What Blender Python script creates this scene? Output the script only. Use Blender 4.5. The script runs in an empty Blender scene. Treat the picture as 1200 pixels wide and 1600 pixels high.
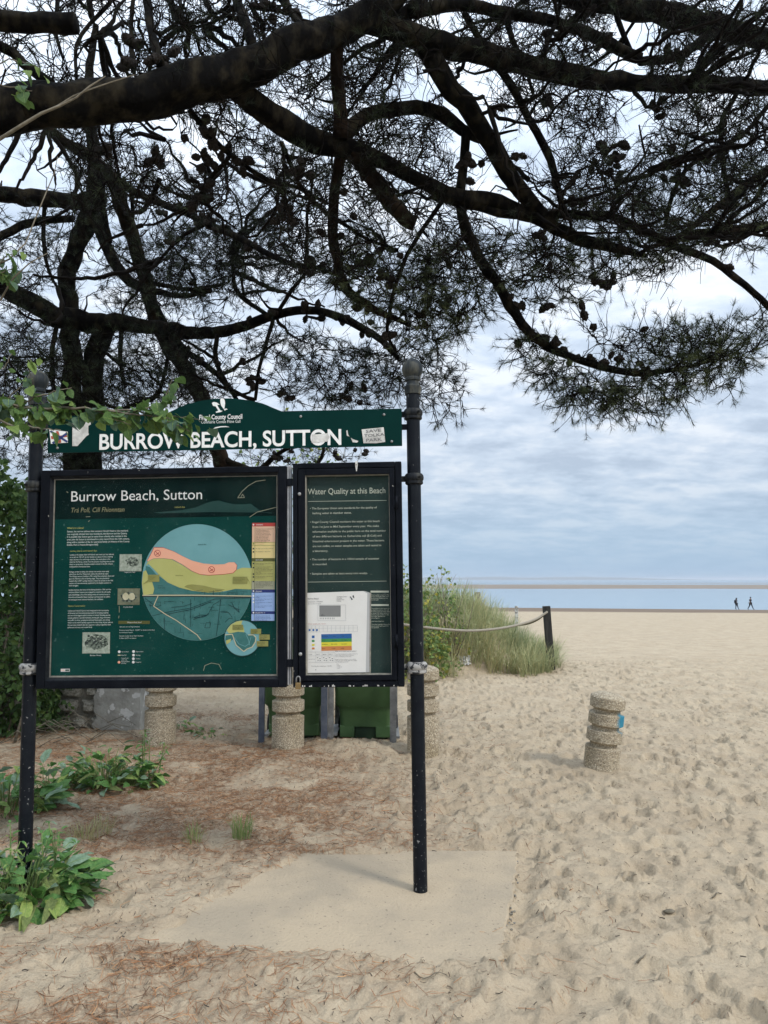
import bpy, math, random
import numpy as np
from mathutils import Vector, Matrix, Euler, kdtree

random.seed(7)
RNG = np.random.default_rng(11)
scene = bpy.context.scene
COL = scene.collection
R = math.radians

# ------------------------------------------------------------------ camera, sky, sun, exposure
CAM_H, PITCH, FPX = 1.6, R(5.0), 1200.0
cd = bpy.data.cameras.new("camera")
cd.sensor_fit = 'VERTICAL'; cd.sensor_height = 36.0; cd.lens = 27.0
cd.clip_start = 0.05; cd.clip_end = 40000
cam = bpy.data.objects.new("camera", cd); COL.objects.link(cam)
cam.location = (0, 0, CAM_H); cam.rotation_euler = (R(90) + PITCH, 0, 0)
scene.camera = cam

SUN_EL, SUN_AZ = R(42), R(130)         # azimuth measured from +Y (the sea) towards +X
world = bpy.data.worlds.new("World"); scene.world = world; world.use_nodes = True
wn, wl = world.node_tree.nodes, world.node_tree.links
wn.clear()


def wnode(t, **k):
    n = wn.new(t)
    for a, b in k.items():
        setattr(n, a, b)
    return n


def wmath(op, a, b=None, c=None):
    n = wn.new('ShaderNodeMath'); n.operation = op
    for i, v in enumerate((a, b, c)):
        if v is None: continue
        if isinstance(v, (int, float)): n.inputs[i].default_value = v
        else: wl.new(v, n.inputs[i])
    return n.outputs[0]


sky = wnode('ShaderNodeTexSky', sky_type='NISHITA', sun_disc=False, sun_elevation=SUN_EL, sun_rotation=SUN_AZ)
tc = wnode('ShaderNodeTexCoord')
sep = wnode('ShaderNodeSeparateXYZ'); wl.new(tc.outputs['Generated'], sep.inputs[0])
zc = wmath('MAXIMUM', sep.outputs[2], 0.0)
den = wmath('ADD', zc, 0.22)
cx_ = wmath('DIVIDE', sep.outputs[0], den); cy_ = wmath('DIVIDE', sep.outputs[1], den)
cmb = wnode('ShaderNodeCombineXYZ'); wl.new(cx_, cmb.inputs[0]); wl.new(cy_, cmb.inputs[1])


def wnoise(scale, detail, rough, sx=1, sy=1, off=0.0, dist=0.0):
    m = wnode('ShaderNodeMapping'); wl.new(cmb.outputs[0], m.inputs[0])
    m.inputs['Scale'].default_value = (sx, sy, 1); m.inputs['Location'].default_value = (off, off * 1.7, 0)
    n = wnode('ShaderNodeTexNoise'); wl.new(m.outputs[0], n.inputs['Vector'])
    n.inputs['Scale'].default_value = scale; n.inputs['Detail'].default_value = detail
    n.inputs['Roughness'].default_value = rough; n.inputs['Distortion'].default_value = dist
    return n.outputs['Fac']


n1 = wnoise(2.8, 5, 0.55, 0.9, 1.05, 3.1, 0.1)
n2 = wnoise(8.5, 5, 0.6, 0.85, 1.1, 9.7, 0.15)
mixn = wmath('ADD', wmath('MULTIPLY', n1, 0.58), wmath('MULTIPLY', n2, 0.42))
ramp = wnode('ShaderNodeValToRGB'); wl.new(mixn, ramp.inputs[0])
el = ramp.color_ramp.elements
el[0].position = 0.39; el[0].color = (0.345, 0.41, 0.505, 1)
el[1].position = 0.60; el[1].color = (0.585, 0.625, 0.68, 1)
e = el.new(0.49); e.color = (0.435, 0.505, 0.60, 1)
hz = wnode('ShaderNodeMapRange', interpolation_type='SMOOTHSTEP'); wl.new(sep.outputs[2], hz.inputs[0])
hz.inputs['From Min'].default_value = -0.02; hz.inputs['From Max'].default_value = 0.17
hz.inputs['To Min'].default_value = 0.9; hz.inputs['To Max'].default_value = 0.0
mh = wnode('ShaderNodeMixRGB'); wl.new(hz.outputs[0], mh.inputs[0]); wl.new(ramp.outputs[0], mh.inputs[1])
mh.inputs[2].default_value = (0.27, 0.405, 0.56, 1)
# overcast sky grows brighter towards the zenith, as the CIE overcast sky does
zb = wmath('MULTIPLY_ADD', wmath('POWER', zc, 1.5), 1.75, 0.87)
vm = wnode('ShaderNodeVectorMath', operation='SCALE'); wl.new(mh.outputs[0], vm.inputs[0]); wl.new(wmath('MULTIPLY', zb, 10.0), vm.inputs['Scale'])
mk = wnode('ShaderNodeMixRGB'); mk.inputs[0].default_value = 0.94
wl.new(sky.outputs[0], mk.inputs[1]); wl.new(vm.outputs[0], mk.inputs[2])
bg = wnode('ShaderNodeBackground'); wl.new(mk.outputs[0], bg.inputs[0]); bg.inputs[1].default_value = 0.1
wo = wnode('ShaderNodeOutputWorld'); wl.new(bg.outputs[0], wo.inputs[0])

sd = bpy.data.lights.new("sun", 'SUN'); sd.energy = 1.5; sd.angle = R(11); sd.color = (1.0, 0.95, 0.88)
sun = bpy.data.objects.new("sun", sd); COL.objects.link(sun)
sdir = Vector((math.sin(SUN_AZ) * math.cos(SUN_EL), math.cos(SUN_AZ) * math.cos(SUN_EL), math.sin(SUN_EL)))
sun.rotation_euler = sdir.to_track_quat('Z', 'Y').to_euler(); sun.location = (20, 20, 30)

vs = scene.view_settings
scene.display_settings.display_device = 'sRGB'
vs.view_transform = 'Standard'; vs.look = 'None'; vs.exposure = 0.6; vs.gamma = 1.0; vs.use_curve_mapping = False
scene.render.engine = 'CYCLES'
scene.cycles.use_denoising = True; scene.cycles.denoising_prefilter = 'ACCURATE'
scene.cycles.max_bounces = 6; scene.cycles.diffuse_bounces = 3; scene.cycles.glossy_bounces = 3
scene.cycles.transparent_max_bounces = 8; scene.cycles.transmission_bounces = 3
scene.cycles.caustics_reflective = False; scene.cycles.caustics_refractive = False

# ------------------------------------------------------------------ helpers
CP, SP = math.cos(PITCH), math.sin(PITCH)


def ray(px, py):
    u, v = (px - 600) / FPX, (800 - py) / FPX
    return Vector((u, CP - v * SP, SP + v * CP))


def P(px, py, d):                       # the place in the world that the photograph shows at px, py, d metres off
    r = ray(px, py); t = d / r.y
    return Vector((0, 0, CAM_H)) + r * t


def tag(o, label=None, cat=None, group=None, kind=None):
    if label: o['label'] = label
    if cat: o['category'] = cat
    if group: o['group'] = group
    if kind: o['kind'] = kind
    return o


def empty(name, loc, label, cat, group=None, rot=None):
    o = bpy.data.objects.new(name, None); o.empty_display_size = 0.1
    COL.objects.link(o); o.location = loc
    if rot is not None: o.rotation_euler = rot
    return tag(o, label, cat, group)


def adopt(o, parent):                   # o keeps the world coordinates it was written in
    o.parent = parent
    if parent.type == 'EMPTY':
        o.matrix_parent_inverse = Matrix.LocRotScale(parent.location, parent.rotation_euler, None).inverted()
    return o


class MB:
    def __init__(self):
        self.v, self.f, self.m, self.s = [], [], [], []

    def add(self, vs_, fs, mi=0, smooth=False):
        b = len(self.v); self.v.extend([tuple(x) for x in vs_])
        for f in fs:
            self.f.append([b + i for i in f]); self.m.append(mi); self.s.append(smooth)

    def box(self, c, s, rot=None, mi=0, taper=1.0):
        M = rot.to_matrix() if rot else Matrix.Identity(3)
        c = Vector(c); out = []
        for z in (-1, 1):
            k = taper if z > 0 else 1
            for x, y in ((-1, -1), (1, -1), (1, 1), (-1, 1)):
                out.append(c + M @ Vector((x * s[0] / 2 * k, y * s[1] / 2 * k, z * s[2] / 2)))
        self.add(out, [(3, 2, 1, 0), (4, 5, 6, 7), (0, 1, 5, 4), (1, 2, 6, 5), (2, 3, 7, 6), (3, 0, 4, 7)], mi)

    def quad(self, pts, mi=0):
        self.add(pts, [tuple(range(len(pts)))], mi)

    def lathe(self, prof, n=20, M=None, mi=0, jit=0.0, smooth=True):
        M = M or Matrix.Identity(4); vs_, fs = [], []
        for r, z in prof:
            for i in range(n):
                a = 2 * math.pi * i / n; rr = r * (1 + random.uniform(-jit, jit))
                vs_.append(M @ Vector((rr * math.cos(a), rr * math.sin(a), z)))
        for k in range(len(prof) - 1):
            for i in range(n):
                j = (i + 1) % n
                fs.append((k * n + i, k * n + j, (k + 1) * n + j, (k + 1) * n + i))
        fs.append(tuple(reversed(range(n)))); fs.append(tuple(range((len(prof) - 1) * n, len(prof) * n)))
        self.add(vs_, fs, mi, smooth)

    def tube(self, pts, rad, n=6, mi=0, jit=0.0, cap=True):
        pts = [Vector(p) for p in pts]; vs_, fs = [], []
        nrm = None
        for k, p in enumerate(pts):
            t = (pts[min(k + 1, len(pts) - 1)] - pts[max(k - 1, 0)])
            t = t.normalized() if t.length > 1e-9 else Vector((0, 0, 1))
            if nrm is None:
                nrm = t.orthogonal().normalized()
            else:
                nrm = nrm - t * nrm.dot(t)
                nrm = nrm.normalized() if nrm.length > 1e-6 else t.orthogonal().normalized()
            b = t.cross(nrm)
            for i in range(n):
                a = 2 * math.pi * i / n; r = rad[k] * (1 + random.uniform(-jit, jit))
                vs_.append(p + (nrm * math.cos(a) + b * math.sin(a)) * r)
        for k in range(len(pts) - 1):
            for i in range(n):
                j = (i + 1) % n
                fs.append((k * n + i, k * n + j, (k + 1) * n + j, (k + 1) * n + i))
        if cap:
            fs.append(tuple(reversed(range(n)))); fs.append(tuple(range((len(pts) - 1) * n, len(pts) * n)))
        self.add(vs_, fs, mi, True)

    def mesh(self, name, mats):
        me = bpy.data.meshes.new(name); me.from_pydata(self.v, [], self.f)
        for m in (mats if isinstance(mats, (list, tuple)) else [mats]): me.materials.append(m)
        me.polygons.foreach_set('material_index', self.m); me.polygons.foreach_set('use_smooth', self.s)
        me.update(); return me

    def build(self, name, mats, parent=None, bevel=0, local=False, autosmooth=None):
        me = self.mesh(name, mats)
        o = bpy.data.objects.new(name, me); COL.objects.link(o)
        if parent is not None:
            if local: o.parent = parent
            else: adopt(o, parent)
        if bevel:
            b = o.modifiers.new('bevel', 'BEVEL'); b.width = bevel; b.segments = 2; b.limit_method = 'ANGLE'; b.angle_limit = R(40)
        if autosmooth:
            me.set_sharp_from_angle(angle=R(autosmooth))
        return o


def np_mesh(name, V, F, mats, midx=None, smooth=False, attrs=None, parent=None):
    V = np.asarray(V, np.float32).reshape(-1, 3); F = np.asarray(F, np.int32)
    me = bpy.data.meshes.new(name); k = F.shape[1]
    me.vertices.add(len(V)); me.vertices.foreach_set('co', V.ravel())
    me.loops.add(F.size); me.loops.foreach_set('vertex_index', F.ravel())
    me.polygons.add(len(F)); me.polygons.foreach_set('loop_start', np.arange(0, F.size, k, dtype=np.int32))
    for m in (mats if isinstance(mats, (list, tuple)) else [mats]): me.materials.append(m)
    if midx is not None: me.polygons.foreach_set('material_index', np.asarray(midx, np.int32))
    me.polygons.foreach_set('use_smooth', np.full(len(F), smooth))
    for an, av in (attrs or {}).items():
        a = me.attributes.new(an, 'FLOAT', 'POINT'); a.data.foreach_set('value', np.asarray(av, np.float32))
    me.update(); me.validate()
    o = bpy.data.objects.new(name, me); COL.objects.link(o)
    if parent is not None: adopt(o, parent)
    return o


# ------------------------------------------------------------------ materials
def mat(name, c1, c2=None, scale=8.0, rough=0.8, detail=5, bump=0.0, bscale=None, lo=0.35, hi=0.65, spec=0.3, metal=0.0,
        trans=0.0, stretch=None, attr=None, c3=None, coords='Object', flake=None, flake_scale=40, flake_t=0.7, flake_rough=None, wear_z=None):
    m = bpy.data.materials.new(name); m.use_nodes = True
    nt = m.node_tree; n, l = nt.nodes, nt.links; n.clear()
    out = n.new('ShaderNodeOutputMaterial'); b = n.new('ShaderNodeBsdfPrincipled')
    b.inputs['Roughness'].default_value = rough; b.inputs['Metallic'].default_value = metal
    b.inputs['Specular IOR Level'].default_value = spec
    t = n.new('ShaderNodeTexCoord'); mp = n.new('ShaderNodeMapping'); l.new(t.outputs[coords], mp.inputs[0])
    if stretch: mp.inputs['Scale'].default_value = stretch
    no = n.new('ShaderNodeTexNoise'); l.new(mp.outputs[0], no.inputs['Vector'])
    no.inputs['Scale'].default_value = scale; no.inputs['Detail'].default_value = detail; no.inputs['Roughness'].default_value = 0.6
    colour = None
    if c2 is None:
        b.inputs['Base Color'].default_value = (*c1, 1)
    else:
        rp = n.new('ShaderNodeValToRGB'); e_ = rp.color_ramp.elements
        e_[0].position = lo; e_[0].color = (*c1, 1); e_[1].position = hi; e_[1].color = (*c2, 1)
        if attr:
            at = n.new('ShaderNodeAttribute'); at.attribute_name = attr
            if c3:
                mx = e_.new(0.5 * (lo + hi)); mx.color = (*c3, 1)
            l.new(at.outputs['Fac'], rp.inputs[0])
        else:
            if c3:
                mx = e_.new(0.5 * (lo + hi)); mx.color = (*c3, 1)
            l.new(no.outputs['Fac'], rp.inputs[0])
        colour = rp.outputs[0]
        if flake:                                        # chips, bird lime, scratches: marks with a shape of their own
            nf = n.new('ShaderNodeTexNoise'); l.new(t.outputs[coords], nf.inputs['Vector'])
            nf.inputs['Scale'].default_value = flake_scale; nf.inputs['Detail'].default_value = 3
            src = nf.outputs['Fac']
            if wear_z:                                   # knocks and scuffs are thicker low down
                sz = n.new('ShaderNodeSeparateXYZ'); l.new(t.outputs[coords], sz.inputs[0])
                wr = n.new('ShaderNodeMapRange'); l.new(sz.outputs[2], wr.inputs[0]); wr.inputs['From Min'].default_value = wear_z; wr.inputs['From Max'].default_value = 0.0; wr.inputs['To Max'].default_value = 0.065
                ad = n.new('ShaderNodeMath'); l.new(src, ad.inputs[0]); l.new(wr.outputs[0], ad.inputs[1]); src = ad.outputs[0]
            rf = n.new('ShaderNodeMapRange'); l.new(src, rf.inputs[0])
            rf.inputs['From Min'].default_value = flake_t; rf.inputs['From Max'].default_value = flake_t + 0.02
            mf = n.new('ShaderNodeMixRGB'); l.new(rf.outputs[0], mf.inputs[0]); l.new(colour, mf.inputs[1]); mf.inputs[2].default_value = (*flake, 1)
            colour = mf.outputs[0]
        l.new(colour, b.inputs['Base Color'])
    if bump:
        nb = n.new('ShaderNodeTexNoise'); l.new(mp.outputs[0], nb.inputs['Vector'])
        nb.inputs['Scale'].default_value = bscale or scale * 3; nb.inputs['Detail'].default_value = 6
        bp = n.new('ShaderNodeBump'); bp.inputs['Strength'].default_value = min(1, bump); bp.inputs['Distance'].default_value = 0.02
        l.new(nb.outputs['Fac'], bp.inputs['Height']); l.new(bp.outputs[0], b.inputs['Normal'])
    if trans:
        tr = n.new('ShaderNodeBsdfTranslucent'); mxs = n.new('ShaderNodeMixShader'); mxs.inputs[0].default_value = trans
        if colour: l.new(colour, tr.inputs[0])
        else: tr.inputs[0].default_value = (*c1, 1)
        l.new(b.outputs[0], mxs.inputs[1]); l.new(tr.outputs[0], mxs.inputs[2]); l.new(mxs.outputs[0], out.inputs[0])
    else:
        l.new(b.outputs[0], out.inputs[0])
    return m


M = {}
M['post'] = mat('painted_post', (0.004, 0.0055, 0.009), (0.009, 0.0115, 0.015), 14, 0.40, bump=0.12, bscale=120, spec=0.14, flake=(0.20, 0.20, 0.195), flake_scale=60, flake_t=0.70, wear_z=1.15)
M['post_worn'] = mat('worn_pale_paint', (0.33, 0.32, 0.30), (0.02, 0.022, 0.026), 30, 0.7, lo=0.52, hi=0.58, bump=0.3)
M['iron'] = mat('weathered_iron', (0.007, 0.009, 0.012), (0.06, 0.06, 0.05), 22, 0.6, bump=0.25, stretch=(1, 1, 0.25), lo=0.46, hi=0.75, spec=0.2)
M['finial'] = mat('weathered_ball', (0.016, 0.022, 0.027), (0.13, 0.125, 0.095), 16, 0.6, bump=0.2, stretch=(1, 1, 0.22), lo=0.42, hi=0.72, spec=0.2)
M['frame'] = mat('frame_paint', (0.003, 0.004, 0.0065), (0.007, 0.0085, 0.012), 9, 0.45, bump=0.1, bscale=60, spec=0.07, flake=(0.34, 0.33, 0.30), flake_scale=38, flake_t=0.73)
M['frame_grey'] = mat('frame_reveal', (0.016, 0.019, 0.024), (0.034, 0.037, 0.042), 18, 0.5, bump=0.1, spec=0.2)
M['trim'] = mat('bead_trim', (0.22, 0.21, 0.18), (0.36, 0.34, 0.28), 30, 0.7)
M['alu'] = mat('aluminium_strip', (0.40, 0.40, 0.41), (0.58, 0.58, 0.57), 20, 0.45, metal=0.3)
M['header'] = mat('header_green', (0.001, 0.021, 0.018), (0.002, 0.027, 0.023), 6, 0.5, bump=0.04, bscale=25, spec=0.05)
M['white'] = mat('white_vinyl', (0.70, 0.70, 0.67), (0.84, 0.84, 0.81), 26, 0.6)
M['sticker'] = mat('peeling_white_sticker', (0.42, 0.41, 0.38), (0.66, 0.65, 0.61), 20, 0.75, bump=0.3, bscale=60)
M['ink'] = mat('grey_ink', (0.10, 0.10, 0.10), (0.2, 0.2, 0.2), 60, 0.8)
M['dark_ink'] = mat('dark_ink', (0.03, 0.035, 0.04))
M['map_green'] = mat('map_green', (0.002, 0.044, 0.036), (0.006, 0.057, 0.047), 5, 0.5, spec=0.05, flake=(0.05, 0.12, 0.105), flake_scale=60, flake_t=0.68)
M['map_dark'] = mat('map_dark_green', (0.001, 0.011, 0.010), (0.004, 0.019, 0.016), 7, 0.5, spec=0.05, flake=(0.03, 0.05, 0.045), flake_scale=60, flake_t=0.68)
M['map_hill'] = mat('map_hill_green', (0.007, 0.045, 0.037), (0.011, 0.058, 0.048), 10, 0.5)
M['map_sea'] = mat('map_sea', (0.165, 0.37, 0.39), (0.19, 0.41, 0.43), 8, 0.5, spec=0.1)
M['map_land'] = mat('map_land', (0.035, 0.15, 0.14), (0.055, 0.19, 0.18), 22, 0.5)
M['map_sand'] = mat('map_sand', (0.46, 0.465, 0.15), (0.50, 0.50, 0.17), 10, 0.5)
M['map_olive'] = mat('map_olive', (0.27, 0.27, 0.075), (0.30, 0.295, 0.09), 10, 0.5)
M['map_pink'] = mat('map_salmon', (0.88, 0.43, 0.28), (0.90, 0.46, 0.31), 10, 0.5)
M['map_red'] = mat('map_red', (0.45, 0.06, 0.05))
M['map_peach'] = mat('map_peach', (0.72, 0.47, 0.32))
M['map_yellow'] = mat('map_yellow', (0.74, 0.60, 0.27))
M['map_ygreen'] = mat('map_yellow_green', (0.42, 0.41, 0.14))
M['map_greyg'] = mat('map_grey_green', (0.36, 0.36, 0.25))
M['map_dolive'] = mat('map_dark_olive', (0.10, 0.105, 0.03))
M['map_navy'] = mat('map_navy', (0.025, 0.04, 0.17))
M['map_blue'] = mat('map_blue', (0.32, 0.46, 0.74))
M['map_line'] = mat('map_line', (0.012, 0.055, 0.06))
M['map_road'] = mat('map_road', (0.60, 0.55, 0.36))
M['text_pale'] = mat('text_pale', (0.66, 0.70, 0.66))
M['text_olive'] = mat('text_olive', (0.50, 0.50, 0.14))
M['text_dim'] = mat('text_dim_olive', (0.30, 0.29, 0.16))
M['wq_green'] = mat('notice_grey_green', (0.020, 0.040, 0.035), (0.028, 0.050, 0.044), 5, 0.5, spec=0.1, flake=(0.075, 0.095, 0.085), flake_scale=60, flake_t=0.69)
M['wq_text'] = mat('notice_text', (0.52, 0.54, 0.44))
M['paper'] = mat('paper', (0.80, 0.78, 0.73), (0.85, 0.835, 0.79), 5, 0.8)
M['paper_grey'] = mat('paper_grey', (0.25, 0.25, 0.24))
M['paper_line'] = mat('paper_line', (0.5, 0.5, 0.49))
for k_, c_ in dict(p_blue=(0.03, 0.13, 0.36), p_green=(0.06, 0.27, 0.09), p_yellow=(0.75, 0.66, 0.06), p_orange=(0.62, 0.24, 0.08)).items():
    M[k_] = mat('chart_' + k_[2:], c_)
M['photo_a'] = mat('photo_pale', (0.26, 0.31, 0.24), (0.46, 0.50, 0.42), 60)
M['photo_b'] = mat('photo_dark', (0.02, 0.03, 0.025), (0.20, 0.24, 0.19), 75, lo=0.42, hi=0.6)
M['photo_c'] = mat('photo_brown', (0.13, 0.14, 0.09), (0.22, 0.23, 0.15), 40)
M['photo_d'] = mat('photo_shell', (0.50, 0.47, 0.30), (0.62, 0.58, 0.40), 40)
M['flag_red'] = mat('sticker_red', (0.42, 0.09, 0.05))
M['flag_blue'] = mat('sticker_blue', (0.03, 0.05, 0.16))
M['brass'] = mat('brass', (0.30, 0.20, 0.08), (0.22, 0.15, 0.07), 30, 0.5, metal=0.6)
M['steel'] = mat('galvanised_steel', (0.20, 0.20, 0.20), (0.34, 0.34, 0.33), 14, 0.55, metal=0.5, bump=0.1)
M['steel_blue'] = mat('blue_grey_steel', (0.07, 0.085, 0.12), (0.13, 0.145, 0.18), 12, 0.5, metal=0.2, bump=0.1)
M['bin_green'] = mat('bin_plastic', (0.048, 0.098, 0.036), (0.060, 0.118, 0.046), 7, 0.42, bump=0.08, spec=0.3, flake=(0.09, 0.13, 0.08), flake_scale=40, flake_t=0.72)
M['bin_dark'] = mat('bin_recess_shade', (0.012, 0.03, 0.012), (0.02, 0.045, 0.02), 7, 0.6)  # darker copy of the bin green: shade of the recess put into its colour
M['rubber'] = mat('black_rubber', (0.015, 0.015, 0.015), (0.03, 0.03, 0.03), 20, 0.8)
M['leaf_elm'] = mat('elm_leaf', (0.050, 0.105, 0.030), (0.115, 0.20, 0.050), 9, 0.5, trans=0.35, lo=0.3, hi=0.7, coords='Object', bump=0.2, bscale=90, spec=0.3)
M['leaf_elm2'] = mat('elm_leaf_light', (0.15, 0.23, 0.055), (0.22, 0.31, 0.085), 9, 0.5, trans=0.4, bump=0.2, bscale=90)
M['leaf_elm3'] = mat('elm_leaf_blue', (0.060, 0.115, 0.070), (0.10, 0.165, 0.10), 9, 0.5, trans=0.3, bump=0.2, bscale=90)
M['leaf_beet'] = mat('beet_leaf', (0.060, 0.165, 0.038), (0.13, 0.27, 0.07), 10, 0.42, trans=0.25, spec=0.35, bump=0.35, bscale=45)
M['leaf_beet2'] = mat('beet_leaf_light', (0.20, 0.33, 0.08), (0.36, 0.47, 0.16), 8, 0.45, trans=0.3, bump=0.35, bscale=45)
M['leaf_beet3'] = mat('beet_leaf_glaucous', (0.13, 0.22, 0.13), (0.25, 0.35, 0.24), 8, 0.4, trans=0.2, bump=0.35, bscale=45, spec=0.5)
M['leaf_dry'] = mat('dull_leaf', (0.10, 0.14, 0.045), (0.20, 0.24, 0.08), 9, 0.8, trans=0.2, bump=0.4, bscale=40)
M['leaf_yellow'] = mat('yellowing_leaf', (0.22, 0.32, 0.075), (0.34, 0.42, 0.12), 9, 0.6, trans=0.3, bump=0.35, bscale=45)
M['stem_green'] = mat('green_stem', (0.11, 0.18, 0.05), (0.18, 0.24, 0.08), 12, 0.6)
M['leaf_hedge'] = mat('hedge_leaf', (0.040, 0.085, 0.026), (0.16, 0.24, 0.065), 2, 0.5, trans=0.3, attr='tone', c3=(0.075, 0.14, 0.04), lo=0.0, hi=1.0)
M['leaf_bush'] = mat('bush_leaf', (0.085, 0.16, 0.045), (0.42, 0.36, 0.05), 2, 0.55, trans=0.3, attr='tone', c3=(0.19, 0.26, 0.08), lo=0.0, hi=1.0)
M['twig_brown'] = mat('twig_bark', (0.10, 0.085, 0.06), (0.20, 0.175, 0.13), 20, 0.9, bump=0.3)
M['marram'] = mat('marram_blade', (0.20, 0.27, 0.13), (0.70, 0.56, 0.32), 3, 0.7, trans=0.3, attr='tone', c3=(0.44, 0.44, 0.23), lo=0.0, hi=1.0)
M['tuft'] = mat('grass_blade', (0.20, 0.29, 0.09), (0.46, 0.40, 0.21), 3, 0.7, trans=0.25, attr='tone', lo=0.0, hi=1.0)
M['litter'] = mat('dry_needle', (0.075, 0.038, 0.020), (0.44, 0.25, 0.12), 3, 0.8, attr='tone', c3=(0.26, 0.122, 0.056), lo=0.0, hi=1.0)
M['debris'] = mat('beach_debris', (0.03, 0.025, 0.02), (0.22, 0.17, 0.12), 3, 0.9, attr='tone', lo=0.0, hi=1.0)
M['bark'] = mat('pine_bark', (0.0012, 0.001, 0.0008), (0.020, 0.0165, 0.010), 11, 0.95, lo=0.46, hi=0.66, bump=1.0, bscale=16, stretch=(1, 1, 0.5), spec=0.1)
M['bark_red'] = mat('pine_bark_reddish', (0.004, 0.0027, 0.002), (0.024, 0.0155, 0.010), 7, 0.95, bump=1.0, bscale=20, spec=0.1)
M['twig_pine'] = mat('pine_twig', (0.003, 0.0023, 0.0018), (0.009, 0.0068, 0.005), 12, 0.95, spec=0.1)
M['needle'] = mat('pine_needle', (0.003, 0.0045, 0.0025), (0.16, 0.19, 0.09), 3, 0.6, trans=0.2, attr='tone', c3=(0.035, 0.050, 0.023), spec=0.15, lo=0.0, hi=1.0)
M['cone'] = mat('pine_cone', (0.008, 0.006, 0.0045), (0.025, 0.018, 0.013), 40, 0.9, bump=0.5)
M['sawn'] = mat('sawn_wood', (0.10, 0.075, 0.05), (0.16, 0.12, 0.08), 20, 0.9)
M['rope'] = mat('rope', (0.24, 0.215, 0.17), (0.34, 0.31, 0.25), 60, 0.9, bump=0.6, bscale=150)
M['rope_dark'] = mat('dark_rope', (0.17, 0.14, 0.11), (0.26, 0.22, 0.18), 60, 0.9, bump=0.6, bscale=150)
M['tar'] = mat('tarred_timber', (0.014, 0.014, 0.014), (0.035, 0.033, 0.03), 14, 0.7, bump=0.4, stretch=(1, 1, 0.2))
M['timber'] = mat('grey_timber', (0.14, 0.135, 0.12), (0.24, 0.23, 0.20), 14, 0.9, bump=0.4, stretch=(1, 1, 0.2))
M['timber_white'] = mat('flaking_white_timber', (0.5, 0.5, 0.48), (0.17, 0.165, 0.15), 14, 0.9, lo=0.45, hi=0.6)
M['render'] = mat('wall_render', (0.27, 0.26, 0.23), (0.44, 0.43, 0.39), 5, 0.95, bump=0.6, bscale=22, flake=(0.62, 0.61, 0.58), flake_scale=7, flake_t=0.62)
M['mortar'] = mat('wall_mortar', (0.16, 0.145, 0.115), (0.28, 0.26, 0.21), 12, 0.95, bump=0.7)
M['stone'] = mat('rubble_stone', (0.20, 0.19, 0.15), (0.50, 0.47, 0.40), 7, 0.95, bump=0.7, bscale=25, coords='Generated')
M['cloth_dark'] = mat('dark_cloth', (0.012, 0.013, 0.018), (0.02, 0.02, 0.026), 9, 0.9)
M['cloth_grey'] = mat('grey_cloth', (0.09, 0.095, 0.115), (0.13, 0.135, 0.15), 9, 0.9)
M['cloth_tan'] = mat('tan_cloth', (0.30, 0.25, 0.21), (0.34, 0.29, 0.25), 9, 0.9)
M['skin'] = mat('skin', (0.36, 0.21, 0.15), (0.40, 0.24, 0.17), 9, 0.6)
M['hair'] = mat('dark_hair', (0.012, 0.010, 0.009), (0.02, 0.017, 0.015), 30, 0.6)
M['wrapper'] = mat('crumpled_wrapper', (0.52, 0.53, 0.55), (0.72, 0.72, 0.72), 12, 0.4, spec=0.5)
M['far_land'] = mat('far_coast', (0.07, 0.09, 0.08), (0.12, 0.13, 0.11), 0.01, 1.0)


def glass_mat():
    m = bpy.data.materials.new('scuffed_glazing'); m.use_nodes = True
    n, l = m.node_tree.nodes, m.node_tree.links; n.clear()
    out = n.new('ShaderNodeOutputMaterial'); t = n.new('ShaderNodeBsdfTransparent'); g = n.new('ShaderNodeBsdfGlossy')
    d = n.new('ShaderNodeBsdfDiffuse'); d.inputs[0].default_value = (0.55, 0.58, 0.55, 1)
    g.inputs['Roughness'].default_value = 0.12
    f = n.new('ShaderNodeFresnel'); f.inputs[0].default_value = 1.10
    mx = n.new('ShaderNodeMixShader'); l.new(f.outputs[0], mx.inputs[0]); l.new(t.outputs[0], mx.inputs[1]); l.new(g.outputs[0], mx.inputs[2])
    tx = n.new('ShaderNodeTexCoord'); no = n.new('ShaderNodeTexNoise'); l.new(tx.outputs['Object'], no.inputs['Vector'])
    no.inputs['Scale'].default_value = 5; no.inputs['Detail'].default_value = 8; no.inputs['Roughness'].default_value = 0.75
    mr = n.new('ShaderNodeMapRange'); l.new(no.outputs['Fac'], mr.inputs[0])
    mr.inputs['From Min'].default_value = 0.48; mr.inputs['From Max'].default_value = 0.85; mr.inputs['To Max'].default_value = 0.02
    m2 = n.new('ShaderNodeMixShader'); l.new(mr.outputs[0], m2.inputs[0]); l.new(mx.outputs[0], m2.inputs[1]); l.new(d.outputs[0], m2.inputs[2])
    l.new(m2.outputs[0], out.inputs[0]); return m


M['glass'] = glass_mat()


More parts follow.
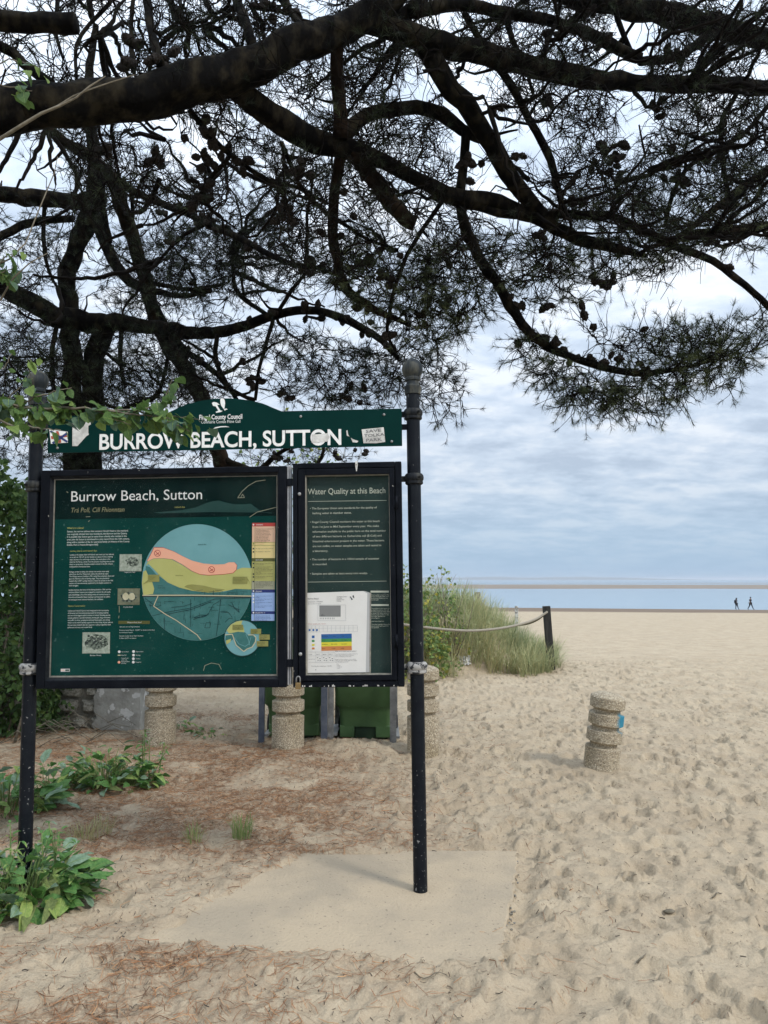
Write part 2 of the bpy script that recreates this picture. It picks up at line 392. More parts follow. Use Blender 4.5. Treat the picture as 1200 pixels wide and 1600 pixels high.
def aggregate_mat():
    m = bpy.data.materials.new('exposed_aggregate'); m.use_nodes = True
    n, l = m.node_tree.nodes, m.node_tree.links; n.clear()
    out = n.new('ShaderNodeOutputMaterial'); b = n.new('ShaderNodeBsdfPrincipled'); b.inputs['Roughness'].default_value = 0.9
    t = n.new('ShaderNodeTexCoord')
    v = n.new('ShaderNodeTexVoronoi'); v.inputs['Scale'].default_value = 105; l.new(t.outputs['Object'], v.inputs['Vector'])
    sp = n.new('ShaderNodeSeparateColor'); l.new(v.outputs['Color'], sp.inputs[0])
    r = n.new('ShaderNodeValToRGB'); l.new(sp.outputs[0], r.inputs[0]); e_ = r.color_ramp.elements
    e_[0].position = 0.0; e_[0].color = (0.13, 0.10, 0.065, 1); e_[1].position = 1.0; e_[1].color = (0.62, 0.55, 0.42, 1)
    q = e_.new(0.22); q.color = (0.32, 0.26, 0.175, 1); q = e_.new(0.6); q.color = (0.45, 0.38, 0.27, 1)
    d = n.new('ShaderNodeMapRange'); l.new(v.outputs['Distance'], d.inputs[0]); d.inputs['From Min'].default_value = 0.42; d.inputs['From Max'].default_value = 0.68
    mx = n.new('ShaderNodeMixRGB'); l.new(d.outputs[0], mx.inputs[0]); l.new(r.outputs[0], mx.inputs[1]); mx.inputs[2].default_value = (0.29, 0.245, 0.175, 1)
    # lichen and damp staining in broad patches
    no = n.new('ShaderNodeTexNoise'); l.new(t.outputs['Object'], no.inputs['Vector']); no.inputs['Scale'].default_value = 5
    rr = n.new('ShaderNodeMapRange'); l.new(no.outputs['Fac'], rr.inputs[0]); rr.inputs['From Min'].default_value = 0.48; rr.inputs['From Max'].default_value = 0.72; rr.inputs['To Max'].default_value = 0.55
    m2 = n.new('ShaderNodeMixRGB'); m2.blend_type = 'MULTIPLY'; l.new(rr.outputs[0], m2.inputs[0]); l.new(mx.outputs[0], m2.inputs[1]); m2.inputs[2].default_value = (0.55, 0.49, 0.32, 1)
    at = n.new('ShaderNodeAttribute'); at.attribute_name = 'blue_paint'
    m3 = n.new('ShaderNodeMixRGB'); l.new(at.outputs['Fac'], m3.inputs[0]); l.new(m2.outputs[0], m3.inputs[1]); m3.inputs[2].default_value = (0.02, 0.20, 0.30, 1)
    l.new(m3.outputs[0], b.inputs['Base Color'])
    bp = n.new('ShaderNodeBump'); bp.inputs['Strength'].default_value = 0.8; bp.inputs['Distance'].default_value = 0.006; bp.invert = True
    l.new(v.outputs['Distance'], bp.inputs['Height']); l.new(bp.outputs[0], b.inputs['Normal'])
    l.new(b.outputs[0], out.inputs[0]); return m


M['aggregate'] = aggregate_mat()


def sand_mat():
    m = bpy.data.materials.new('beach_sand'); m.use_nodes = True
    n, l = m.node_tree.nodes, m.node_tree.links; n.clear()
    out = n.new('ShaderNodeOutputMaterial'); b = n.new('ShaderNodeBsdfPrincipled'); b.inputs['Specular IOR Level'].default_value = 0.15
    t = n.new('ShaderNodeTexCoord')

    def noise(s, det=5, ro=0.6):
        k = n.new('ShaderNodeTexNoise'); l.new(t.outputs['Object'], k.inputs['Vector'])
        k.inputs['Scale'].default_value = s; k.inputs['Detail'].default_value = det; k.inputs['Roughness'].default_value = ro
        return k.outputs['Fac']

    def mr(v, a, b_, c=0.0, d=1.0):
        k = n.new('ShaderNodeMapRange'); l.new(v, k.inputs[0])
        for nm, x in zip(('From Min', 'From Max', 'To Min', 'To Max'), (a, b_, c, d)): k.inputs[nm].default_value = x
        return k.outputs[0]

    def mix(f, a, b_, bt='MIX'):
        k = n.new('ShaderNodeMixRGB'); k.blend_type = bt
        for i, x in enumerate((f, a, b_)):
            if isinstance(x, tuple): k.inputs[i].default_value = (*x, 1)
            elif isinstance(x, float): k.inputs[i].default_value = x
            else: l.new(x, k.inputs[i])
        return k.outputs[0]

    def mul(a, b_):
        k = n.new('ShaderNodeMath'); k.operation = 'MULTIPLY'
        for i, x in enumerate((a, b_)):
            if isinstance(x, float): k.inputs[i].default_value = x
            else: l.new(x, k.inputs[i])
        return k.outputs[0]
    c = mix(mr(noise(2.2), 0.35, 0.65), SAND_A, SAND_B)
    c = mix(mul(mr(noise(160, 3, 0.7), 0.40, 0.68), 0.40), c, (0.265, 0.212, 0.142))           # grain
    c = mix(mul(mr(noise(30, 6, 0.8), 0.585, 0.64), 0.7), c, (0.16, 0.12, 0.08))             # specks of broken stalk
    la = n.new('ShaderNodeAttribute'); la.attribute_name = 'litter'
    lf = mul(la.outputs['Fac'], mr(noise(19, 7, 0.75), 0.38, 0.60))
    c = mix(lf, c, mix(mr(noise(60, 4), 0.4, 0.6), (0.155, 0.095, 0.056), (0.31, 0.205, 0.130)))
    wa = n.new('ShaderNodeAttribute'); wa.attribute_name = 'wet'
    c = mix(wa.outputs['Fac'], c, (0.165, 0.120, 0.082))
    l.new(c, b.inputs['Base Color'])
    l.new(mr(wa.outputs['Fac'], 0, 1, 0.95, 0.8), b.inputs['Roughness'])
    bp = n.new('ShaderNodeBump'); bp.inputs['Strength'].default_value = 0.55; bp.inputs['Distance'].default_value = 0.012
    l.new(noise(48, 8, 0.72), bp.inputs['Height'])
    b2 = n.new('ShaderNodeBump'); b2.inputs['Strength'].default_value = 0.5; b2.inputs['Distance'].default_value = 0.06
    l.new(noise(11, 6, 0.66), b2.inputs['Height']); l.new(bp.outputs[0], b2.inputs['Normal'])
    b3 = n.new('ShaderNodeBump'); b3.inputs['Strength'].default_value = 0.30; b3.inputs['Distance'].default_value = 0.25
    l.new(noise(1.9, 4, 0.62), b3.inputs['Height']); l.new(b2.outputs[0], b3.inputs['Normal'])
    l.new(b3.outputs[0], b.inputs['Normal'])
    l.new(b.outputs[0], out.inputs[0]); return m


SAND_A, SAND_B = (0.388, 0.312, 0.218), (0.462, 0.382, 0.272)
M['sand'] = sand_mat()
M['concrete'] = mat('sandy_concrete', (0.335, 0.278, 0.20), (0.415, 0.335, 0.232), 1.9, 0.95, detail=11, lo=0.40, hi=0.58, bump=0.35, bscale=70, flake=(0.22, 0.18, 0.13), flake_scale=48, flake_t=0.67)
M['sandbar'] = mat('wet_sandbar', (0.16, 0.12, 0.08), (0.22, 0.17, 0.12), 0.02, 0.7, stretch=(1, 4, 1))


def water_mat():
    m = bpy.data.materials.new('sea_water'); m.use_nodes = True
    n, l = m.node_tree.nodes, m.node_tree.links; n.clear()
    out = n.new('ShaderNodeOutputMaterial'); b = n.new('ShaderNodeBsdfPrincipled')
    b.inputs['Base Color'].default_value = (0.20, 0.26, 0.30, 1); b.inputs['Roughness'].default_value = 0.08; b.inputs['IOR'].default_value = 1.33
    t = n.new('ShaderNodeTexCoord'); no = n.new('ShaderNodeTexNoise'); l.new(t.outputs['Object'], no.inputs['Vector'])
    no.inputs['Scale'].default_value = 0.35; no.inputs['Detail'].default_value = 4
    bp = n.new('ShaderNodeBump'); bp.inputs['Strength'].default_value = 0.05; bp.inputs['Distance'].default_value = 0.3
    l.new(no.outputs['Fac'], bp.inputs['Height']); l.new(bp.outputs[0], b.inputs['Normal'])
    l.new(b.outputs[0], out.inputs[0]); return m


M['water'] = water_mat()

# ------------------------------------------------------------------ ground: one sheet from behind the camera to under the sea
_LAT = np.random.default_rng(5).random((256, 256)).astype(np.float32)


def vnoise(x, y, s, seed=0):
    x = np.asarray(x) * s + seed * 17.31; y = np.asarray(y) * s + seed * 9.77
    xi = np.floor(x).astype(int); yi = np.floor(y).astype(int)
    fx, fy = x - xi, y - yi
    fx = fx * fx * (3 - 2 * fx); fy = fy * fy * (3 - 2 * fy)
    g = lambda a, b: _LAT[a & 255, b & 255]
    return (g(xi, yi) * (1 - fx) + g(xi + 1, yi) * fx) * (1 - fy) + (g(xi, yi + 1) * (1 - fx) + g(xi + 1, yi + 1) * fx) * fy


def fbm(x, y, s, o=4, seed=0):
    t, a, n = 0, 0.5, 0
    for k in range(o):
        t = t + a * vnoise(x, y, s * 2 ** k, seed + k); n += a; a *= 0.5
    return t / n


def sstep(a, b, x):
    t = np.clip((np.asarray(x, float) - a) / (b - a), 0, 1)
    return t * t * (3 - 2 * t)


def flat_ground(px, py):
    r = ray(px, py); t = -CAM_H / r.z; return (r.x * t, r.y * t)


SLAB = [flat_ground(*q) for q in ((468, 1330), (812, 1330), (780, 1528), (200, 1478))]     # corners, clockwise from the far inland one


def slab_dist(x, y):                    # metres inside the slab's outline, negative outside
    d = np.full(np.shape(x), 1e9)
    for i in range(4):
        (x0, y0), (x1, y1) = SLAB[i], SLAB[(i + 1) % 4]
        L = math.hypot(x1 - x0, y1 - y0)
        d = np.minimum(d, ((y1 - y0) * (np.asarray(x) - x0) - (x1 - x0) * (np.asarray(y) - y0)) / L)
    return d


WATER_Z = -2.75


def base_z(x, y):                       # the lie of the land without footprints
    x = np.asarray(x, float); y = np.asarray(y, float)
    z = -np.maximum(y - 9, 0) * 0.0251 * sstep(8, 20, y) - 0.0060 * (x - 19) * sstep(45, 100, y) * (np.abs(x) < 300)
    z = z + (fbm(x, y, 0.35, 3, 3) - 0.5) * 0.16 * sstep(3, 12, y) * (1 - 0.6 * sstep(40, 90, y)) * sstep(115, 80, y)
    # dune with marram beside the fence
    q = ((x - 0.75) / 2.35) ** 2 + ((y - 15.8) / 2.7) ** 2
    z = z + 0.95 * sstep(1.0, 0.0, q) + 0.25 * sstep(1, 0, ((x + 1.6) / 2.2) ** 2 + ((y - 17) / 2.5) ** 2)
    # hummocks round the bins and the bollard's foot
    z = z + 0.10 * np.exp(-(((x + 0.35) / 0.55) ** 2 + ((y - 7.35) / 0.30) ** 2))
    z = z + 0.06 * np.exp(-(((x + 0.95) / 0.45) ** 2 + ((y - 6.85) / 0.35) ** 2))
    z = z + 0.08 * np.exp(-(((x + 3.4) / 0.9) ** 2 + ((y - 7.4) / 0.7) ** 2))
    # rising bank behind the camera and inland
    z = z + 0.25 * sstep(-1, -8, y)
    return z


def litter_amount(x, y):                # where pine needles have gathered
    x = np.asarray(x, float); y = np.asarray(y, float)
    px = 600 + FPX * x / np.maximum(y, 0.5)
    n = fbm(x, y, 1.1, 4, 21); n2 = fbm(x, y, 3.2, 3, 33)
    inland = sstep(0.75, -0.5, x + 0.10 * (y - 5))
    a = inland * (0.16 + 0.75 * sstep(0.45, 0.70, 0.55 * n + 0.45 * n2 + 0.10 * sstep(4.7, 5.4, y) * sstep(8.5, 6.5, y)))
    a = a * (0.55 + 0.45 * sstep(4.3, 5.0, y))
    band = np.exp(-(((x + 1.15) / 0.55) ** 2 + ((y - 4.9) / 0.25) ** 2)) + np.exp(-(((x + 0.50) / 0.35) ** 2 + ((y - 4.72) / 0.10) ** 2))
    front = 1.1 * np.exp(-(((x + 1.12) / 0.40) ** 2 + ((y - 3.37) / 0.10) ** 2)) + 0.6 * np.exp(-(((x + 1.25) / 0.5) ** 2 + ((y - 2.95) / 0.2) ** 2))
    mid = 0.6 * np.exp(-(((x + 1.6) / 1.0) ** 2 + ((y - 6.0) / 0.7) ** 2))
    a = a + (band + front + mid) * sstep(0.3, 0.55, n2) * inland
    a = a * (1 - 0.85 * sstep(-0.02, 0.16, slab_dist(x, y)))
    return np.clip(a * sstep(11.5, 8.5, y), 0, 1)


def build_ground():
    xs = [-6.0]
    st = 0.032
    xs = np.concatenate([np.arange(-6, -2.6, 0.05), np.arange(-2.6, 4.6, 0.019)])
    r, s_ = [], 0.019
    x_ = xs[-1]
    while x_ < 900:
        s_ *= 1.016 if x_ < 60 else 1.12
        x_ += s_; r.append(x_)
    l_, s_ = [], 0.05; x_ = xs[0]
    while x_ > -900:
        s_ *= 1.25; x_ -= s_; l_.append(x_)
    xs = np.concatenate([l_[::-1], xs, r])
    ys = [1.6]; y_ = 1.6
    while y_ < 150:
        y_ += max(0.014, 0.0060 * y_); ys.append(y_)
    ys += [160, 200, 400, 1500]
    back = [1.6 - 0.08 * 1.25 ** k for k in range(1, 30)]
    back = [b for b in back if b > -60]
    ys = np.array(sorted(back) + ys)
    X, Y = np.meshgrid(xs, ys)
    Z = base_z(X, Y)
    H = np.zeros_like(Z)
    rg = np.random.default_rng(77)
    # every footprint stamps over the older ones
    prints = []
    for k in range(9500):
        prints.append((rg.uniform(-5, 9.5), rg.uniform(1.7, 17)))
    for k in range(3600):
        yy = math.sqrt(rg.uniform(16 ** 2, 52 ** 2)); prints.append((rg.uniform(-1, 0.6 * yy + 1), yy))
    for (cx, cy) in prints:
        ln = rg.uniform(0.05, 0.125); wd = ln * rg.uniform(0.5, 0.9)
        if cy > 17: ln *= 1.25; wd *= 1.4
        dp = rg.uniform(0.010, 0.030)
        ang = rg.normal(1.2, 0.7)
        rad = ln * 1.9
        i0, i1 = np.searchsorted(ys, (cy - rad, cy + rad)); j0, j1 = np.searchsorted(xs, (cx - rad, cx + rad))
        if i1 - i0 < 2 or j1 - j0 < 2: continue
        gx, gy = X[i0:i1, j0:j1] - cx, Y[i0:i1, j0:j1] - cy
        ca, sa = math.cos(ang), math.sin(ang)
        u = (gx * ca + gy * sa) / ln; v = (-gx * sa + gy * ca) / wd
        wob = 1 + 0.16 * np.sin(3 * np.arctan2(v, u) + rg.uniform(0, 6)) + 0.08 * np.sin(5 * np.arctan2(v, u) + rg.uniform(0, 6))
        rr = np.sqrt(u * u + v * v) / wob
        w = sstep(1.04, 0.68, rr)
        h = H[i0:i1, j0:j1]
        h = h * (1 - 0.8 * w) - dp * w * (1 + 0.35 * u)
        h = h + dp * 0.55 * np.exp(-((rr - 1.14) / 0.17) ** 2) * (1 + 0.5 * np.sin(np.arctan2(v, u) + rg.uniform(0, 6)))
        H[i0:i1, j0:j1] = h
    near = sstep(20, 9, Y)
    H = np.clip(H, -0.07, 0.05)
    # the trodden litter inland is flatter, the beach itself deep and loose
    inland = sstep(0.7, -0.5, X + 0.1 * (Y - 5)) * sstep(9, 7, Y)
    H *= 1 - 0.45 * inland
    H *= 1 - 0.95 * sstep(70, 95, Y)
    H += (fbm(X, Y, 7.0, 3, 61) - 0.5) * 0.036 * sstep(30, 15, Y)
    H += (fbm(X, Y, 15.0, 3, 66) - 0.5) * 0.022 * sstep(18, 8, Y)
    H += (fbm(X, Y, 34.0, 2, 71) - 0.5) * 0.012 * sstep(9, 5, Y)
    sdist = slab_dist(X, Y)
    ragged = np.maximum.reduce([sstep(0.25, -0.1, X), sstep(3.75, 3.45, Y), 0.55 * sstep(4.55, 4.75, Y)])
    edge = sdist + ((fbm(X, Y, 2.2, 3, 41) - 0.5) * 0.20 + (fbm(X, Y, 9, 2, 42) - 0.5) * 0.08) * (0.08 + 0.92 * ragged) + 0.02 * (1 - ragged)
    # sand lies over the inland half and the near edge; the seaward edge is scoured free
    buried = 0.03 + 0.03 * sstep(3.7, 3.35, Y)
    inside = sstep(-0.01, 0.06, edge - buried)
    Z = Z * (1 - inside) + inside * (-0.05)
    H *= (1 - inside)
    scour = np.exp(-((sdist + 0.05) / 0.06) ** 2) * sstep(0.1, 0.4, X) * sstep(3.45, 3.8, Y) * (1 - inside)
    Z = Z - 0.035 * scour + 0.020 * (1 - inside) * np.exp(-(sdist / 0.3) ** 2) * np.maximum(sstep(0.3, -0.2, X), sstep(3.7, 3.3, Y))
    Z = Z + H
    lit = litter_amount(X, Y)
    wet = sstep(77, 84, Y + (fbm(X, Y, 0.03, 3, 8) - 0.5) * 6 + 0.20 * (X - 19))
    V = np.stack([X, Y, Z], -1).reshape(-1, 3)
    nx, ny = len(xs), len(ys)
    idx = np.arange(nx * ny).reshape(ny, nx)
    F = np.stack([idx[:-1, :-1], idx[:-1, 1:], idx[1:, 1:], idx[1:, :-1]], -1).reshape(-1, 4)
    o = np_mesh('sand_ground', V, F, M['sand'], smooth=True, attrs={'litter': lit.ravel(), 'wet': wet.ravel()})
    tag(o, kind='structure', label='dry trodden beach sand covered in footprints')
    return xs, ys, Z


GX, GY, GZ = build_ground()


def gz(x, y):                           # height of the finished ground
    i = int(np.clip(np.searchsorted(GY, y) - 1, 0, len(GY) - 2)); j = int(np.clip(np.searchsorted(GX, x) - 1, 0, len(GX) - 2))
    fy = (y - GY[i]) / (GY[i + 1] - GY[i]); fx = (x - GX[j]) / (GX[j + 1] - GX[j])
    return float((GZ[i, j] * (1 - fx) + GZ[i, j + 1] * fx) * (1 - fy) + (GZ[i + 1, j] * (1 - fx) + GZ[i + 1, j + 1] * fx) * fy)


def gz_many(x, y):
    x = np.asarray(x); y = np.asarray(y)
    i = np.clip(np.searchsorted(GY, y) - 1, 0, len(GY) - 2); j = np.clip(np.searchsorted(GX, x) - 1, 0, len(GX) - 2)
    fy = (y - GY[i]) / (GY[i + 1] - GY[i]); fx = (x - GX[j]) / (GX[j + 1] - GX[j])
    return (GZ[i, j] * (1 - fx) + GZ[i, j + 1] * fx) * (1 - fy) + (GZ[i + 1, j] * (1 - fx) + GZ[i + 1, j + 1] * fx) * fy


def ground_at(px, py):                  # where the sight line through px, py meets the ground
    r = ray(px, py); lo, hi = 1.0, 200.0
    for k in range(50):
        t = 0.5 * (lo + hi)
        if CAM_H + r.z * t / r.y > gz(r.x * t / r.y, t): lo = t
        else: hi = t
    return Vector((r.x * lo / r.y, lo, gz(r.x * lo / r.y, lo)))


# concrete slab under the notice board
mb = MB()
n_ = 40
top = []
for i in range(4):
    (x0, y0), (x1, y1) = SLAB[i], SLAB[(i + 1) % 4]
    for k in range(n_):
        t = k / n_; jx = random.uniform(-0.010, 0.010)
        top.append((x0 + (x1 - x0) * t + jx, y0 + (y1 - y0) * t + random.uniform(-0.010, 0.010)))
cxs = sum(p[0] for p in top) / len(top); cys = sum(p[1] for p in top) / len(top)
N = len(top)
ins = [(x + (cxs - x) * 0.012, y + (cys - y) * 0.012) for x, y in top]
vv = [(x, y, 0.004) for x, y in ins] + [(x, y, -0.006) for x, y in top] + [(x, y, -0.14) for x, y in top]
ff = [tuple(reversed(range(N)))]
for i in range(N):
    j = (i + 1) % N
    ff += [(i, j, N + j, N + i), (N + i, N + j, 2 * N + j, 2 * N + i)]
mb.add(vv, ff)
slab = mb.build('concrete_slab', M['concrete'])
tag(slab, kind='structure', label='weathered sand-dusted concrete slab beneath the notice board')
mb = MB(); rs = random.Random(31)
(x0, y0), (x1, y1) = SLAB[1], SLAB[2]
for k in range(110):                     # gravel showing in the crumbling seaward edge
    t = rs.random() * 0.85 + 0.05; r_ = rs.uniform(0.002, 0.008)
    c = Vector((x0 + (x1 - x0) * t + rs.gauss(0.004, 0.010), y0 + (y1 - y0) * t, rs.uniform(-0.04, -0.006)))
    mb.lathe([(0.2 * r_, -0.7 * r_), (0.9 * r_, -0.3 * r_), (r_, 0.2 * r_), (0.3 * r_, 0.8 * r_)], 6, Matrix.Translation(c) @ Matrix.Rotation(rs.uniform(0, 3), 4, 'Z'), rs.randint(0, 1), jit=0.25, smooth=False)
tag(mb.build('gravel', [M['mortar'], M['timber']]), kind='stuff', label='small pale gravel in the crumbling edge of the slab')

# sea, sandbars, far coast
def sheet(name, pts, z, m, label):
    b = MB(); b.quad([(x, y, z) for x, y in pts]); o = b.build(name, m)
    return tag(o, kind='structure', label=label)


sheet('sea', [(-9000, 106), (9000, 106), (16000, 14000), (-16000, 14000)], WATER_Z, M['water'], 'calm pale blue sea reaching to the horizon')


def sandbar(y0, y1, x0, x1, h, seed):
    mb = MB(); nx, ny = 120, 10; vs_, fs = [], []
    for j in range(ny + 1):
        for i in range(nx + 1):
            t, s = i / nx, j / ny
            x = x0 + (x1 - x0) * t
            wob = 0.06 * (y1 - y0) * math.sin(x * 0.013 + seed) + 0.03 * (y1 - y0) * math.sin(x * 0.041 + 2 * seed)
            taper = min(1, 5 * t, 5 * (1 - t))
            yy = 0.5 * (y0 + y1) + (s - 0.5) * (y1 - y0) * taper + wob
            vs_.append((x, yy, WATER_Z - 0.05 + (h + 0.05) * min(1, 6 * s, 6 * (1 - s)) * (taper > 0.02)))
    for j in range(ny):
        for i in range(nx):
            a = j * (nx + 1) + i; fs.append((a, a + 1, a + nx + 2, a + nx + 1))
    mb.add(vs_, fs, 0, True)
    o = mb.build('sandbar', M['sandbar'])
    return tag(o, kind='structure', label='low wet sandbar lying between two strips of sea')


sandbar(325, 640, -700, 1100, 0.10, 1.0)
sandbar(760, 900, 150, 1600, 0.08, 2.2)
mb = MB(); vs_, fs = [], []
nn = 150
for i in range(nn + 1):
    t = i / nn; x = 150 + 2100 * t
    hgt = (12 + 7 * float(vnoise(x, 0, 0.004, 3)) + 4 * float(vnoise(x, 0, 0.02, 5))) * min(1, 9 * t + 0.3, 2.4 * (1 - t))
    for yy, zz in ((5200, WATER_Z - 0.5), (5230, WATER_Z + hgt), (5700, WATER_Z + hgt), (5750, WATER_Z - 0.5)): vs_.append((x, yy, zz))
for i in range(nn):
    for k in range(3): fs.append((4 * i + k, 4 * i + 4 + k, 4 * i + 5 + k, 4 * i + 1 + k))
mb.add(vs_, fs)
tag(mb.build('far_coast', M['far_land']), kind='structure', label='faint blue strip of land on the horizon')

# ------------------------------------------------------------------ stone wall behind the board, with a rendered end pier
wall = empty('stone_wall', (-3.4, 8.35, 0), 'rubble stone wall with a smooth rendered end, half hidden by ivy', 'wall')
mb = MB(); mb.box((-4.25, 8.45, 0.55), (2.5, 0.34, 1.5)); mb.build('wall_core', M['mortar'], wall)
mb = MB()
vs_, fs = [], []
nx, nz = 14, 22
for j in range(nz + 1):
    for i in range(nx + 1):
        x = -3.03 + 0.47 * i / nx; z = -0.2 + 1.56 * j / nz
        x += (random.uniform(-0.05, 0.03) if i == 0 else (random.uniform(-0.012, 0.012)))
        vs_.append((x, 8.215 - 0.03 * float(fbm(x, z, 4, 3, 2)), z))
for j in range(nz):
    for i in range(nx):
        a = j * (nx + 1) + i; fs.append((a, a + 1, a + nx + 2, a + nx + 1))
mb.add(vs_, fs, 0, True)
mb.box((-2.795, 8.45, 0.58), (0.46, 0.46, 1.56)); mb.build('render_coat', M['render'], wall)


def stone_mesh(k):
    rs = random.Random(k); b = MB(); vs_, fs = [], []
    n, rings = 8, [(0.0, -1.0), (0.55, -0.85), (0.95, -0.25), (1.0, 0.5)]
    for r, y in rings[1:]:
        for i in range(n):
            a = 2 * math.pi * i / n; sq = 1 / max(abs(math.cos(a)), abs(math.sin(a))) ** 0.6
            q = r * sq * rs.uniform(0.82, 1.05)
            vs_.append((q * math.cos(a) * 0.5, y * 0.5 + rs.uniform(-0.06, 0.06), q * math.sin(a) * 0.5))
    vs_.append((0, -0.5, 0))
    for k2 in range(2):
        for i in range(n): fs.append((k2 * n + i, k2 * n + (i + 1) % n, (k2 + 1) * n + (i + 1) % n, (k2 + 1) * n + i))
    for i in range(n): fs.append(((i + 1) % n, i, 3 * n))
    b.add(vs_, fs, 0, False); return b.mesh('stone', M['stone'])


stones = [stone_mesh(k) for k in range(9)]
z_ = 0.0
while z_ < 1.25:
    rh = random.uniform(0.10, 0.18); x_ = -4.75 + random.uniform(0, 0.1)
    while x_ < -3.06:
        w_ = random.uniform(0.12, 0.26)
        o = bpy.data.objects.new('stone', random.choice(stones)); COL.objects.link(o); adopt(o, wall)
        o.location = (x_ + w_ / 2, 8.265 + random.uniform(-0.015, 0.02), z_ + rh / 2 + random.uniform(-0.015, 0.015))
        o.scale = (w_ * 0.98, 0.16, rh * 0.98); o.rotation_euler = (0, random.uniform(-0.2, 0.2), 0)
        x_ += w_ + 0.012
    z_ += rh + 0.012

# the air over the strand: thin haze, one closed box round everything
mb = MB(); mb.box((0, 7000, 6.0), (40000, 15000, 20.0))
hz_m = bpy.data.materials.new('haze'); hz_m.use_nodes = True
hn, hl = hz_m.node_tree.nodes, hz_m.node_tree.links; hn.clear()
ho = hn.new('ShaderNodeOutputMaterial'); hv = hn.new('ShaderNodeVolumePrincipled')
hv.inputs['Color'].default_value = (0.86, 0.92, 1.0, 1); hv.inputs['Density'].default_value = 0.00024; hv.inputs['Anisotropy'].default_value = 0.2
hl.new(hv.outputs[0], ho.inputs['Volume'])
tag(mb.build('haze', hz_m), kind='stuff', label='thin sea haze over the strand')

# ------------------------------------------------------------------ notice board on two posts
YAW, ROLL = R(-2.6), R(-0.72)
BO = Vector((0.1885, 4.105, 0.004))       # foot of the seaward post
board = empty('notice_board', BO, 'tall green beach notice board with two glazed cases between navy ball-topped posts', 'notice board', rot=(0, ROLL, YAW))
BM_ = Matrix.LocRotScale(BO, Euler((0, ROLL, YAW)), None); BI = BM_.inverted()


def bl(px, py, off=0.0):                 # x, z on the board's own plane for a point of the photograph
    o = BI @ Vector((0, 0, CAM_H)); d = BI.to_3x3() @ ray(px, py)
    t = (off - o.y) / d.y
    return o.x + d.x * t, o.z + d.z * t


def bpart(mb, name, mats, parent=None, bevel=0, sharp=None):
    return mb.build(name, mats, parent or board, bevel, local=True, autosmooth=sharp)


PXM = 4.115 / FPX                         # metres per pixel of the photograph at the board


def rect(mb, x0, z0, x1, z1, y, mi=0):
    mb.quad([(x0, y, z0), (x1, y, z0), (x1, y, z1), (x0, y, z1)], mi)


def bar(mb, x0, z0, x1, z1, y0, y1, mi=0):
    mb.box(((x0 + x1) / 2, (y0 + y1) / 2, (z0 + z1) / 2), (abs(x1 - x0), abs(y1 - y0), abs(z1 - z0)), mi=mi)


# posts: centre line measured high and low
def make_post(x_top, x_low, z_top, z_foot, collar_z, ball_c):
    mb = MB()
    mb.tube([(x_low, 0, z_foot), (x_low + (x_top - x_low) * 0.5, 0, (z_foot + z_top) / 2), (x_top, 0, z_top)], [0.0365, 0.0365, 0.0365], 28)
    post = bpart(mb, 'post', M['post'], sharp=40)
    at = lambda z: x_low + (x_top - x_low) * (z - z_foot) / (z_top - z_foot)
    mb = MB()
    prof = [(0.0365, -0.10), (0.043, -0.10), (0.046, -0.07), (0.0475, -0.066), (0.0475, -0.058), (0.040, -0.052), (0.035, -0.045), (0.034, -0.03), (0.041, -0.024), (0.042, -0.012), (0.039, -0.006)]
    for k in range(1, 13):
        a = -math.pi / 2 + 0.62 + (math.pi - 0.62) * k / 12
        prof.append((max(0.001, 0.0575 * math.cos(a)), 0.040 + 0.0575 * math.sin(a)))
    mb.lathe(prof, 32, Matrix.Translation((x_top, 0, ball_c - 0.040)))
    bpart(mb, 'ball_finial', M['finial'], post, sharp=30)
    for k, z in enumerate(collar_z):
        mb = MB(); low = k == 2
        pr = [(0.037, 0.028), (0.044, 0.026), (0.050, 0.018), (0.0525, 0.006), (0.051, -0.006), (0.046, -0.014), (0.048, -0.016), (0.048, -0.027), (0.043, -0.032), (0.037, -0.034)]
        if low: pr = [(r * 1.07 if r > 0.0375 else r, z_) for r, z_ in pr]
        mb.lathe(pr[::-1], 28, Matrix.Translation((at(z), 0, z)))
        sgn = -1 if x_top > -1 else 1
        if k < 2 or True: mb.box((at(z) + sgn * 0.058, 0.004, z), (0.035, 0.016, 0.030))
        for b in (-1, 1): mb.lathe([(0.007, -0.006), (0.007, 0.006)], 6, Matrix.Translation((at(z) - sgn * 0.03 + 0.0, -0.045, z + 0.004)) @ Matrix.Rotation(R(90), 4, 'X'))
        bpart(mb, 'collar', M['post_worn'] if low else M['iron'], post, sharp=30)
    return post


rt, rl = bl(645, 620)[0], bl(657, 1390)[0]
make_post(rt, rl, bl(643, 604)[1], -0.05, [bl(648, 647)[1], bl(649, 748)[1], bl(654, 1042)[1]], bl(643, 577)[1])
lt, ll = bl(58, 640)[0], bl(41, 1300)[0] - 0.003
make_post(lt, ll, bl(58, 622)[1], -0.35, [bl(57, 665)[1], bl(50, 760)[1], bl(40, 1044)[1]], bl(58, 595)[1])

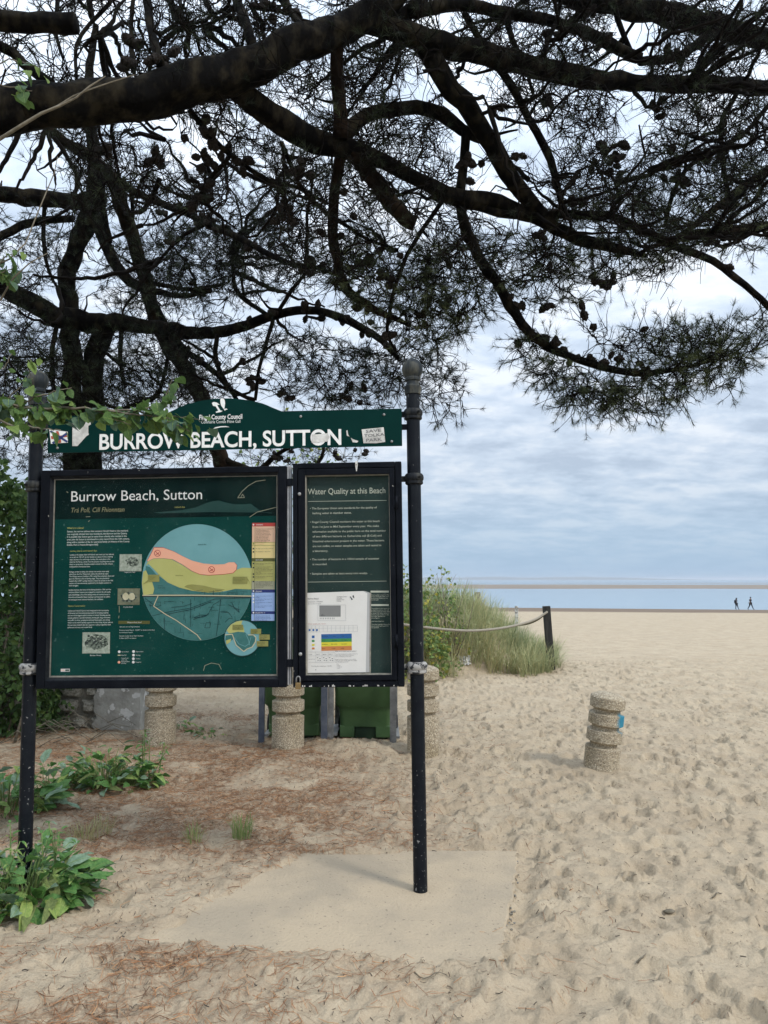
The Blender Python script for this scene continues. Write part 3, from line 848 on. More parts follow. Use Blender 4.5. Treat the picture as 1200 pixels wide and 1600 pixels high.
# header board: long plate with a low arch
hz0 = bl(350, 702.3, -0.02)[1]; hx0 = bl(75, 690, -0.02)[0]; hx1 = bl(628, 665, -0.02)[0]
hz1 = bl(560, 640, -0.02)[1]
HY = -0.022
ax0, ax1, axc = bl(258, 640, HY)[0], bl(440, 645, HY)[0], bl(345, 640, HY)[0]
az = bl(347, 622.5, HY)[1]
prof = [(hx0, hz0), (hx1, hz0), (hx1, hz1), (ax1, hz1)]
for k in range(1, 24):
    t = k / 24; x = ax1 + (ax0 - ax1) * t
    s = math.sin(math.pi * t) ** 0.85 if 0 < t < 1 else 0
    edge_ease = min(1, t * 7, (1 - t) * 7)
    prof.append((x, hz1 + (az - hz1) * (s ** 0.9) * (0.55 + 0.45 * edge_ease)))
prof += [(ax0, hz1), (hx0, hz1)]
mb = MB(); N = len(prof)
mb.add([(x, HY, z) for x, z in prof] + [(x, HY + 0.008, z) for x, z in prof],
       [tuple(range(N)), tuple(reversed(range(N, 2 * N)))] + [(i, N + i, N + (i + 1) % N, (i + 1) % N) for i in range(N)])
header = bpart(mb, 'header_panel', M['header'])
mb = MB(); bar(mb, hx0 - 0.03, hz0 + 0.09, hx1 + 0.03, hz0 + 0.12, HY + 0.010, HY + 0.022); bpart(mb, 'backing_rail', M['frame'], header)
for px, py in ((600, 648), (470, 651), (218, 657), (90, 700), (612, 690)):
    x, z = bl(px, py, HY); mb = MB()
    mb.lathe([(0.0075, 0.0), (0.0075, 0.003), (0.004, 0.006), (0.0005, 0.0065)], 10, Matrix.Translation((x, HY - 0.0005, z)) @ Matrix.Rotation(R(90), 4, 'X'))
    bpart(mb, 'bolt', M['steel'], header)

TEXTS = []


def text(body, px, py, cap_px, width_px, m, parent, y, name='lettering', bold=0.0, shear=0.0, line=None, align='LEFT', rot=0.0):
    """lettering whose first baseline starts at px, py of the photograph; width_px fits its longest line"""
    cu = bpy.data.curves.new(name, 'FONT'); cu.body = body; cu.size = cap_px * PXM / 0.70
    cu.offset = bold * cu.size; cu.shear = shear; cu.align_x = align; cu.resolution_u = 2 if cap_px < 9 else 5
    cu.fill_mode = 'FRONT' if hasattr(cu, 'fill_mode') else 'BOTH'
    cu.extrude = 0.0
    if line: cu.space_line = line * PXM / cu.size
    cu.materials.append(m)
    o = bpy.data.objects.new(name, cu); COL.objects.link(o); o.parent = parent
    x, z = bl(px, py, y); o.location = (x, y, z); o.rotation_euler = (R(90), -rot, 0)
    TEXTS.append((o, width_px * PXM if width_px else None))
    return o


def flat(mb, pts, y, mi=0):              # outline given in photograph pixels, put on the board's plane
    q = [bl(px, py, y) for px, py in pts]
    area = sum(q[i][0] * q[(i + 1) % len(q)][1] - q[(i + 1) % len(q)][0] * q[i][1] for i in range(len(q)))
    if area < 0: q.reverse()
    mb.quad([(x, y, z) for x, z in q], mi)


TY = HY - 0.0015
text("BURROW BEACH, SUTTON", 153.5, 702.2, 24.5, 388, M['white'], header, TY, bold=0.022)
text("Fingal County Council", 311, 655.6, 7.6, 69, M['white'], header, TY, bold=0.018)
text("Comhairle Contae Fhine Gall", 314, 661.8, 5.0, 63, M['text_pale'], header, TY)
mb = MB()                                # emblem: a bird with raised wings over a wave line
for poly in ([(331, 629.5), (334, 628), (339, 629), (343.5, 632.5), (339.5, 632.6), (341, 636), (344.5, 641.3), (348, 642), (345, 643.8), (338, 645), (337, 643.6), (341, 641.6), (337, 635), (333, 634.2)],
             [(344.2, 624), (346.5, 622.2), (349, 622.6), (351, 625), (351.8, 630), (351, 636), (350.4, 639), (353.5, 638.2), (355.7, 639.6), (352.8, 640.4), (351.2, 641.8), (349.8, 639.4), (345.3, 633.5), (344.2, 628)],
             ):
    py_e = True; flat(mb, poly, TY)
    if py_e: bpart(mb, 'emblem', M['white'], header); mb = MB()
mb = MB()
flat(mb, [(332, 670.2), (337, 667.4), (345, 666), (353, 665.8), (359, 667.4), (353, 667.2), (345, 667.6), (338, 669.2)], TY)
bpart(mb, 'emblem_wave', M['white'], header)
mb = MB()
flat(mb, [(565, 671), (599.5, 667.5), (602, 690.5), (589, 692.5), (568, 692.5)], TY - 0.0012)
bpart(mb, 'sticker', M['sticker'], header)
for s, py, w in (("SAVE", 675.6, 24), ("TOLKA", 682.6, 32), ("PARK", 689.6, 25)):
    text(s, 569 if w > 30 else 571.5, py + 0.6, 4.6, w, M['ink'], header, TY - 0.0022, bold=0.01, rot=R(3.5))
mb = MB()
flat(mb, [(487, 679), (512, 677), (515, 683), (511, 690), (487, 692)], TY - 0.0012)
bpart(mb, 'sticker_remnant', M['sticker'], header); mb = MB()
flat(mb, [(548, 684), (552, 686.5), (560, 689), (558, 691.5), (551, 691)], TY - 0.0012)
bpart(mb, 'sticker_remnant', M['sticker'], header); mb = MB()
flat(mb, [(541, 673), (543, 672), (544, 679), (546, 682), (542, 681)], TY - 0.0012)
bpart(mb, 'sticker_remnant', M['sticker'], header)
mb = MB()
fl = lambda u, v: (77 + 29 * u - 2.3 * (1 - v) * 0 + 2.6 * v * (1 - u), 671 + 22.5 * v - 2.0 * u * v + 3.6 * u * (1 - v))
flat(mb, [fl(0, 0), fl(1, 0), fl(1, 1), fl(0, 1)], TY - 0.0012, 0)
for a, b_, w, mi in (((0.05, 0.1), (0.97, 0.93), 0.075, 2), ((0.1, 0.97), (0.96, 0.15), 0.075, 2), ((0.05, 0.57), (0.45, 0.53), 0.11, 1), ((0.58, 0.48), (0.95, 0.38), 0.09, 1), ((0.5, 0.62), (0.53, 0.97), 0.09, 1), ((0.42, 0.05), (0.48, 0.4), 0.07, 1)):
    dx, dy = b_[0] - a[0], b_[1] - a[1]; L = math.hypot(dx, dy); nx, ny = -dy / L * w, dx / L * w
    flat(mb, [fl(a[0] + nx, a[1] + ny), fl(b_[0] + nx, b_[1] + ny), fl(b_[0] - nx, b_[1] - ny), fl(a[0] - nx, a[1] - ny)], TY - (0.0022 if mi == 1 else 0.0030), mi)
bpart(mb, 'sticker', [M['white'], M['flag_red'], M['flag_blue']], header)
mb = MB()
flat(mb, [(114, 656.5), (136, 656.5), (141.5, 660), (142, 663), (138, 665.5), (138, 676), (139, 679), (135, 681.5), (130, 687), (121, 697), (113, 697), (113, 672)], TY - 0.0012)
bpart(mb, 'sticker', M['sticker'], header)

# the two glazed cases
CY0, CY1 = -0.050, 0.045


def case(name, x0, z0, x1, z1, fw, grey_left):
    """hollow box frame: mitred rails round a recessed back"""
    mb = MB()
    bar(mb, x0, z0, x0 + fw[0], z1, CY0, CY1); bar(mb, x1 - fw[1], z0, x1, z1, CY0, CY1)
    bar(mb, x0 + fw[0], z0, x1 - fw[1], z0 + fw[2], CY0 + 0.0005, CY1); bar(mb, x0 + fw[0], z1 - fw[3], x1 - fw[1], z1, CY0 + 0.0005, CY1)
    return bpart(mb, name, M['frame'], bevel=0.004)


p = lambda v: v * PXM
mx0, mx1 = bl(60, 900, CY0)[0], bl(447.5, 900, CY0)[0]
mz0, mz1 = bl(250, 1075.5, CY0)[1], bl(250, 731.5, CY0)[1]
FW = (p(14), p(13), p(13), p(10))
mcase = case('map_case', mx0, mz0, mx1, mz1, FW, True)
ix0, ix1, iz0, iz1 = mx0 + FW[0], mx1 - FW[1], mz0 + FW[2], mz1 - FW[3]
BKY = -0.012
mb = MB()                                # splayed reveal round the print
for a, b_ in (((ix0, iz0), (ix0, iz1)), ((ix0, iz1), (ix1, iz1)), ((ix1, iz1), (ix1, iz0)), ((ix1, iz0), (ix0, iz0))):
    c = ((ix0 + ix1) / 2, (iz0 + iz1) / 2)
    inn = lambda q: (q[0] + (0.012 if q[0] < c[0] else -0.012), q[1] + (0.014 if q[1] < c[1] else -0.014))
    mb.quad([(a[0], CY0 + 0.010, a[1]), (b_[0], CY0 + 0.010, b_[1]), (inn(b_)[0], BKY - 0.001, inn(b_)[1]), (inn(a)[0], BKY - 0.001, inn(a)[1])])
bpart(mb, 'reveal', M['frame_grey'], mcase)
mb = MB()
jx0, jx1, jz0, jz1 = ix0 + 0.010, ix1 - 0.010, iz0 + 0.012, iz1 - 0.012
bar(mb, jx0, jz0, jx0 + 0.0055, jz1, BKY - 0.006, BKY); bar(mb, jx1 - 0.004, jz0, jx1, jz1, BKY - 0.006, BKY)
bar(mb, jx0 + 0.0055, jz0, jx1 - 0.004, jz0 + 0.008, BKY - 0.0062, BKY); bar(mb, jx0 + 0.0055, jz1 - 0.003, jx1 - 0.004, jz1, BKY - 0.0062, BKY)
bpart(mb, 'bead', M['trim'], mcase)
mb = MB(); bar(mb, ix0, iz0, ix1, iz1, BKY + 0.003, CY1 - 0.002); bpart(mb, 'back_board', M['map_green'], mcase)

# printed map: flat print in thin layers
Y1 = BKY
Lr = lambda k: Y1 - 0.0008 * k
mats = ['map_green', 'map_dark', 'map_hill', 'map_sea', 'map_land', 'map_sand', 'map_olive', 'map_pink', 'map_red', 'map_peach', 'map_yellow', 'map_ygreen', 'map_greyg', 'map_dolive', 'map_navy', 'map_blue', 'map_line', 'map_road', 'photo_a', 'photo_b', 'photo_c', 'photo_d', 'white', 'dark_ink']
mi = {k: i for i, k in enumerate(mats)}
mb = MB()
rect(mb, jx0 + 0.001, jz0 + 0.001, jx1 - 0.001, jz1 - 0.001, Lr(0), mi['map_green'])
zs = bl(250, 809, Y1)[1]
hpts = [(jx0 + 0.001, zs), (jx1 - 0.001, zs), (jx1 - 0.001, jz1 - 0.001), (jx0 + 0.001, jz1 - 0.001)]
mb.quad([(x, Lr(1), z) for x, z in hpts], mi['map_dark'])
flat(mb, [(240, 801), (262, 799), (285, 797), (305, 793), (322, 786), (333, 783), (342, 782), (352, 785), (366, 788), (380, 788), (392, 787), (398, 792), (405, 797), (412, 800), (425, 802), (425, 801.5)][:15] + [(425, 801), (330, 800), (250, 802)], Lr(2), mi['map_hill'])


def circ(cx, cy, r, a0=0, a1=360, n=48, sq=1.0):
    return [(cx + r * math.cos(R(a0 + (a1 - a0) * k / n)), cy - r * sq * math.sin(R(a0 + (a1 - a0) * k / n))) for k in range(n + (0 if a1 - a0 == 360 else 1))]


CX, CYp, CRx, CRy = 308, 910, 86.5, 91


def incirc(x, y, cx=CX, cy=CYp, rx=CRx, ry=CRy, k=0.997):
    d = math.hypot((x - cx) / rx, (y - cy) / ry)
    return (x, y) if d <= k else (cx + (x - cx) * k / d, cy + (y - cy) * k / d)


cc = [(CX + CRx * math.cos(R(a)), CYp - CRy * math.sin(R(a))) for a in range(0, 360, 5)]
flat(mb, cc, Lr(2), mi['map_sea'])
ic = lambda pts: [incirc(*q) for q in pts]
arc = lambda a0, a1, st: [(CX + CRx * 0.997 * math.cos(R(a)), CYp - CRy * 0.997 * math.sin(R(a))) for a in range(a0, a1 + (1 if st > 0 else -1), st)]
# town below, strand between
flat(mb, [(222.5, 931)] + arc(193, 347, 6) + [(394, 931), (392, 921)] + [(367, 920), (350, 925), (330, 926), (300, 923), (278, 917), (262, 910), (245, 898), (234, 886), (228, 884)], Lr(3), mi['map_land'])
flat(mb, [(228, 884)] + [(232, 881), (240, 889), (250, 900), (262, 910), (280, 918), (300, 923), (325, 926), (345, 925), (368, 920), (394, 921)] + [(394.3, 905), (394, 887.5), (378, 887), (366, 892), (340, 898), (318, 899), (300, 893), (285, 883), (268, 874), (254, 872.5), (240, 873), (231, 878)], Lr(4), mi['map_sand'])
flat(mb, [(288, 917), (292, 914), (300, 913), (318, 915), (335, 919), (352, 921), (340, 925), (322, 925.6), (304, 923)], Lr(5), mi['map_olive'])
flat(mb, ic([(221.8, 911), (224, 893), (228, 891), (232, 900), (238, 910), (241, 920), (239, 928), (224, 930)]), Lr(5), mi['map_sand'])
band = [(230, 876.5), (235, 868), (241, 855.8), (255, 856), (272, 862), (285, 869), (300, 876), (318, 880.5), (336, 882), (350, 881.5), (358, 878.5), (366, 878.5), (370, 883), (369, 890), (364, 895), (350, 897), (325, 898.5), (312, 897), (300, 892), (285, 882), (270, 874), (255, 872.3), (240, 872.6), (231, 877)]
big = [(300 + (x - 300) * 1.010, 878 + (y - 878) * 1.035) for x, y in band]
flat(mb, big, Lr(5), mi['map_red']); flat(mb, band, Lr(6), mi['map_pink'])
for cx, cy in ((246, 864.5), (330.5, 890)):
    ring = circ(cx, cy, 5.2, n=20); inner = circ(cx, cy, 4.3, n=20)
    flat(mb, ring, Lr(7), mi['map_red']); flat(mb, inner, Lr(8), mi['map_pink'])
    flat(mb, [(cx - 3.8, cy - 3.2), (cx - 3.2, cy - 3.8), (cx + 3.8, cy + 3.2), (cx + 3.2, cy + 3.8)], Lr(9), mi['map_red'])
    flat(mb, [(cx - 3, cy + 1.6), (cx - 0.5, cy + 0.4), (cx + 2.4, cy - 1.6), (cx + 3, cy - 0.8), (cx, cy + 1.6), (cx - 2.6, cy + 2.4)], Lr(9.5), mi['map_red'])


def pline(pts, w, layer, m):
    for a, b_ in zip(pts[:-1], pts[1:]):
        L = math.hypot(b_[0] - a[0], b_[1] - a[1]) or 1; nx, ny = -(b_[1] - a[1]) / L * w / 2, (b_[0] - a[0]) / L * w / 2
        flat(mb, [(a[0] + nx, a[1] + ny), (b_[0] + nx, b_[1] + ny), (b_[0] - nx, b_[1] - ny), (a[0] - nx, a[1] - ny)], Lr(layer), mi[m])


pline([(222.5, 930.2), (300, 930), (393, 931.3)], 1.5, 7, 'map_road'); pline([(223, 932), (300, 931.8), (393, 933)], 1.2, 6, 'dark_ink')
pline([(247, 931), (240, 947), (253, 956), (259, 960), (275, 969), (308, 992), (314, 1000)], 1.2, 7, 'map_road')
for pts in ([(237, 963), (258, 957), (298, 950), (335, 936), (360, 935), (390, 934)], [(260, 960), (300, 952), (330, 940)], [(298, 936), (298, 980)], [(302, 968), (325, 960), (333, 945), (345, 938)], [(345, 936), (341, 970), (338, 994)], [(344, 956), (357, 957), (363, 965)], [(357, 945), (372, 952), (374, 957), (366, 950), (362, 941)],
            [(322, 973), (329, 973), (328, 981), (320, 981), (322, 973)], [(303, 965), (318, 964), (324, 961), (312, 961), (303, 965)], [(232, 945), (244, 948), (252, 946)], [(227, 935), (240, 945)], [(300, 943), (288, 947), (268, 949)], [(352, 972), (358, 966), (364, 967)], [(256, 966), (257, 984)]):
    pline(ic(pts), 0.8, 6, 'map_line')
rs = random.Random(3)
for k in range(85):                      # the web of plots and lanes
    a = rs.uniform(0, 6.28); r = math.sqrt(rs.random()) * 0.95
    x, y = CX + CRx * r * math.cos(a), CYp + CRy * r * abs(math.sin(a))
    if y < 936: y = rs.uniform(922, 931) if 285 < x < 385 else 940
    h = rs.uniform(3, 9)
    if rs.random() < 0.6: pline(ic([(x, y), (x + rs.uniform(-1, 1), y + h)]), 0.5, 5.5, 'map_line')
    else: pline(ic([(x, y), (x + h * 1.4, y + rs.uniform(-2, 2))]), 0.5, 5.5, 'map_line')
for x, y, w, h in ((231, 898, 18, 11), (363.5, 901, 23, 11)):
    flat(mb, [(x, y), (x + w, y), (x + w, y + h), (x, y + h)], Lr(8), mi['map_olive'])
flat(mb, [(387, 903.5), (392, 914), (389, 909), (385, 904.5)], Lr(8), mi['map_olive']); flat(mb, [(231, 906), (231, 910), (223, 913)], Lr(8), mi['map_olive'])
# small inset of the headland
SX, SY, SR = 378.5, 997, 27.5
ins_c = lambda pts: [incirc(x, y, SX, SY, SR, SR) for x, y in pts]
flat(mb, circ(SX, SY, SR + 1.2), Lr(9), mi['map_hill']); flat(mb, circ(SX, SY, SR), Lr(10), mi['map_sea'])
flat(mb, ins_c([(354, 985), (360, 976), (369, 970), (379, 968), (377, 975), (381, 981), (382, 988), (372, 987), (358, 990)]), Lr(11), mi['map_sand'])
flat(mb, ins_c([(352, 1000), (353, 991), (362, 989), (372, 987), (383, 988), (388, 993), (397, 992), (400, 998), (398, 1005), (392, 1012), (381, 1018), (374, 1014), (368, 1008), (365, 998), (360, 1002), (354, 1007)]), Lr(12), mi['map_land'])
pline(ins_c([(352, 992), (363, 991), (366, 1000), (369, 1008), (376, 1014), (381, 1018), (386, 1014), (394, 1011), (399, 1003), (400, 996), (396, 992), (388, 992)]), 1.3, 13, 'map_road')
pline(ins_c([(366, 996), (373, 1006), (383, 1010), (389, 1006), (392, 996)]), 0.7, 13, 'map_sea'); pline(ins_c([(384, 990), (388, 999), (390, 1008)]), 0.7, 13, 'map_sea')
flat(mb, ins_c([(353, 1001), (361, 998), (360, 1003), (354, 1007)]), Lr(13), mi['map_sand'])
for x, y, w, h in ((363, 976, 17, 8), (391.5, 982.5, 16.5, 8), (404.5, 991.5, 17, 8), (401, 1001.5, 18, 8.5)):
    flat(mb, [(x, y), (x + w, y), (x + w, y + h), (x, y + h)], Lr(14), mi['map_olive'])
# the coloured column of rules
for y0, y1, m in ((817, 822.5, 'map_red'), (822.5, 847.3, 'map_peach'), (847.3, 852.3, 'map_yellow'), (852.3, 872, 'map_yellow'), (872, 877.2, 'map_dolive'), (877.2, 908, 'map_ygreen'), (908, 921, 'map_greyg'), (921, 926, 'map_navy'), (926, 955, 'map_blue'), (955, 959.5, 'map_navy'), (959.5, 970, 'map_blue')):
    xa = 394 - (y0 - 817) * 0.008; flat(mb, [(xa, y0), (xa + 36, y0), (xa + 36, y1), (xa, y1)], Lr(9), mi[m])
flat(mb, [(398.3, 822.5), (398.8, 822.5), (397.6, 970), (397.1, 970)], Lr(10), mi['map_dolive'])
pline([(394, 847.3), (430, 847.3)], 0.6, 10, 'map_olive'); pline([(394, 852.3), (430, 852.3)], 0.6, 10, 'map_olive')
for y, m in ((819.8, 'white'), (849.6, 'map_olive'), (857.3, 'dark_ink'), (862.3, 'dark_ink'), (880.5, 'dark_ink'), (887, 'dark_ink'), (897, 'dark_ink'), (901.5, 'dark_ink'), (908.5, 'dark_ink'), (923.5, 'white'), (931, 'white'), (936, 'white'), (941, 'white'), (957.3, 'white')):
    flat(mb, circ(396, y, 1.3, n=10), Lr(10), mi[m])
# little photographs of what lies on the strand
for x, y, w, h in ((187, 866, 34.5, 26.5), (184, 919.5, 34.5, 25.5), (129, 988, 43, 33)):
    flat(mb, [(x, y), (x + w, y), (x + w - 0.5, y + h), (x - 0.5, y + h)], Lr(3), mi['photo_c' if y == 919.5 else 'photo_a'])
rs = random.Random(5)


def blob(cx, cy, rx, ry, layer, m, n=18, j=0.2):
    flat(mb, [(cx + rx * math.cos(2 * math.pi * k / n) * (1 + rs.uniform(-j, j)), cy + ry * math.sin(2 * math.pi * k / n) * (1 + rs.uniform(-j, j))) for k in range(n)], Lr(layer), mi[m])


blob(206, 878, 10, 7.5, 4, 'photo_b')
for k in range(16): blob(206 + rs.uniform(-8, 8), 878 + rs.uniform(-6, 6), 1.6, 0.8, 5, 'photo_a', 7)
blob(201, 933, 12.5, 8, 4, 'photo_b'); blob(196.5, 932, 5.0, 5.8, 5, 'photo_d', j=0.06); blob(206, 932, 5.0, 5.8, 5, 'photo_d', j=0.06)
blob(150.5, 1003, 17, 12, 4, 'photo_b')
for k in range(34): blob(150.5 + rs.uniform(-15, 15), 1003 + rs.uniform(-11, 11), 2.0, 0.9, 5, 'photo_a' if k % 2 else 'dark_ink', 7)
blob(150, 1009, 7, 5, 6, 'photo_b', 14, 0.4)
flat(mb, [(185, 970), (234, 970), (234, 975), (185, 975)], Lr(3), mi['map_dolive'])
pline([(186, 1012.8), (240, 1012.2)], 0.5, 3, 'map_line')
for px_, py_, m in ((186.3, 1018.3, 'white'), (186, 1029.5, 'map_line'), (186, 1034.7, 'map_pink'), (208.7, 1018, 'white'), (208.6, 1023.6, 'white'), (208.4, 1029.2, 'white'), (208.3, 1034.6, 'white')):
    flat(mb, circ(px_, py_, 2.1, n=12), Lr(3), mi[m])
pline([(184, 1023.8), (188.5, 1023.8)], 1.4, 3, 'map_road')
flat(mb, [(95, 1045), (109, 1045), (109, 1049.5), (95, 1049.5)], Lr(3), mi['white']); flat(mb, [(102, 1045.8), (108.3, 1045.8), (108.3, 1048.8), (102, 1048.8)], Lr(4), mi['photo_b'])
flat(mb, [(95.6, 1046.6), (101, 1046.6), (101, 1047.6), (95.6, 1047.6)], Lr(4), mi['map_pink'])
for pts in ([(376, 778), (379, 772), (382, 777.5), (371, 777.8)], [(372, 777), (378, 768), (388, 759), (400, 752), (415, 750)], [(104, 768), (106.5, 770)], [(134, 807.6), (141, 807.2)], [(138, 815.5), (140, 813)], [(318, 1048), (320, 1040), (330, 1036), (342, 1038), (346, 1046)], [(390, 808), (402, 800), (434, 792)], [(186.3, 947), (186.4, 957)], [(186, 962), (185.4, 966)]):
    pline(pts, 0.7, 16, 'map_greyg')
bpart(mb, 'printed_map', [M[k] for k in mats], mcase)

TL = Lr(15)
text("Burrow Beach, Sutton", 109.5, 783.5, 16.5, 211, M['white'], mcase, Lr(3))
text("Trá Poll, Cill Fhionntan", 110, 800.8, 7.6, 86, M['text_dim'], mcase, Lr(3), shear=0.22)
text("Ireland's Eye", 273, 793.4, 2.2, 16, M['text_olive'], mcase, Lr(4))
text("What's in a name?", 105, 826.4, 2.7, 27, M['text_olive'], mcase, Lr(2), bold=0.01)
text("Sutton, the narrow isthmus that connects Howth Head to the mainland,\nwas originally divided into two townlands, the Burrow and the Quarry.\nIt is possible that Sutton got its name from a family who resided in the\narea. John de Sutton is mentioned in a jury record from the 13th century,\nalong with a member of the St. Lawrence family (A History of the County\nDublin, Part 5, Francis Elrington Ball).", 105, 831.8, 2.6, 101, M['text_pale'], mcase, Lr(2), bold=0.012, line=4.25)
text("Lambay Island and Ireland's Eye", 109.5, 862.2, 2.4, 43, M['text_olive'], mcase, Lr(2))
text("Lambay is the largest island off Ireland's east coast and was referred\nto as early as 150 A.D. by the Greeks as a place of Limni, meaning\nships, because of its anchorage. Lambay, the name given to the\nisland by the Norse, comes from the practice of putting ewes on the\nisland to spring lamb. Columba settled a church in the 6th century\nand founded a monastery there.", 109, 868.0, 2.2, 72, M['text_pale'], mcase, Lr(2), bold=0.008, line=3.75)
text("Refuges of that hardship and solitude, the monks were easily\ntaken from the first Viking raids, before the islands lay open.\nThe Vikings came to Lambay in 795, raided the monastery there and\ngave the island to a line of landing stage. They also plundered\nIreland's Eye in 897. Lambay became a haunt for pirates in the 15th\ncentury and was extensively exploited by the English coasters in\ntheir struggles.", 108.3, 894.6, 2.2, 72, M['text_pale'], mcase, Lr(2), bold=0.008, line=3.6)
text("Lambay became the home of the Baring family in 1904, and the\narchitect Edwin Lutyens was engaged to restore the old castle\nand outbuildings, one of his lasting works of country house in\nthe wild and beautiful island. Lambay is private land, its puffins\nare among its most unusual residents, the wallabies.", 107.3, 922.8, 2.2, 68, M['text_pale'], mcase, Lr(2), bold=0.008, line=3.8)
text("Nature Conservation", 106.3, 948.0, 2.4, 27, M['text_olive'], mcase, Lr(2))
text("Lambay and Ireland's Eye are both designated as bird sanctuaries\nof European and international importance for breeding seabirds,\nand one of the biggest seabird colonies in Ireland. Breeding species\ninclude guillemot, razorbill, kittiwake, herring gull, shag, cormorant\nand puffin. In winter, greylag, barnacle and brent geese, are among\nvisitors to the island. Lambay supports the only colony of grey seals on\nthe east coast. Ireland's Eye also supports a colony of gannets, black\nguillemots and many rare coastal birds.", 106.2, 955.4, 2.2, 72, M['text_pale'], mcase, Lr(2), bold=0.008, line=3.7)
text("Lugworm Cast", 194.5, 894.9, 1.9, 17, M['white'], mcase, Lr(2)); text("Cockle Shell", 192.5, 949.4, 1.9, 15, M['white'], mcase, Lr(2)); text("Bladder Wrack", 140.5, 1025.0, 2.0, 18, M['white'], mcase, Lr(2))
text("Where to from here?", 198.5, 973.7, 2.4, 23, M['map_road'] if False else M['text_pale'], mcase, Lr(5))
text("Discover more at fingal.ie/explore", 187, 980.3, 1.8, 32, M['text_pale'], mcase, Lr(2))
text("Portmarnock Beach - DART to Sutton then bus\nto northern beach", 186.4, 985.6, 1.8, 56, M['text_pale'], mcase, Lr(2), line=3.5)
text("Howth Castle, Deer Park Gardens\n31 Bus, DART to Sutton", 186.2, 994.6, 1.8, 38, M['text_pale'], mcase, Lr(2), line=3.5)
for s, px_, py_, w in (("Burrow Beach", 190, 1019.2, 11), ("Railway DART", 189.5, 1024.6, 8), ("Footpath and\ncycle route", 189.5, 1029.2, 11), ("Bathing prohibited\nat all times", 189.5, 1034.6, 13), ("Lifeguard Station", 212, 1019.0, 12), ("Parking", 212, 1024.5, 7), ("Toilets", 211.8, 1030.0, 7), ("Viewpoint", 211.6, 1035.4, 9)):
    text(s, px_, py_, 1.7, w, M['text_pale'], mcase, Lr(2), line=2.6)
text("Baldoyle Bay", 309.5, 851.6, 1.8, 13, M['map_line'], mcase, Lr(4)); text("Sandy Strand", 274, 900, 1.8, 12, M['map_dolive'], mcase, Lr(6)); text("Sutton\nGolf Club", 246.5, 916, 2.0, 12, M['map_line'], mcase, Lr(6), line=3.4)
for x, y, w in ((233, 900.8, 10), (365, 903.6, 18), (364.5, 978.5, 14), (393, 985, 10), (406, 994, 11), (402.5, 1004, 11)):
    text("Burrow Beach\nSutton Strand\nView 200m", x, y, 1.4, w, M['map_dolive'] if y < 950 else M['dark_ink'], mcase, Lr(17), line=2.3)
text("WARNING", 400, 821.0, 2.2, 11, M['white'], mcase, TL)
text("Bathing in this area is dangerous\nat all times. Beware of\nrapid tides and sandbars\ncut off from the shore by\nincoming water. Swimming\nnear the channel is not\nsafe. Bathe only where\nlifeguards are on duty.\nDo not swim alone. Take\ncare on wet rocks.", 400, 827.2, 1.5, 28, M['dark_ink'], mcase, TL, line=2.25)
text("PROHIBITED", 400, 850.7, 1.7, 12, M['map_peach'], mcase, TL); text("No dogs 11am to 7pm in summer", 399.5, 857.8, 1.4, 28, M['dark_ink'], mcase, TL); text("No camping or open fires", 399.5, 862.6, 1.4, 23, M['dark_ink'], mcase, TL)
text("BEACH CODE", 399.5, 876, 2.1, 11, M['white'], mcase, TL)
for py_, s in ((881, "Please take litter home with you\nand use the bins"), (886.5, "Protect the dunes and the\nwildlife that lives there\nKeep to the paths, keep dogs\non a lead and clean up after\nyour dog"), (897.4, "Inflatables are a hazard"), (901.4, "Jet skis and power boats are not\npermitted inshore"), (909.5, "Swim parallel to the shore and\nstay within your depth, never\nswim after a meal, and tell\nsomeone where you are going\nto swim today")):
    text(s, 399.3, py_, 1.4, 27, M['dark_ink'], mcase, TL, line=2.1)
text("LIFEGUARD", 399, 925.2, 2.1, 10, M['white'], mcase, TL)
for py_, s in ((932, "Lifeguards on duty in summer\nmonths"), (936.8, "Red and yellow flags mark the\nlifeguarded area"), (942, "No flags flying means no lifeguard\non duty"), (947.5, "Red flag means that it is unsafe\nto swim or bathe")):
    text(s, 399, py_, 1.3, 26, M['map_navy'], mcase, TL, line=2.1)
text("EMERGENCY 999 / 112", 399, 958.7, 2.0, 15, M['white'], mcase, TL); text("Howth Coast Guard\nGarda Station Howth\nFingal County Council\nBeach at Burrow", 399, 963.0, 1.4, 24, M['map_navy'], mcase, TL, line=2.2)
mb = MB(); rect(mb, ix0 + 0.002, iz0 + 0.002, ix1 - 0.002, iz1 - 0.002, CY0 + 0.014); bpart(mb, 'glazing', M['glass'], mcase)

# the narrow water-quality case with its hinged door
wx0, wx1 = bl(457.5, 900, CY0)[0], bl(629.5, 900, CY0)[0]
wz0, wz1 = bl(545, 1073.8, CY0)[1], bl(545, 722.3, CY0)[1]
WF = (p(8), p(10), p(9), p(9))
wcase = case('water_quality_case', wx0, wz0, wx1, wz1, WF, False)
dx0, dx1, dz0, dz1 = wx0 + WF[0] + 0.003, wx1 - WF[1] - 0.003, wz0 + WF[2] + 0.003, wz1 - WF[3] - 0.003
DY = CY0 - 0.006
gx0, gx1 = bl(477, 900, DY)[0], bl(610, 900, DY)[0]; gz0, gz1 = bl(545, 1055, DY)[1], bl(545, 741.5, DY)[1]
mb = MB()
bar(mb, dx0, dz0, gx0, dz1, DY, CY0 + 0.02); bar(mb, gx1, dz0, dx1, dz1, DY, CY0 + 0.02)
bar(mb, gx0, dz0, gx1, gz0, DY + 0.0005, CY0 + 0.02); bar(mb, gx0, gz1, gx1, dz1, DY + 0.0005, CY0 + 0.02)
bpart(mb, 'door_frame', M['frame'], wcase, bevel=0.003)
mb = MB(); w_ = 0.005
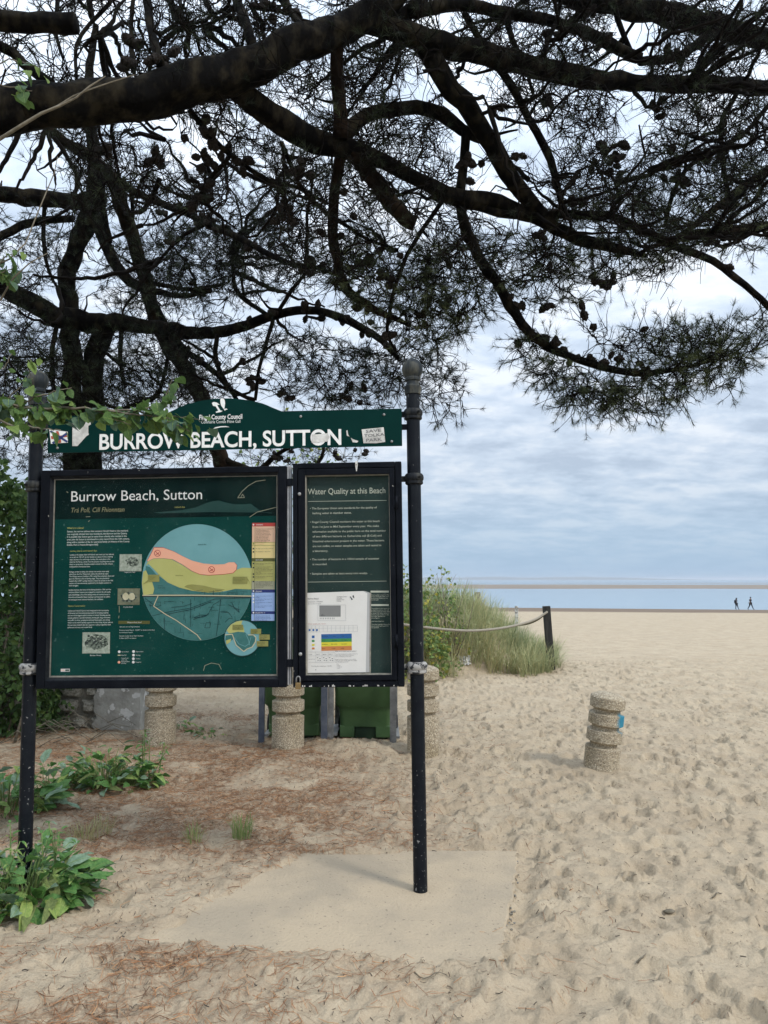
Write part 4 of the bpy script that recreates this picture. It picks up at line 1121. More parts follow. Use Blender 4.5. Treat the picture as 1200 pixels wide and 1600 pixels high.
bar(mb, gx0, gz0, gx0 + w_, gz1, DY + 0.010, BKY); bar(mb, gx1 - w_ * .6, gz0, gx1, gz1, DY + 0.012, BKY); bar(mb, gx0 + w_, gz0, gx1 - w_ * .6, gz0 + w_, DY + 0.0105, BKY); bar(mb, gx0 + w_, gz1 - w_ * .7, gx1 - w_ * .6, gz1, DY + 0.0125, BKY)
bpart(mb, 'bead', M['trim'], wcase)
mb = MB(); bar(mb, wx0 + 0.01, wz0 + 0.01, wx1 - 0.01, wz1 - 0.01, BKY, CY1 - 0.003)
bpart(mb, 'notice_panel', M['wq_green'], wcase)
WY = BKY - 0.001
text("Water Quality at this Beach", 481, 772.6, 9.2, 122, M['wq_text'], wcase, WY)
for s, py_, w in (("• The European Union sets standards for the quality of\n   bathing water in member states.", 796, 105), ("• Fingal County Council monitors the water at this beach\n   from 1st June to Mid September every year. We make\n   information available to the public here on the total number\n   of two different bacteria i.e. Escherichia coli (E-Coli) and\n   Intestinal enterococci present in the water. These bacteria\n   are not visible, so water samples are taken and tested in\n   a laboratory.", 817.3, 119), ("• The number of bacteria in a 100ml sample of seawater\n   is recorded.", 875.6, 108), ("• Samples are taken at least every two weeks.", 898, 90)):
    text(s, 484.3, py_, 3.1, w, M['wq_text'], wcase, WY, line=7.55, bold=0.004)
mb = MB()
for py_ in (783.2, 909.2): mb = MB(); flat(mb, [(481, py_), (604, py_ - 1.6), (604, py_ - 1.0), (481, py_ + 0.6)], WY); bpart(mb, 'ruled_line', M['wq_text'], wcase)
for py_ in (924, 945): mb = MB(); flat(mb, [(579, py_ - 1), (607.5, py_ - 1), (607.5, py_ + 1.8), (579, py_ + 1.8)], WY); bpart(mb, 'heading_bar', M['wq_text'], wcase)
text("Water quality is based on the\nresults of samples taken over\nthe previous bathing season\nand this year", 579.5, 930.5, 1.6, 28, M['wq_text'], wcase, WY, line=2.5)
text("The results for this beach are\nposted here and on the web.\nA notice is put up if the water\nis unsafe. For more details of\nbathing water quality on this\nand other beaches see\nwww.fingal.ie\n\nwww.epa.ie/beaches\n\nThe sheet opposite shows the\nlatest results and a guide to\nthe symbols", 580, 951.5, 1.6, 29, M['wq_text'], wcase, WY, line=2.45)
mb = MB()                                # pinned paper sheet in a pale clip frame
SYp = WY - 0.006
flat(mb, [(575, 926), (580, 926.5), (579.5, 1053), (571, 1053)], SYp + 0.004, 2)
flat(mb, [(477.5, 926.5), (567, 923.5), (574, 927), (571.5, 1050.5), (478.5, 1051.5)], SYp, 0)
flat(mb, [(567, 923.5), (569.5, 923.4), (577.5, 926), (577, 1050), (571.5, 1050.5), (574, 927)], SYp + 0.001, 1)
q = SYp - 0.001
flat(mb, [(499, 946.2), (532.3, 946.2), (532.3, 963.5), (499, 963.5)], q, 3)
for y0, y1, k in ((990.4, 997.6, 4), (997.6, 1003, 5), (1003, 1009.5, 6), (1009.5, 1016.4, 7)): flat(mb, [(502, y0 + .6), (549.5, y0 - .4), (549.7, y1 - .4), (502, y1 + .6)], q, k)
for y0, k in ((993, 4), (1000, 5), (1006.2, 6), (1011.7, 7)): flat(mb, [(487.3, y0), (491.5, y0), (491.5, y0 + 4 if k == 4 else y0 + 3), (487.3, y0 + 4 if k == 4 else y0 + 3)], q, k)
for x in (482.4, 488.2, 493.8): flat(mb, [(x, 983), (x + 2.8, 983), (x + 2.8, 986), (x, 986)], q, 4)
for x in (481.5, 487, 492.7, 498.5, 504.7, 511.5, 517.5, 524.5, 531.4, 538, 544.7, 551.5, 558.5): flat(mb, [(x, 977.5), (x + .4, 977.5), (x + .4, 987), (x, 987)], q, 8)
for y in (977.3, 981.3, 987): flat(mb, [(481.5, y + .3), (558.5, y - .3), (558.5, y), (481.5, y + .6)], q - 0.0005, 8)
for (x0, y0, x1, y1) in ((496.5, 945, 540, 945.4), (540, 945, 540.4, 970), (496.5, 969.6, 540, 970), (496.5, 945, 496.9, 970), (482, 1018.5, 522, 1018.9), (482, 1034.5, 522, 1034.9), (493, 1018, 493.3, 1035), (503, 1018, 503.3, 1035), (512.5, 1018, 512.8, 1035), (522, 1018, 522.3, 1035), (482, 1024.6, 522, 1025)):
    flat(mb, [(x0, y0), (x1, y0), (x1, y1), (x0, y1)], q - 0.0005, 8)
for k in range(9): flat(mb, [(500 + 2.7 * k, 965), (500.6 + 2.7 * k, 965), (500.6 + 2.7 * k, 967.6), (500 + 2.7 * k, 967.6)], q, 9)
for k, h in ((0, 3), (2, 4), (4, 2.5)): flat(mb, [(502 + k, 963.3), (502.6 + k, 963.3), (502.6 + k, 963.3 - h), (502 + k, 963.3 - h)], q - .0005, 9)
for dx_ in (0, 9.7, 19.2):
    for sx, sy in ((495, 1027), (499, 1028.5), (496, 1031), (499.4, 1031.6)): flat(mb, [(sx + dx_, sy), (sx + 2 + dx_, sy), (sx + 2 + dx_, sy + 1.2), (sx + dx_, sy + 1.2)], q, 3)
for poly in ([(546.3, 932.4), (548, 932), (550, 935), (551.5, 936.5), (549, 937.5), (548.6, 935.6)], [(550.5, 931), (552.5, 930), (553.8, 935), (552.4, 934), (551.5, 933.5)]): flat(mb, poly, q, 9)
flat(mb, [(493, 1046), (493.8, 1045.6), (494, 1047), (493, 1047.4)], q, 9)
bpart(mb, 'notice_sheet', [M['paper'], M['paper_line'], M['trim'], M['paper_grey'], M['p_blue'], M['p_green'], M['p_yellow'], M['p_orange'], M['paper_line'], M['dark_ink']], wcase)
QT = q - 0.0012
text("Burrow Beach", 480.7, 936.5, 2.2, 17, M['ink'], wcase, QT, bold=0.01); text("Sample Date: 17/09/2024", 481, 941, 1.5, 23, M['ink'], wcase, QT); text("Next sample due on 01/10/2024", 481, 944, 1.2, 20, M['ink'], wcase, QT)
text("Comhairle Contae\nFhine Gall\nFingal County\nCouncil", 526, 933, 1.7, 16, M['ink'], wcase, QT, line=2.3); text("Water quality this season", 481, 975.6, 1.4, 28, M['flag_red'], wcase, QT)
text("Excellent            250             100", 503, 995, 1.4, 34, M['dark_ink'], wcase, QT); text("Good              251-500          101-200", 503, 1001.3, 1.4, 38, M['dark_ink'], wcase, QT); text("Sufficient       501-1000         201-250", 503, 1007.4, 1.4, 38, M['dark_ink'], wcase, QT); text("Poor              >1000            >250", 503, 1014, 1.4, 34, M['dark_ink'], wcase, QT)
text("What do the results mean for bathers?", 523.5, 1018.3, 1.5, 33, M['ink'], wcase, QT, bold=0.01)
text("The annual classification is worked out by the\nagency using results from the last four\nseasons of sampling at this beach\n\nIf water is found to be poor then a notice\nwill be put up to tell the public not to bathe\nuntil the quality gets better", 523.5, 1022.5, 1.2, 35, M['ink'], wcase, QT, line=2.0)
text("Year       2021    2022    2023", 482, 1023.3, 1.5, 37, M['ink'], wcase, QT); text("Annual Class", 482, 1030.5, 1.2, 10, M['ink'], wcase, QT); text("For more details see www.beaches.ie     Tel 01 890", 486.5, 1041.6, 1.5, 31, M['ink'], wcase, QT); text("Key\n• Good\n• Sufficient\n• Poor", 526, 1038, 1.2, 8, M['ink'], wcase, QT, line=2.2)
mb = MB(); rect(mb, gx0 + 0.001, gz0 + 0.001, gx1 - 0.001, gz1 - 0.001, DY + 0.014); bpart(mb, 'glazing', M['glass'], wcase)
for px_, py_ in ((468, 772), (469.5, 1022)):
    x, z = bl(px_, py_, DY); mb = MB(); mb.lathe([(0.0095, 0), (0.0095, 0.005), (0.006, 0.008), (0.0005, 0.008)], 14, Matrix.Translation((x, DY - 0.0003, z)) @ Matrix.Rotation(R(90), 4, 'X')); bpart(mb, 'lock', M['steel'], wcase)
for py_ in (785, 1002):
    x, z = bl(619.5, py_, DY); mb = MB(); mb.tube([(x, DY - 0.004, z - 0.035), (x, DY - 0.004, z + 0.035)], [0.008, 0.008], 10); mb.box((x - 0.012, DY - 0.002, z), (0.018, 0.004, 0.05)); bpart(mb, 'hinge', M['frame'], wcase)
x, z = bl(557, 722, DY); mb = MB(); bar(mb, x - 0.006, z - 0.012, x + 0.006, z + 0.003, DY - 0.009, DY - 0.002)
mb.add([(x - 0.008, DY - 0.004, z - 0.012), (x + 0.008, DY - 0.004, z - 0.012), (x + 0.002, DY - 0.004, z - 0.05), (x - 0.002, DY - 0.004, z - 0.05)], [(0, 3, 2, 1)]); bpart(mb, 'bird_dropping', M['sticker'], wcase)
# pale strip and straps between the cases
mb = MB(); bar(mb, mx1 + 0.002, mz0 + 0.01, mx1 + 0.010, mz1 + 0.004, -0.028, 0.03); bar(mb, mx1 + 0.013, mz0 + 0.01, mx1 + 0.019, mz1 + 0.004, -0.024, 0.03); bpart(mb, 'joining_strip', M['alu'])
mb = MB()
for py_ in (755, 1035):
    z = bl(452, py_)[1]; bar(mb, mx1 - 0.004, z - 0.02, wx0 + 0.004, z + 0.02, -0.040, -0.031)
bpart(mb, 'joining_strap', M['frame'])
# flaked pale chips along the lower edge of the narrow case
mb = MB(); rs = random.Random(9)
for k in range(26):
    x = wx0 + (wx1 - wx0) * (rs.random() ** 0.8); w = rs.uniform(0.004, 0.012); h = rs.uniform(0.004, 0.012)
    mb.quad([(x, CY0 - 0.0012, wz0 + 0.004), (x + w, CY0 - 0.0012, wz0 + 0.004), (x + w * 0.8, CY0 - 0.0012, wz0 + 0.004 + h), (x + w * 0.1, CY0 - 0.0012, wz0 + 0.004 + h * rs.uniform(0.4, 1))])
bpart(mb, 'paint_chip', M['sticker'], wcase)

bpy.context.view_layer.update()
for o, w in TEXTS:
    if w:
        d = o.dimensions.x
        if d > 1e-5: o.scale = (w / d, 1, 1)
dg = bpy.context.evaluated_depsgraph_get()
for o, w in TEXTS:                       # printed letters become plain meshes
    me = bpy.data.meshes.new_from_object(o.evaluated_get(dg)); me.name = 'lettering'
    nm, par, mw, cu = o.name, o.parent, (o.location.copy(), o.rotation_euler.copy(), o.scale.copy()), o.data
    bpy.data.objects.remove(o); bpy.data.curves.remove(cu)
    k = bpy.data.objects.new('lettering', me); COL.objects.link(k); k.parent = par
    k.location, k.rotation_euler, k.scale = mw

# padlock hanging at the foot of the gap
px_, pz_ = bl(466, 1066, -0.075)
pw = BM_ @ Vector((px_, -0.078, pz_))
pad = empty('padlock', pw, 'small brass padlock hanging between the two board cases', 'padlock')
mb = MB(); mb.box(pw + Vector((0, 0, -0.018)), (0.028, 0.016, 0.034)); mb.build('lock_body', M['brass'], pad, bevel=0.003)
mb = MB()
mb.tube([pw + Vector((0.010 * math.cos(a), 0, 0.018 + 0.012 * math.sin(a))) if 0 <= a <= math.pi else pw + Vector((0.010 * (1 if a < 0 else -1), 0, -0.002)) for a in [-1] + [math.pi * k / 10 for k in range(11)] + [5]], [0.004] * 13, 8)
mb.build('shackle', M['steel'], pad)

# ------------------------------------------------------------------ concrete bollards
def bollard_mesh(name, blue=False, seed=0):
    rs = random.Random(seed)
    R0 = 0.148
    prof = [(0.10, -0.30), (R0, -0.29), (R0, 0.40)]
    z = 0.40

    def groove(z):
        return [(R0 - 0.002, z + 0.001), (R0 - 0.034, z + 0.010), (R0 - 0.037, z + 0.036), (R0 - 0.003, z + 0.054), (R0, z + 0.058)]
    for seg in (0.085, 0.085):
        prof += groove(z); z += 0.058 + seg; prof.append((R0, z))
    prof += groove(z); z += 0.058
    prof += [(R0, z + 0.078), (R0 - 0.008, z + 0.090), (R0 - 0.05, z + 0.110), (R0 - 0.10, z + 0.121), (0.002, z + 0.124)]
    # denser rings so that the worn edges can wobble
    q = []
    for a, b in zip(prof[:-1], prof[1:]):
        n = max(1, int(math.hypot(b[0] - a[0], b[1] - a[1]) / 0.025))
        for k in range(n): q.append((a[0] + (b[0] - a[0]) * k / n, a[1] + (b[1] - a[1]) * k / n))
    q.append(prof[-1])
    mb = MB(); mb.lathe(q, 40)
    vs_ = np.array(mb.v)
    ang = np.arctan2(vs_[:, 1], vs_[:, 0])
    nz = fbm(ang * 3 + seed, vs_[:, 2] * 14, 1.0, 3, seed) - 0.5
    k = 1 + nz * 0.022
    vs_[:, 0] *= k; vs_[:, 1] *= k; vs_[:, 2] += nz * 0.004
    mb.v = [tuple(v) for v in vs_]
    me = mb.mesh(name, M['aggregate'])
    me.set_sharp_from_angle(angle=R(30))
    if blue:
        a = me.attributes.new('blue_paint', 'FLOAT', 'POINT')
        pts = vs_
        d1 = np.linalg.norm((pts - np.array([0.112, -0.095, 0.645])) / np.array([1, 1, 1.15]), axis=1)
        d2 = np.linalg.norm(pts - np.array([0.02, 0.02, 0.78]), axis=1)
        d3 = np.linalg.norm((pts - np.array([0.11, -0.07, 0.575])) / np.array([1, 1, 1.4]), axis=1)
        w = np.maximum.reduce([sstep(0.075, 0.05, d1), 0.8 * sstep(0.085, 0.05, d2) * (nz > -0.12), 0.6 * sstep(0.045, 0.02, d3)])
        a.data.foreach_set('value', w.astype(np.float32))
    return me


def put_bollard(px, py, top_py, label, blue=False, tilt=(0, 0), seed=0, spin=0.0):
    g = ground_at(px, py); g = Vector((g.x, g.y + 0.10, gz(g.x, g.y + 0.1)))
    o = bpy.data.objects.new('concrete_bollard', bollard_mesh('concrete_bollard', blue, seed)); COL.objects.link(o)
    zt = P(px, top_py, g.y).z                     # the cap's top, from the photograph
    o.location = (g.x, g.y, zt - 0.79); o.rotation_euler = (tilt[0], tilt[1], spin)
    tag(o, label, 'bollard', 'ribbed concrete bollards')
    return o


put_bollard(245, 1166, 1046, 'greenish concrete bollard standing beside the end of the stone wall', seed=1)
put_bollard(447.5, 1173, 1052, 'pebbly concrete bollard under the gap between the two board cases', seed=2, spin=2)
put_bollard(662.5, 1184, 1052, 'pebbly concrete bollard half hidden by the black board post', seed=3, spin=4)
put_bollard(939, 1200, 1093, 'leaning concrete bollard with blue paint alone on the open sand', True, (R(3), R(6.5)), 4, 0.0)

# ------------------------------------------------------------------ wheelie bins and their steel rack
def rrect(w, d, r, n=3):
    pts = []
    for cx, cy, a0 in ((w / 2 - r, d / 2 - r, 0), (-w / 2 + r, d / 2 - r, 90), (-w / 2 + r, -d / 2 + r, 180), (w / 2 - r, -d / 2 + r, 270)):
        for k in range(n + 1): a = R(a0 + 90 * k / n); pts.append((cx + r * math.cos(a), cy + r * math.sin(a)))
    return pts


def loft(mb, levels, mi=0, caps=True):
    vs_, fs = [], []; n = None
    for z, w, d, oy, r in levels:
        q = rrect(w, d, r); n = len(q); vs_ += [(x, y + oy, z) for x, y in q]
    for k in range(len(levels) - 1):
        for i in range(n): j = (i + 1) % n; fs.append((k * n + i, k * n + j, (k + 1) * n + j, (k + 1) * n + i))
    if caps: fs += [tuple(reversed(range(n))), tuple(range((len(levels) - 1) * n, len(levels) * n))]
    mb.add(vs_, fs, mi, True)


def make_bin(x, y, z, label, rot):
    root = empty('wheelie_bin', (x, y, z), label, 'wheelie bin', 'green wheelie bins in the rack', (0, 0, rot))
    L = lambda mb, n, m, par=None, **k: mb.build(n, m, par or root, local=True, **k)
    mb = MB()
    loft(mb, [(0.155, 0.500, 0.50, 0.02, 0.05), (0.30, 0.515, 0.52, 0.02, 0.05), (0.345, 0.530, 0.54, 0.015, 0.05), (0.375, 0.585, 0.58, 0.01, 0.05), (0.60, 0.605, 0.62, 0.0, 0.05), (0.96, 0.635, 0.68, 0.0, 0.05)])
    for s in (-1, 1):                             # the two front feet, with the step between them left open
        loft2 = MB(); loft2.box((s * 0.178, -0.185, 0.112), (0.145, 0.09, 0.115)); mb.add(loft2.v, loft2.f)
        loft2 = MB(); loft2.box((s * 0.235, 0.05, 0.11), (0.05, 0.36, 0.15)); mb.add(loft2.v, loft2.f)
        mb.box((s * 0.17, -0.262, 0.60), (0.045, 0.025, 0.48))
    body = L(mb, 'body', M['bin_green'], bevel=0.006, autosmooth=35)
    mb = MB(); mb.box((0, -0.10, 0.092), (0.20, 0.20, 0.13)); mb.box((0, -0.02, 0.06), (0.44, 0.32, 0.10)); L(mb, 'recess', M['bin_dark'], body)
    mb = MB(); loft(mb, [(0.955, 0.66, 0.72, 0, 0.05), (1.0, 0.665, 0.73, 0, 0.05)]); L(mb, 'rim', M['bin_green'])
    mb = MB(); loft(mb, [(1.003, 0.67, 0.74, 0, 0.05), (1.03, 0.665, 0.735, 0, 0.05), (1.065, 0.56, 0.62, 0, 0.06), (1.075, 0.40, 0.46, 0, 0.06)]); L(mb, 'lid', M['bin_green'], autosmooth=35)
    mb = MB(); mb.tube([(-0.24, 0.42, 1.0), (0.24, 0.42, 1.0)], [0.016, 0.016], 10); L(mb, 'handle', M['bin_green'])
    for s in (-1, 1):
        mb = MB(); mb.lathe([(0.02, -0.025), (0.09, -0.025), (0.10, -0.015), (0.10, 0.015), (0.09, 0.025), (0.02, 0.025)], 24, Matrix.Translation((s * 0.285, 0.24, 0.10)) @ Matrix.Rotation(R(90), 4, 'Y'))
        L(mb, 'wheel', M['rubber'])
    return root


bz = 0.0
make_bin(0.625 * 0 - 0.178, 8.02, -0.02, 'green wheelie bin under the right-hand case, its front fully in view', R(-3))
make_bin(-0.915, 8.10, -0.02, 'green wheelie bin mostly hidden behind a bollard', R(2))
rack = empty('bin_rack', (-0.5, 8.0, 0), 'grey steel rack of upright posts holding the wheelie bins', 'bin rack')
for px, w, m, yy, d in ((412.5, 0.055, 'steel_blue', 7.66, 0.05), (508.5, 0.062, 'steel_blue', 7.62, 0.05), (518.5, 0.055, 'steel', 7.70, 0.05), (614, 0.062, 'steel', 7.56, 0.05)):
    x = (px - 600) / FPX * yy
    mb = MB(); mb.box((x, yy, 0.50), (w, d, 1.24)); mb.build('post', M[m], rack, bevel=0.004)
    mb = MB(); mb.box((x + w * 0.5 + 0.008, yy + 0.42, 0.055), (0.05, 0.80, 0.02), Euler((R(-3), 0, 0))); mb.build('rail', M['steel'], rack); mb = MB(); mb.box((x + w * 0.5 + 0.008, yy + 0.42, 1.10), (0.04, 0.80, 0.04)); mb.build('rail', M['steel'], rack)
for px, yy in ((412.5, 8.5), (516, 8.5), (614, 8.42)):
    x = (px - 600) / FPX * 7.65
    mb = MB(); mb.box((x + 0.03, yy, 0.50), (0.05, 0.05, 1.24)); mb.build('post', M['steel'], rack)
mb = MB(); mb.box((-0.56, 8.52, 1.10), (1.55, 0.04, 0.05)); mb.build('rail', M['steel'], rack)

# ------------------------------------------------------------------ rope fence round the dune
fence = empty('rope_fence', (P(858, 1030, 14.3).x, 14.3, gz(3.07, 14.3)), 'post and rope fence round the edge of the grassy dune', 'fence')
pA, pAb = P(853.5, 947, 14.3), P(862, 1050, 14.3)
def fpost(top, bot, w, m):
    mb = MB(); t = Vector(top); b = Vector(bot); d = (t - b)
    rot = d.to_track_quat('Z', 'Y').to_euler()
    mb.box((t + b) / 2, (w, w, d.length), rot); return mb.build('post', m, fence, bevel=0.006)


fpost(pA, pAb + Vector((0.015, 0, -0.3)), 0.125, M['tar'])
pB = P(746, 925, 19.5); fpost(pB, Vector((pB.x, pB.y, gz(pB.x, pB.y) - 0.2)), 0.13, M['timber'])
pC = P(807, 947, 26); fpost(pC, Vector((pC.x - 0.02, pC.y, gz(pC.x, pC.y) - 0.2)), 0.10, M['timber_white'])
pD = P(560, 962, 12.2); fpost(pD + Vector((0, 0, 0.2)), Vector((pD.x, pD.y, gz(pD.x, pD.y) - 0.2)), 0.125, M['tar'])


def rope(pts, r, m):
    P_ = [Vector(p) for p in pts]; mb = MB(); dense = []
    for k in range(len(P_) - 1):
        a, b, c, d = P_[max(k - 1, 0)], P_[k], P_[k + 1], P_[min(k + 2, len(P_) - 1)]
        for s in range(10):
            t = s / 10; dense.append(0.5 * ((2 * b) + (c - a) * t + (2 * a - 5 * b + 4 * c - d) * t * t + (3 * b - a - 3 * c + d) * t ** 3))
    dense.append(P_[-1]); mb.tube(dense, [r] * len(dense), 8); return mb.build('rope', m, fence)


rope([P(855, 956, 14.22), P(838, 967, 14.1), P(815, 975, 13.8), P(780, 982, 13.4), P(740, 985.5, 13.0), P(700, 984, 12.6), P(655, 979, 12.35), P(615, 973.5, 12.25), P(560, 964, 12.2)], 0.022, M['rope'])
rope([P(853, 957, 14.4), P(840, 968, 14.9), P(822, 975, 15.8), P(800, 976, 16.8), P(775, 966, 18.2), P(748, 936, 19.4)], 0.022, M['rope_dark'])

# crumpled wrapper at the dune's foot
g = ground_at(727, 1040); mb = MB(); vs_, fs = [], []
rs = random.Random(4)
for j in range(7):
    for i in range(9): vs_.append((g.x + (i - 4) * 0.024 + rs.uniform(-0.01, 0.01), g.y + rs.uniform(-0.04, 0.04) + j * 0.012, g.z + 0.02 + j * 0.024 + rs.uniform(-0.02, 0.02)))
for j in range(6):
    for i in range(8): a = j * 9 + i; fs.append((a, a + 1, a + 10, a + 9))
mb.add(vs_, fs); wr = mb.build('litter_wrapper', M['wrapper']); sol = wr.modifiers.new('solid', 'SOLIDIFY'); sol.thickness = 0.002
tag(wr, 'crumpled white wrapper lying at the foot of the dune grass', 'litter')

# ------------------------------------------------------------------ blades: dune grass, tufts, litter
def blades(base, az, length, lean, width, tone, nseg=3, curl=1.0):
    """curved tapering blades as numpy strips; base (n,3)"""
    n = len(base); t = np.linspace(0, 1, nseg + 1)[None, :, None]
    dirx = np.stack([np.cos(az), np.sin(az), np.zeros(n)], -1)[:, None, :]
    side = np.stack([-np.sin(az), np.cos(az), np.zeros(n)], -1)[:, None, :]
    L = length[:, None, None]; ln = lean[:, None, None]
    ang = ln * (0.25 + curl * t)                     # angle from upright grows along the blade
    step = L / nseg
    dz = np.cos(ang) * step; dh = np.sin(ang) * step
    hz = np.concatenate([np.zeros((n, 1, 1)), np.cumsum(dz[:, :-1], 1)], 1); hh = np.concatenate([np.zeros((n, 1, 1)), np.cumsum(dh[:, :-1], 1)], 1)
    c = base[:, None, :] + dirx * hh + np.array([0, 0, 1.0])[None, None, :] * hz
    w = width[:, None, None] * np.array([1.0] + [0.85] * (nseg - 1) + [0.12])[None, :, None] * 0.5
    V = np.stack([c - side * w, c + side * w], 2).reshape(-1, 3)
    k = np.arange(n)[:, None] * (2 * (nseg + 1)) + np.arange(nseg)[None, :] * 2
    F = np.stack([k, k + 1, k + 3, k + 2], -1).reshape(-1, 4)
    T = np.repeat(tone, 2 * (nseg + 1))
    return V, F, T


rg = np.random.default_rng(21)
n = 28000
ang = rg.uniform(0, 2 * np.pi, n); rad = np.sqrt(rg.uniform(0, 1, n))
bx = 0.95 + 2.52 * rad * np.cos(ang); by = 15.6 + 2.75 * rad * np.sin(ang)
cl = fbm(bx, by, 2.3, 3, 91)
keep = (cl > 0.42 + 0.10 * (rad > 0.85)); bx, by, rad, ang, cl = bx[keep], by[keep], rad[keep], ang[keep], cl[keep]
n = len(bx)
az = np.where(rg.random(n) < 0.45, rg.uniform(0, 6.28, n), ang + rg.normal(0, 0.9, n) + 0.25)
front = sstep(14.6, 12.9, by)
tone = np.clip(0.22 + 0.42 * front + 0.9 * (fbm(bx, by, 1.4, 3, 95) - 0.5) + rg.normal(0, 0.17, n) + 0.25 * sstep(0.4, -0.6, bx), 0, 1)
V, F, T = blades(np.stack([bx, by, gz_many(bx, by) - 0.02], -1), az, rg.uniform(0.42, 0.90, n) * (1.1 - 0.34 * rad), rg.uniform(0.3, 1.7, n), rg.uniform(0.006, 0.011, n), tone, 4, 1.25)
tag(np_mesh('dune_grass', V, F, M['marram'], smooth=True, attrs={'tone': T}), 'grey-green and straw marram grass covering the dune', kind='stuff')
# wisps further along the dune line behind the board
n = 1500
bx = rg.uniform(-3.6, -1.2, n); by = rg.uniform(12.2, 16.5, n); tone = np.clip(rg.normal(0.4, 0.2, n), 0, 1)
V, F, T = blades(np.stack([bx, by, gz_many(bx, by)], -1), rg.uniform(0, 6.28, n), rg.uniform(0.2, 0.5, n), rg.uniform(0.3, 1.3, n), rg.uniform(0.006, 0.011, n), tone, 3)
tag(np_mesh('dune_grass', V, F, M['marram'], smooth=True, attrs={'tone': T}), 'sparse grass on the sandy rise behind the map case', kind='stuff')


def grass_tuft(px, py, n, h, spread, label, dry=0.3):
    g = ground_at(px, py)
    a = rg.uniform(0, 6.28, n); r = spread * np.sqrt(rg.random(n))
    b = np.stack([g.x + r * np.cos(a), g.y + r * np.sin(a), np.zeros(n)], -1); b[:, 2] = gz_many(b[:, 0], b[:, 1]) - 0.005
    V, F, T = blades(b, a + rg.normal(0, 0.6, n), rg.uniform(0.5, 1, n) * h, rg.uniform(0.15, 1.1, n), rg.uniform(0.0025, 0.005, n), np.clip(rg.normal(dry, 0.25, n), 0, 1), 4, 1.0)
    tag(np_mesh('grass_tuft', V, F, M['tuft'], smooth=True, attrs={'tone': T}), label, 'grass tuft', 'small grass tufts in the pine litter')


grass_tuft(377, 1308, 120, 0.17, 0.06, 'green grass tuft in the pine litter, the fullest of the small tufts', 0.15)
grass_tuft(302, 1312, 60, 0.12, 0.07, 'thin grass tuft left of the fullest one', 0.35)
grass_tuft(140, 1308, 130, 0.13, 0.13, 'dry straw-coloured grass tuft beside the navy post', 0.75)

# fallen pine needles
def scatter_needles(n, name, label, fn, lx, ly, length, width, m, lift=0.004, seed=1, tone_mu=0.5, axis=None):
    rg = np.random.default_rng(seed)
    x = rg.uniform(*lx, n); y = rg.uniform(*ly, n)
    k = rg.random(n) < fn(x, y); x, y = x[k], y[k]; n = len(x)
    a = rg.uniform(0, 2 * np.pi, n) if axis is None else rg.normal(axis, 0.5, n)
    L = rg.uniform(*length, n); w = rg.uniform(*width, n); bend = rg.normal(0, 0.2, n)
    t = np.array([-0.5, 0.0, 0.5])
    px = x[:, None] + np.cos(a[:, None] + bend[:, None] * t * 2) * L[:, None] * t; py = y[:, None] + np.sin(a[:, None] + bend[:, None] * t * 2) * L[:, None] * t
    pz = gz_many(px.ravel(), py.ravel()).reshape(px.shape); pz = pz.max(1, keepdims=True) * 0.45 + pz * 0.55 + lift * rg.uniform(0.3, 2.2, (n, 1)) + rg.normal(0, 0.004, (n, 3)).clip(-0.002, 0.012)
    c = np.stack([px, py, pz], -1)
    s = np.stack([-np.sin(a), np.cos(a), rg.normal(0, 0.5, n)], -1)[:, None, :] * w[:, None, None] * 0.5
    V = np.stack([c - s, c + s], 2).reshape(-1, 3)
    b = np.arange(n)[:, None] * 6 + np.array([0, 2])[None, :]
    F = np.stack([b, b + 1, b + 3, b + 2], -1).reshape(-1, 4)
    T = np.repeat(np.clip(rg.normal(tone_mu, 0.25, n), 0, 1), 6)
    return tag(np_mesh(name, V, F, m, attrs={'tone': T}), label, kind='stuff')


scatter_needles(150000, 'pine_needle_litter', 'rusty fallen pine needles lying in drifts on the sand', lambda x, y: 0.022 * (x < 1.2) + 0.75 * litter_amount(x, y) ** 1.2, (-4.5, 1.4), (2.1, 9.5), (0.03, 0.10), (0.0013, 0.0026), M['litter'], seed=2, tone_mu=0.5)
scatter_needles(260, 'pine_needle_litter', 'single dry pine needles strewn across the concrete slab', lambda x, y: 1.0 * (slab_dist(x, y) > 0.02), (-1.3, 0.8), (3.0, 4.6), (0.05, 0.11), (0.0016, 0.0028), M['litter'], 0.012, seed=3, tone_mu=0.5)
scatter_needles(16000, 'beach_debris', 'specks of dark stalk and broken twig scattered over the sand', lambda x, y: 0.12 + 0.4 * fbm(x, y, 0.7, 2, 5) + 0.45 * sstep(0.9, 0.0, x), (-3, 6), (1.9, 10), (0.006, 0.03), (0.002, 0.0045), M['debris'], 0.005, seed=4, tone_mu=0.3)


def stick(px, py, L, a, r, label):
    g = ground_at(px, py); mb = MB(); n = 6
    pts = [Vector((g.x + L * (k / n - 0.5) * math.cos(a) + random.uniform(-1, 1) * 0.006, g.y + L * (k / n - 0.5) * math.sin(a), 0)) for k in range(n + 1)]
    for q in pts: q.z = gz(q.x, q.y) + r * 0.8 + 0.006
    mb.tube(pts, [r * (1 - 0.5 * k / n) for k in range(n + 1)], 6); o = mb.build('stick', M['twig_brown']); tag(o, label, 'stick', 'small sticks lying on the sand')


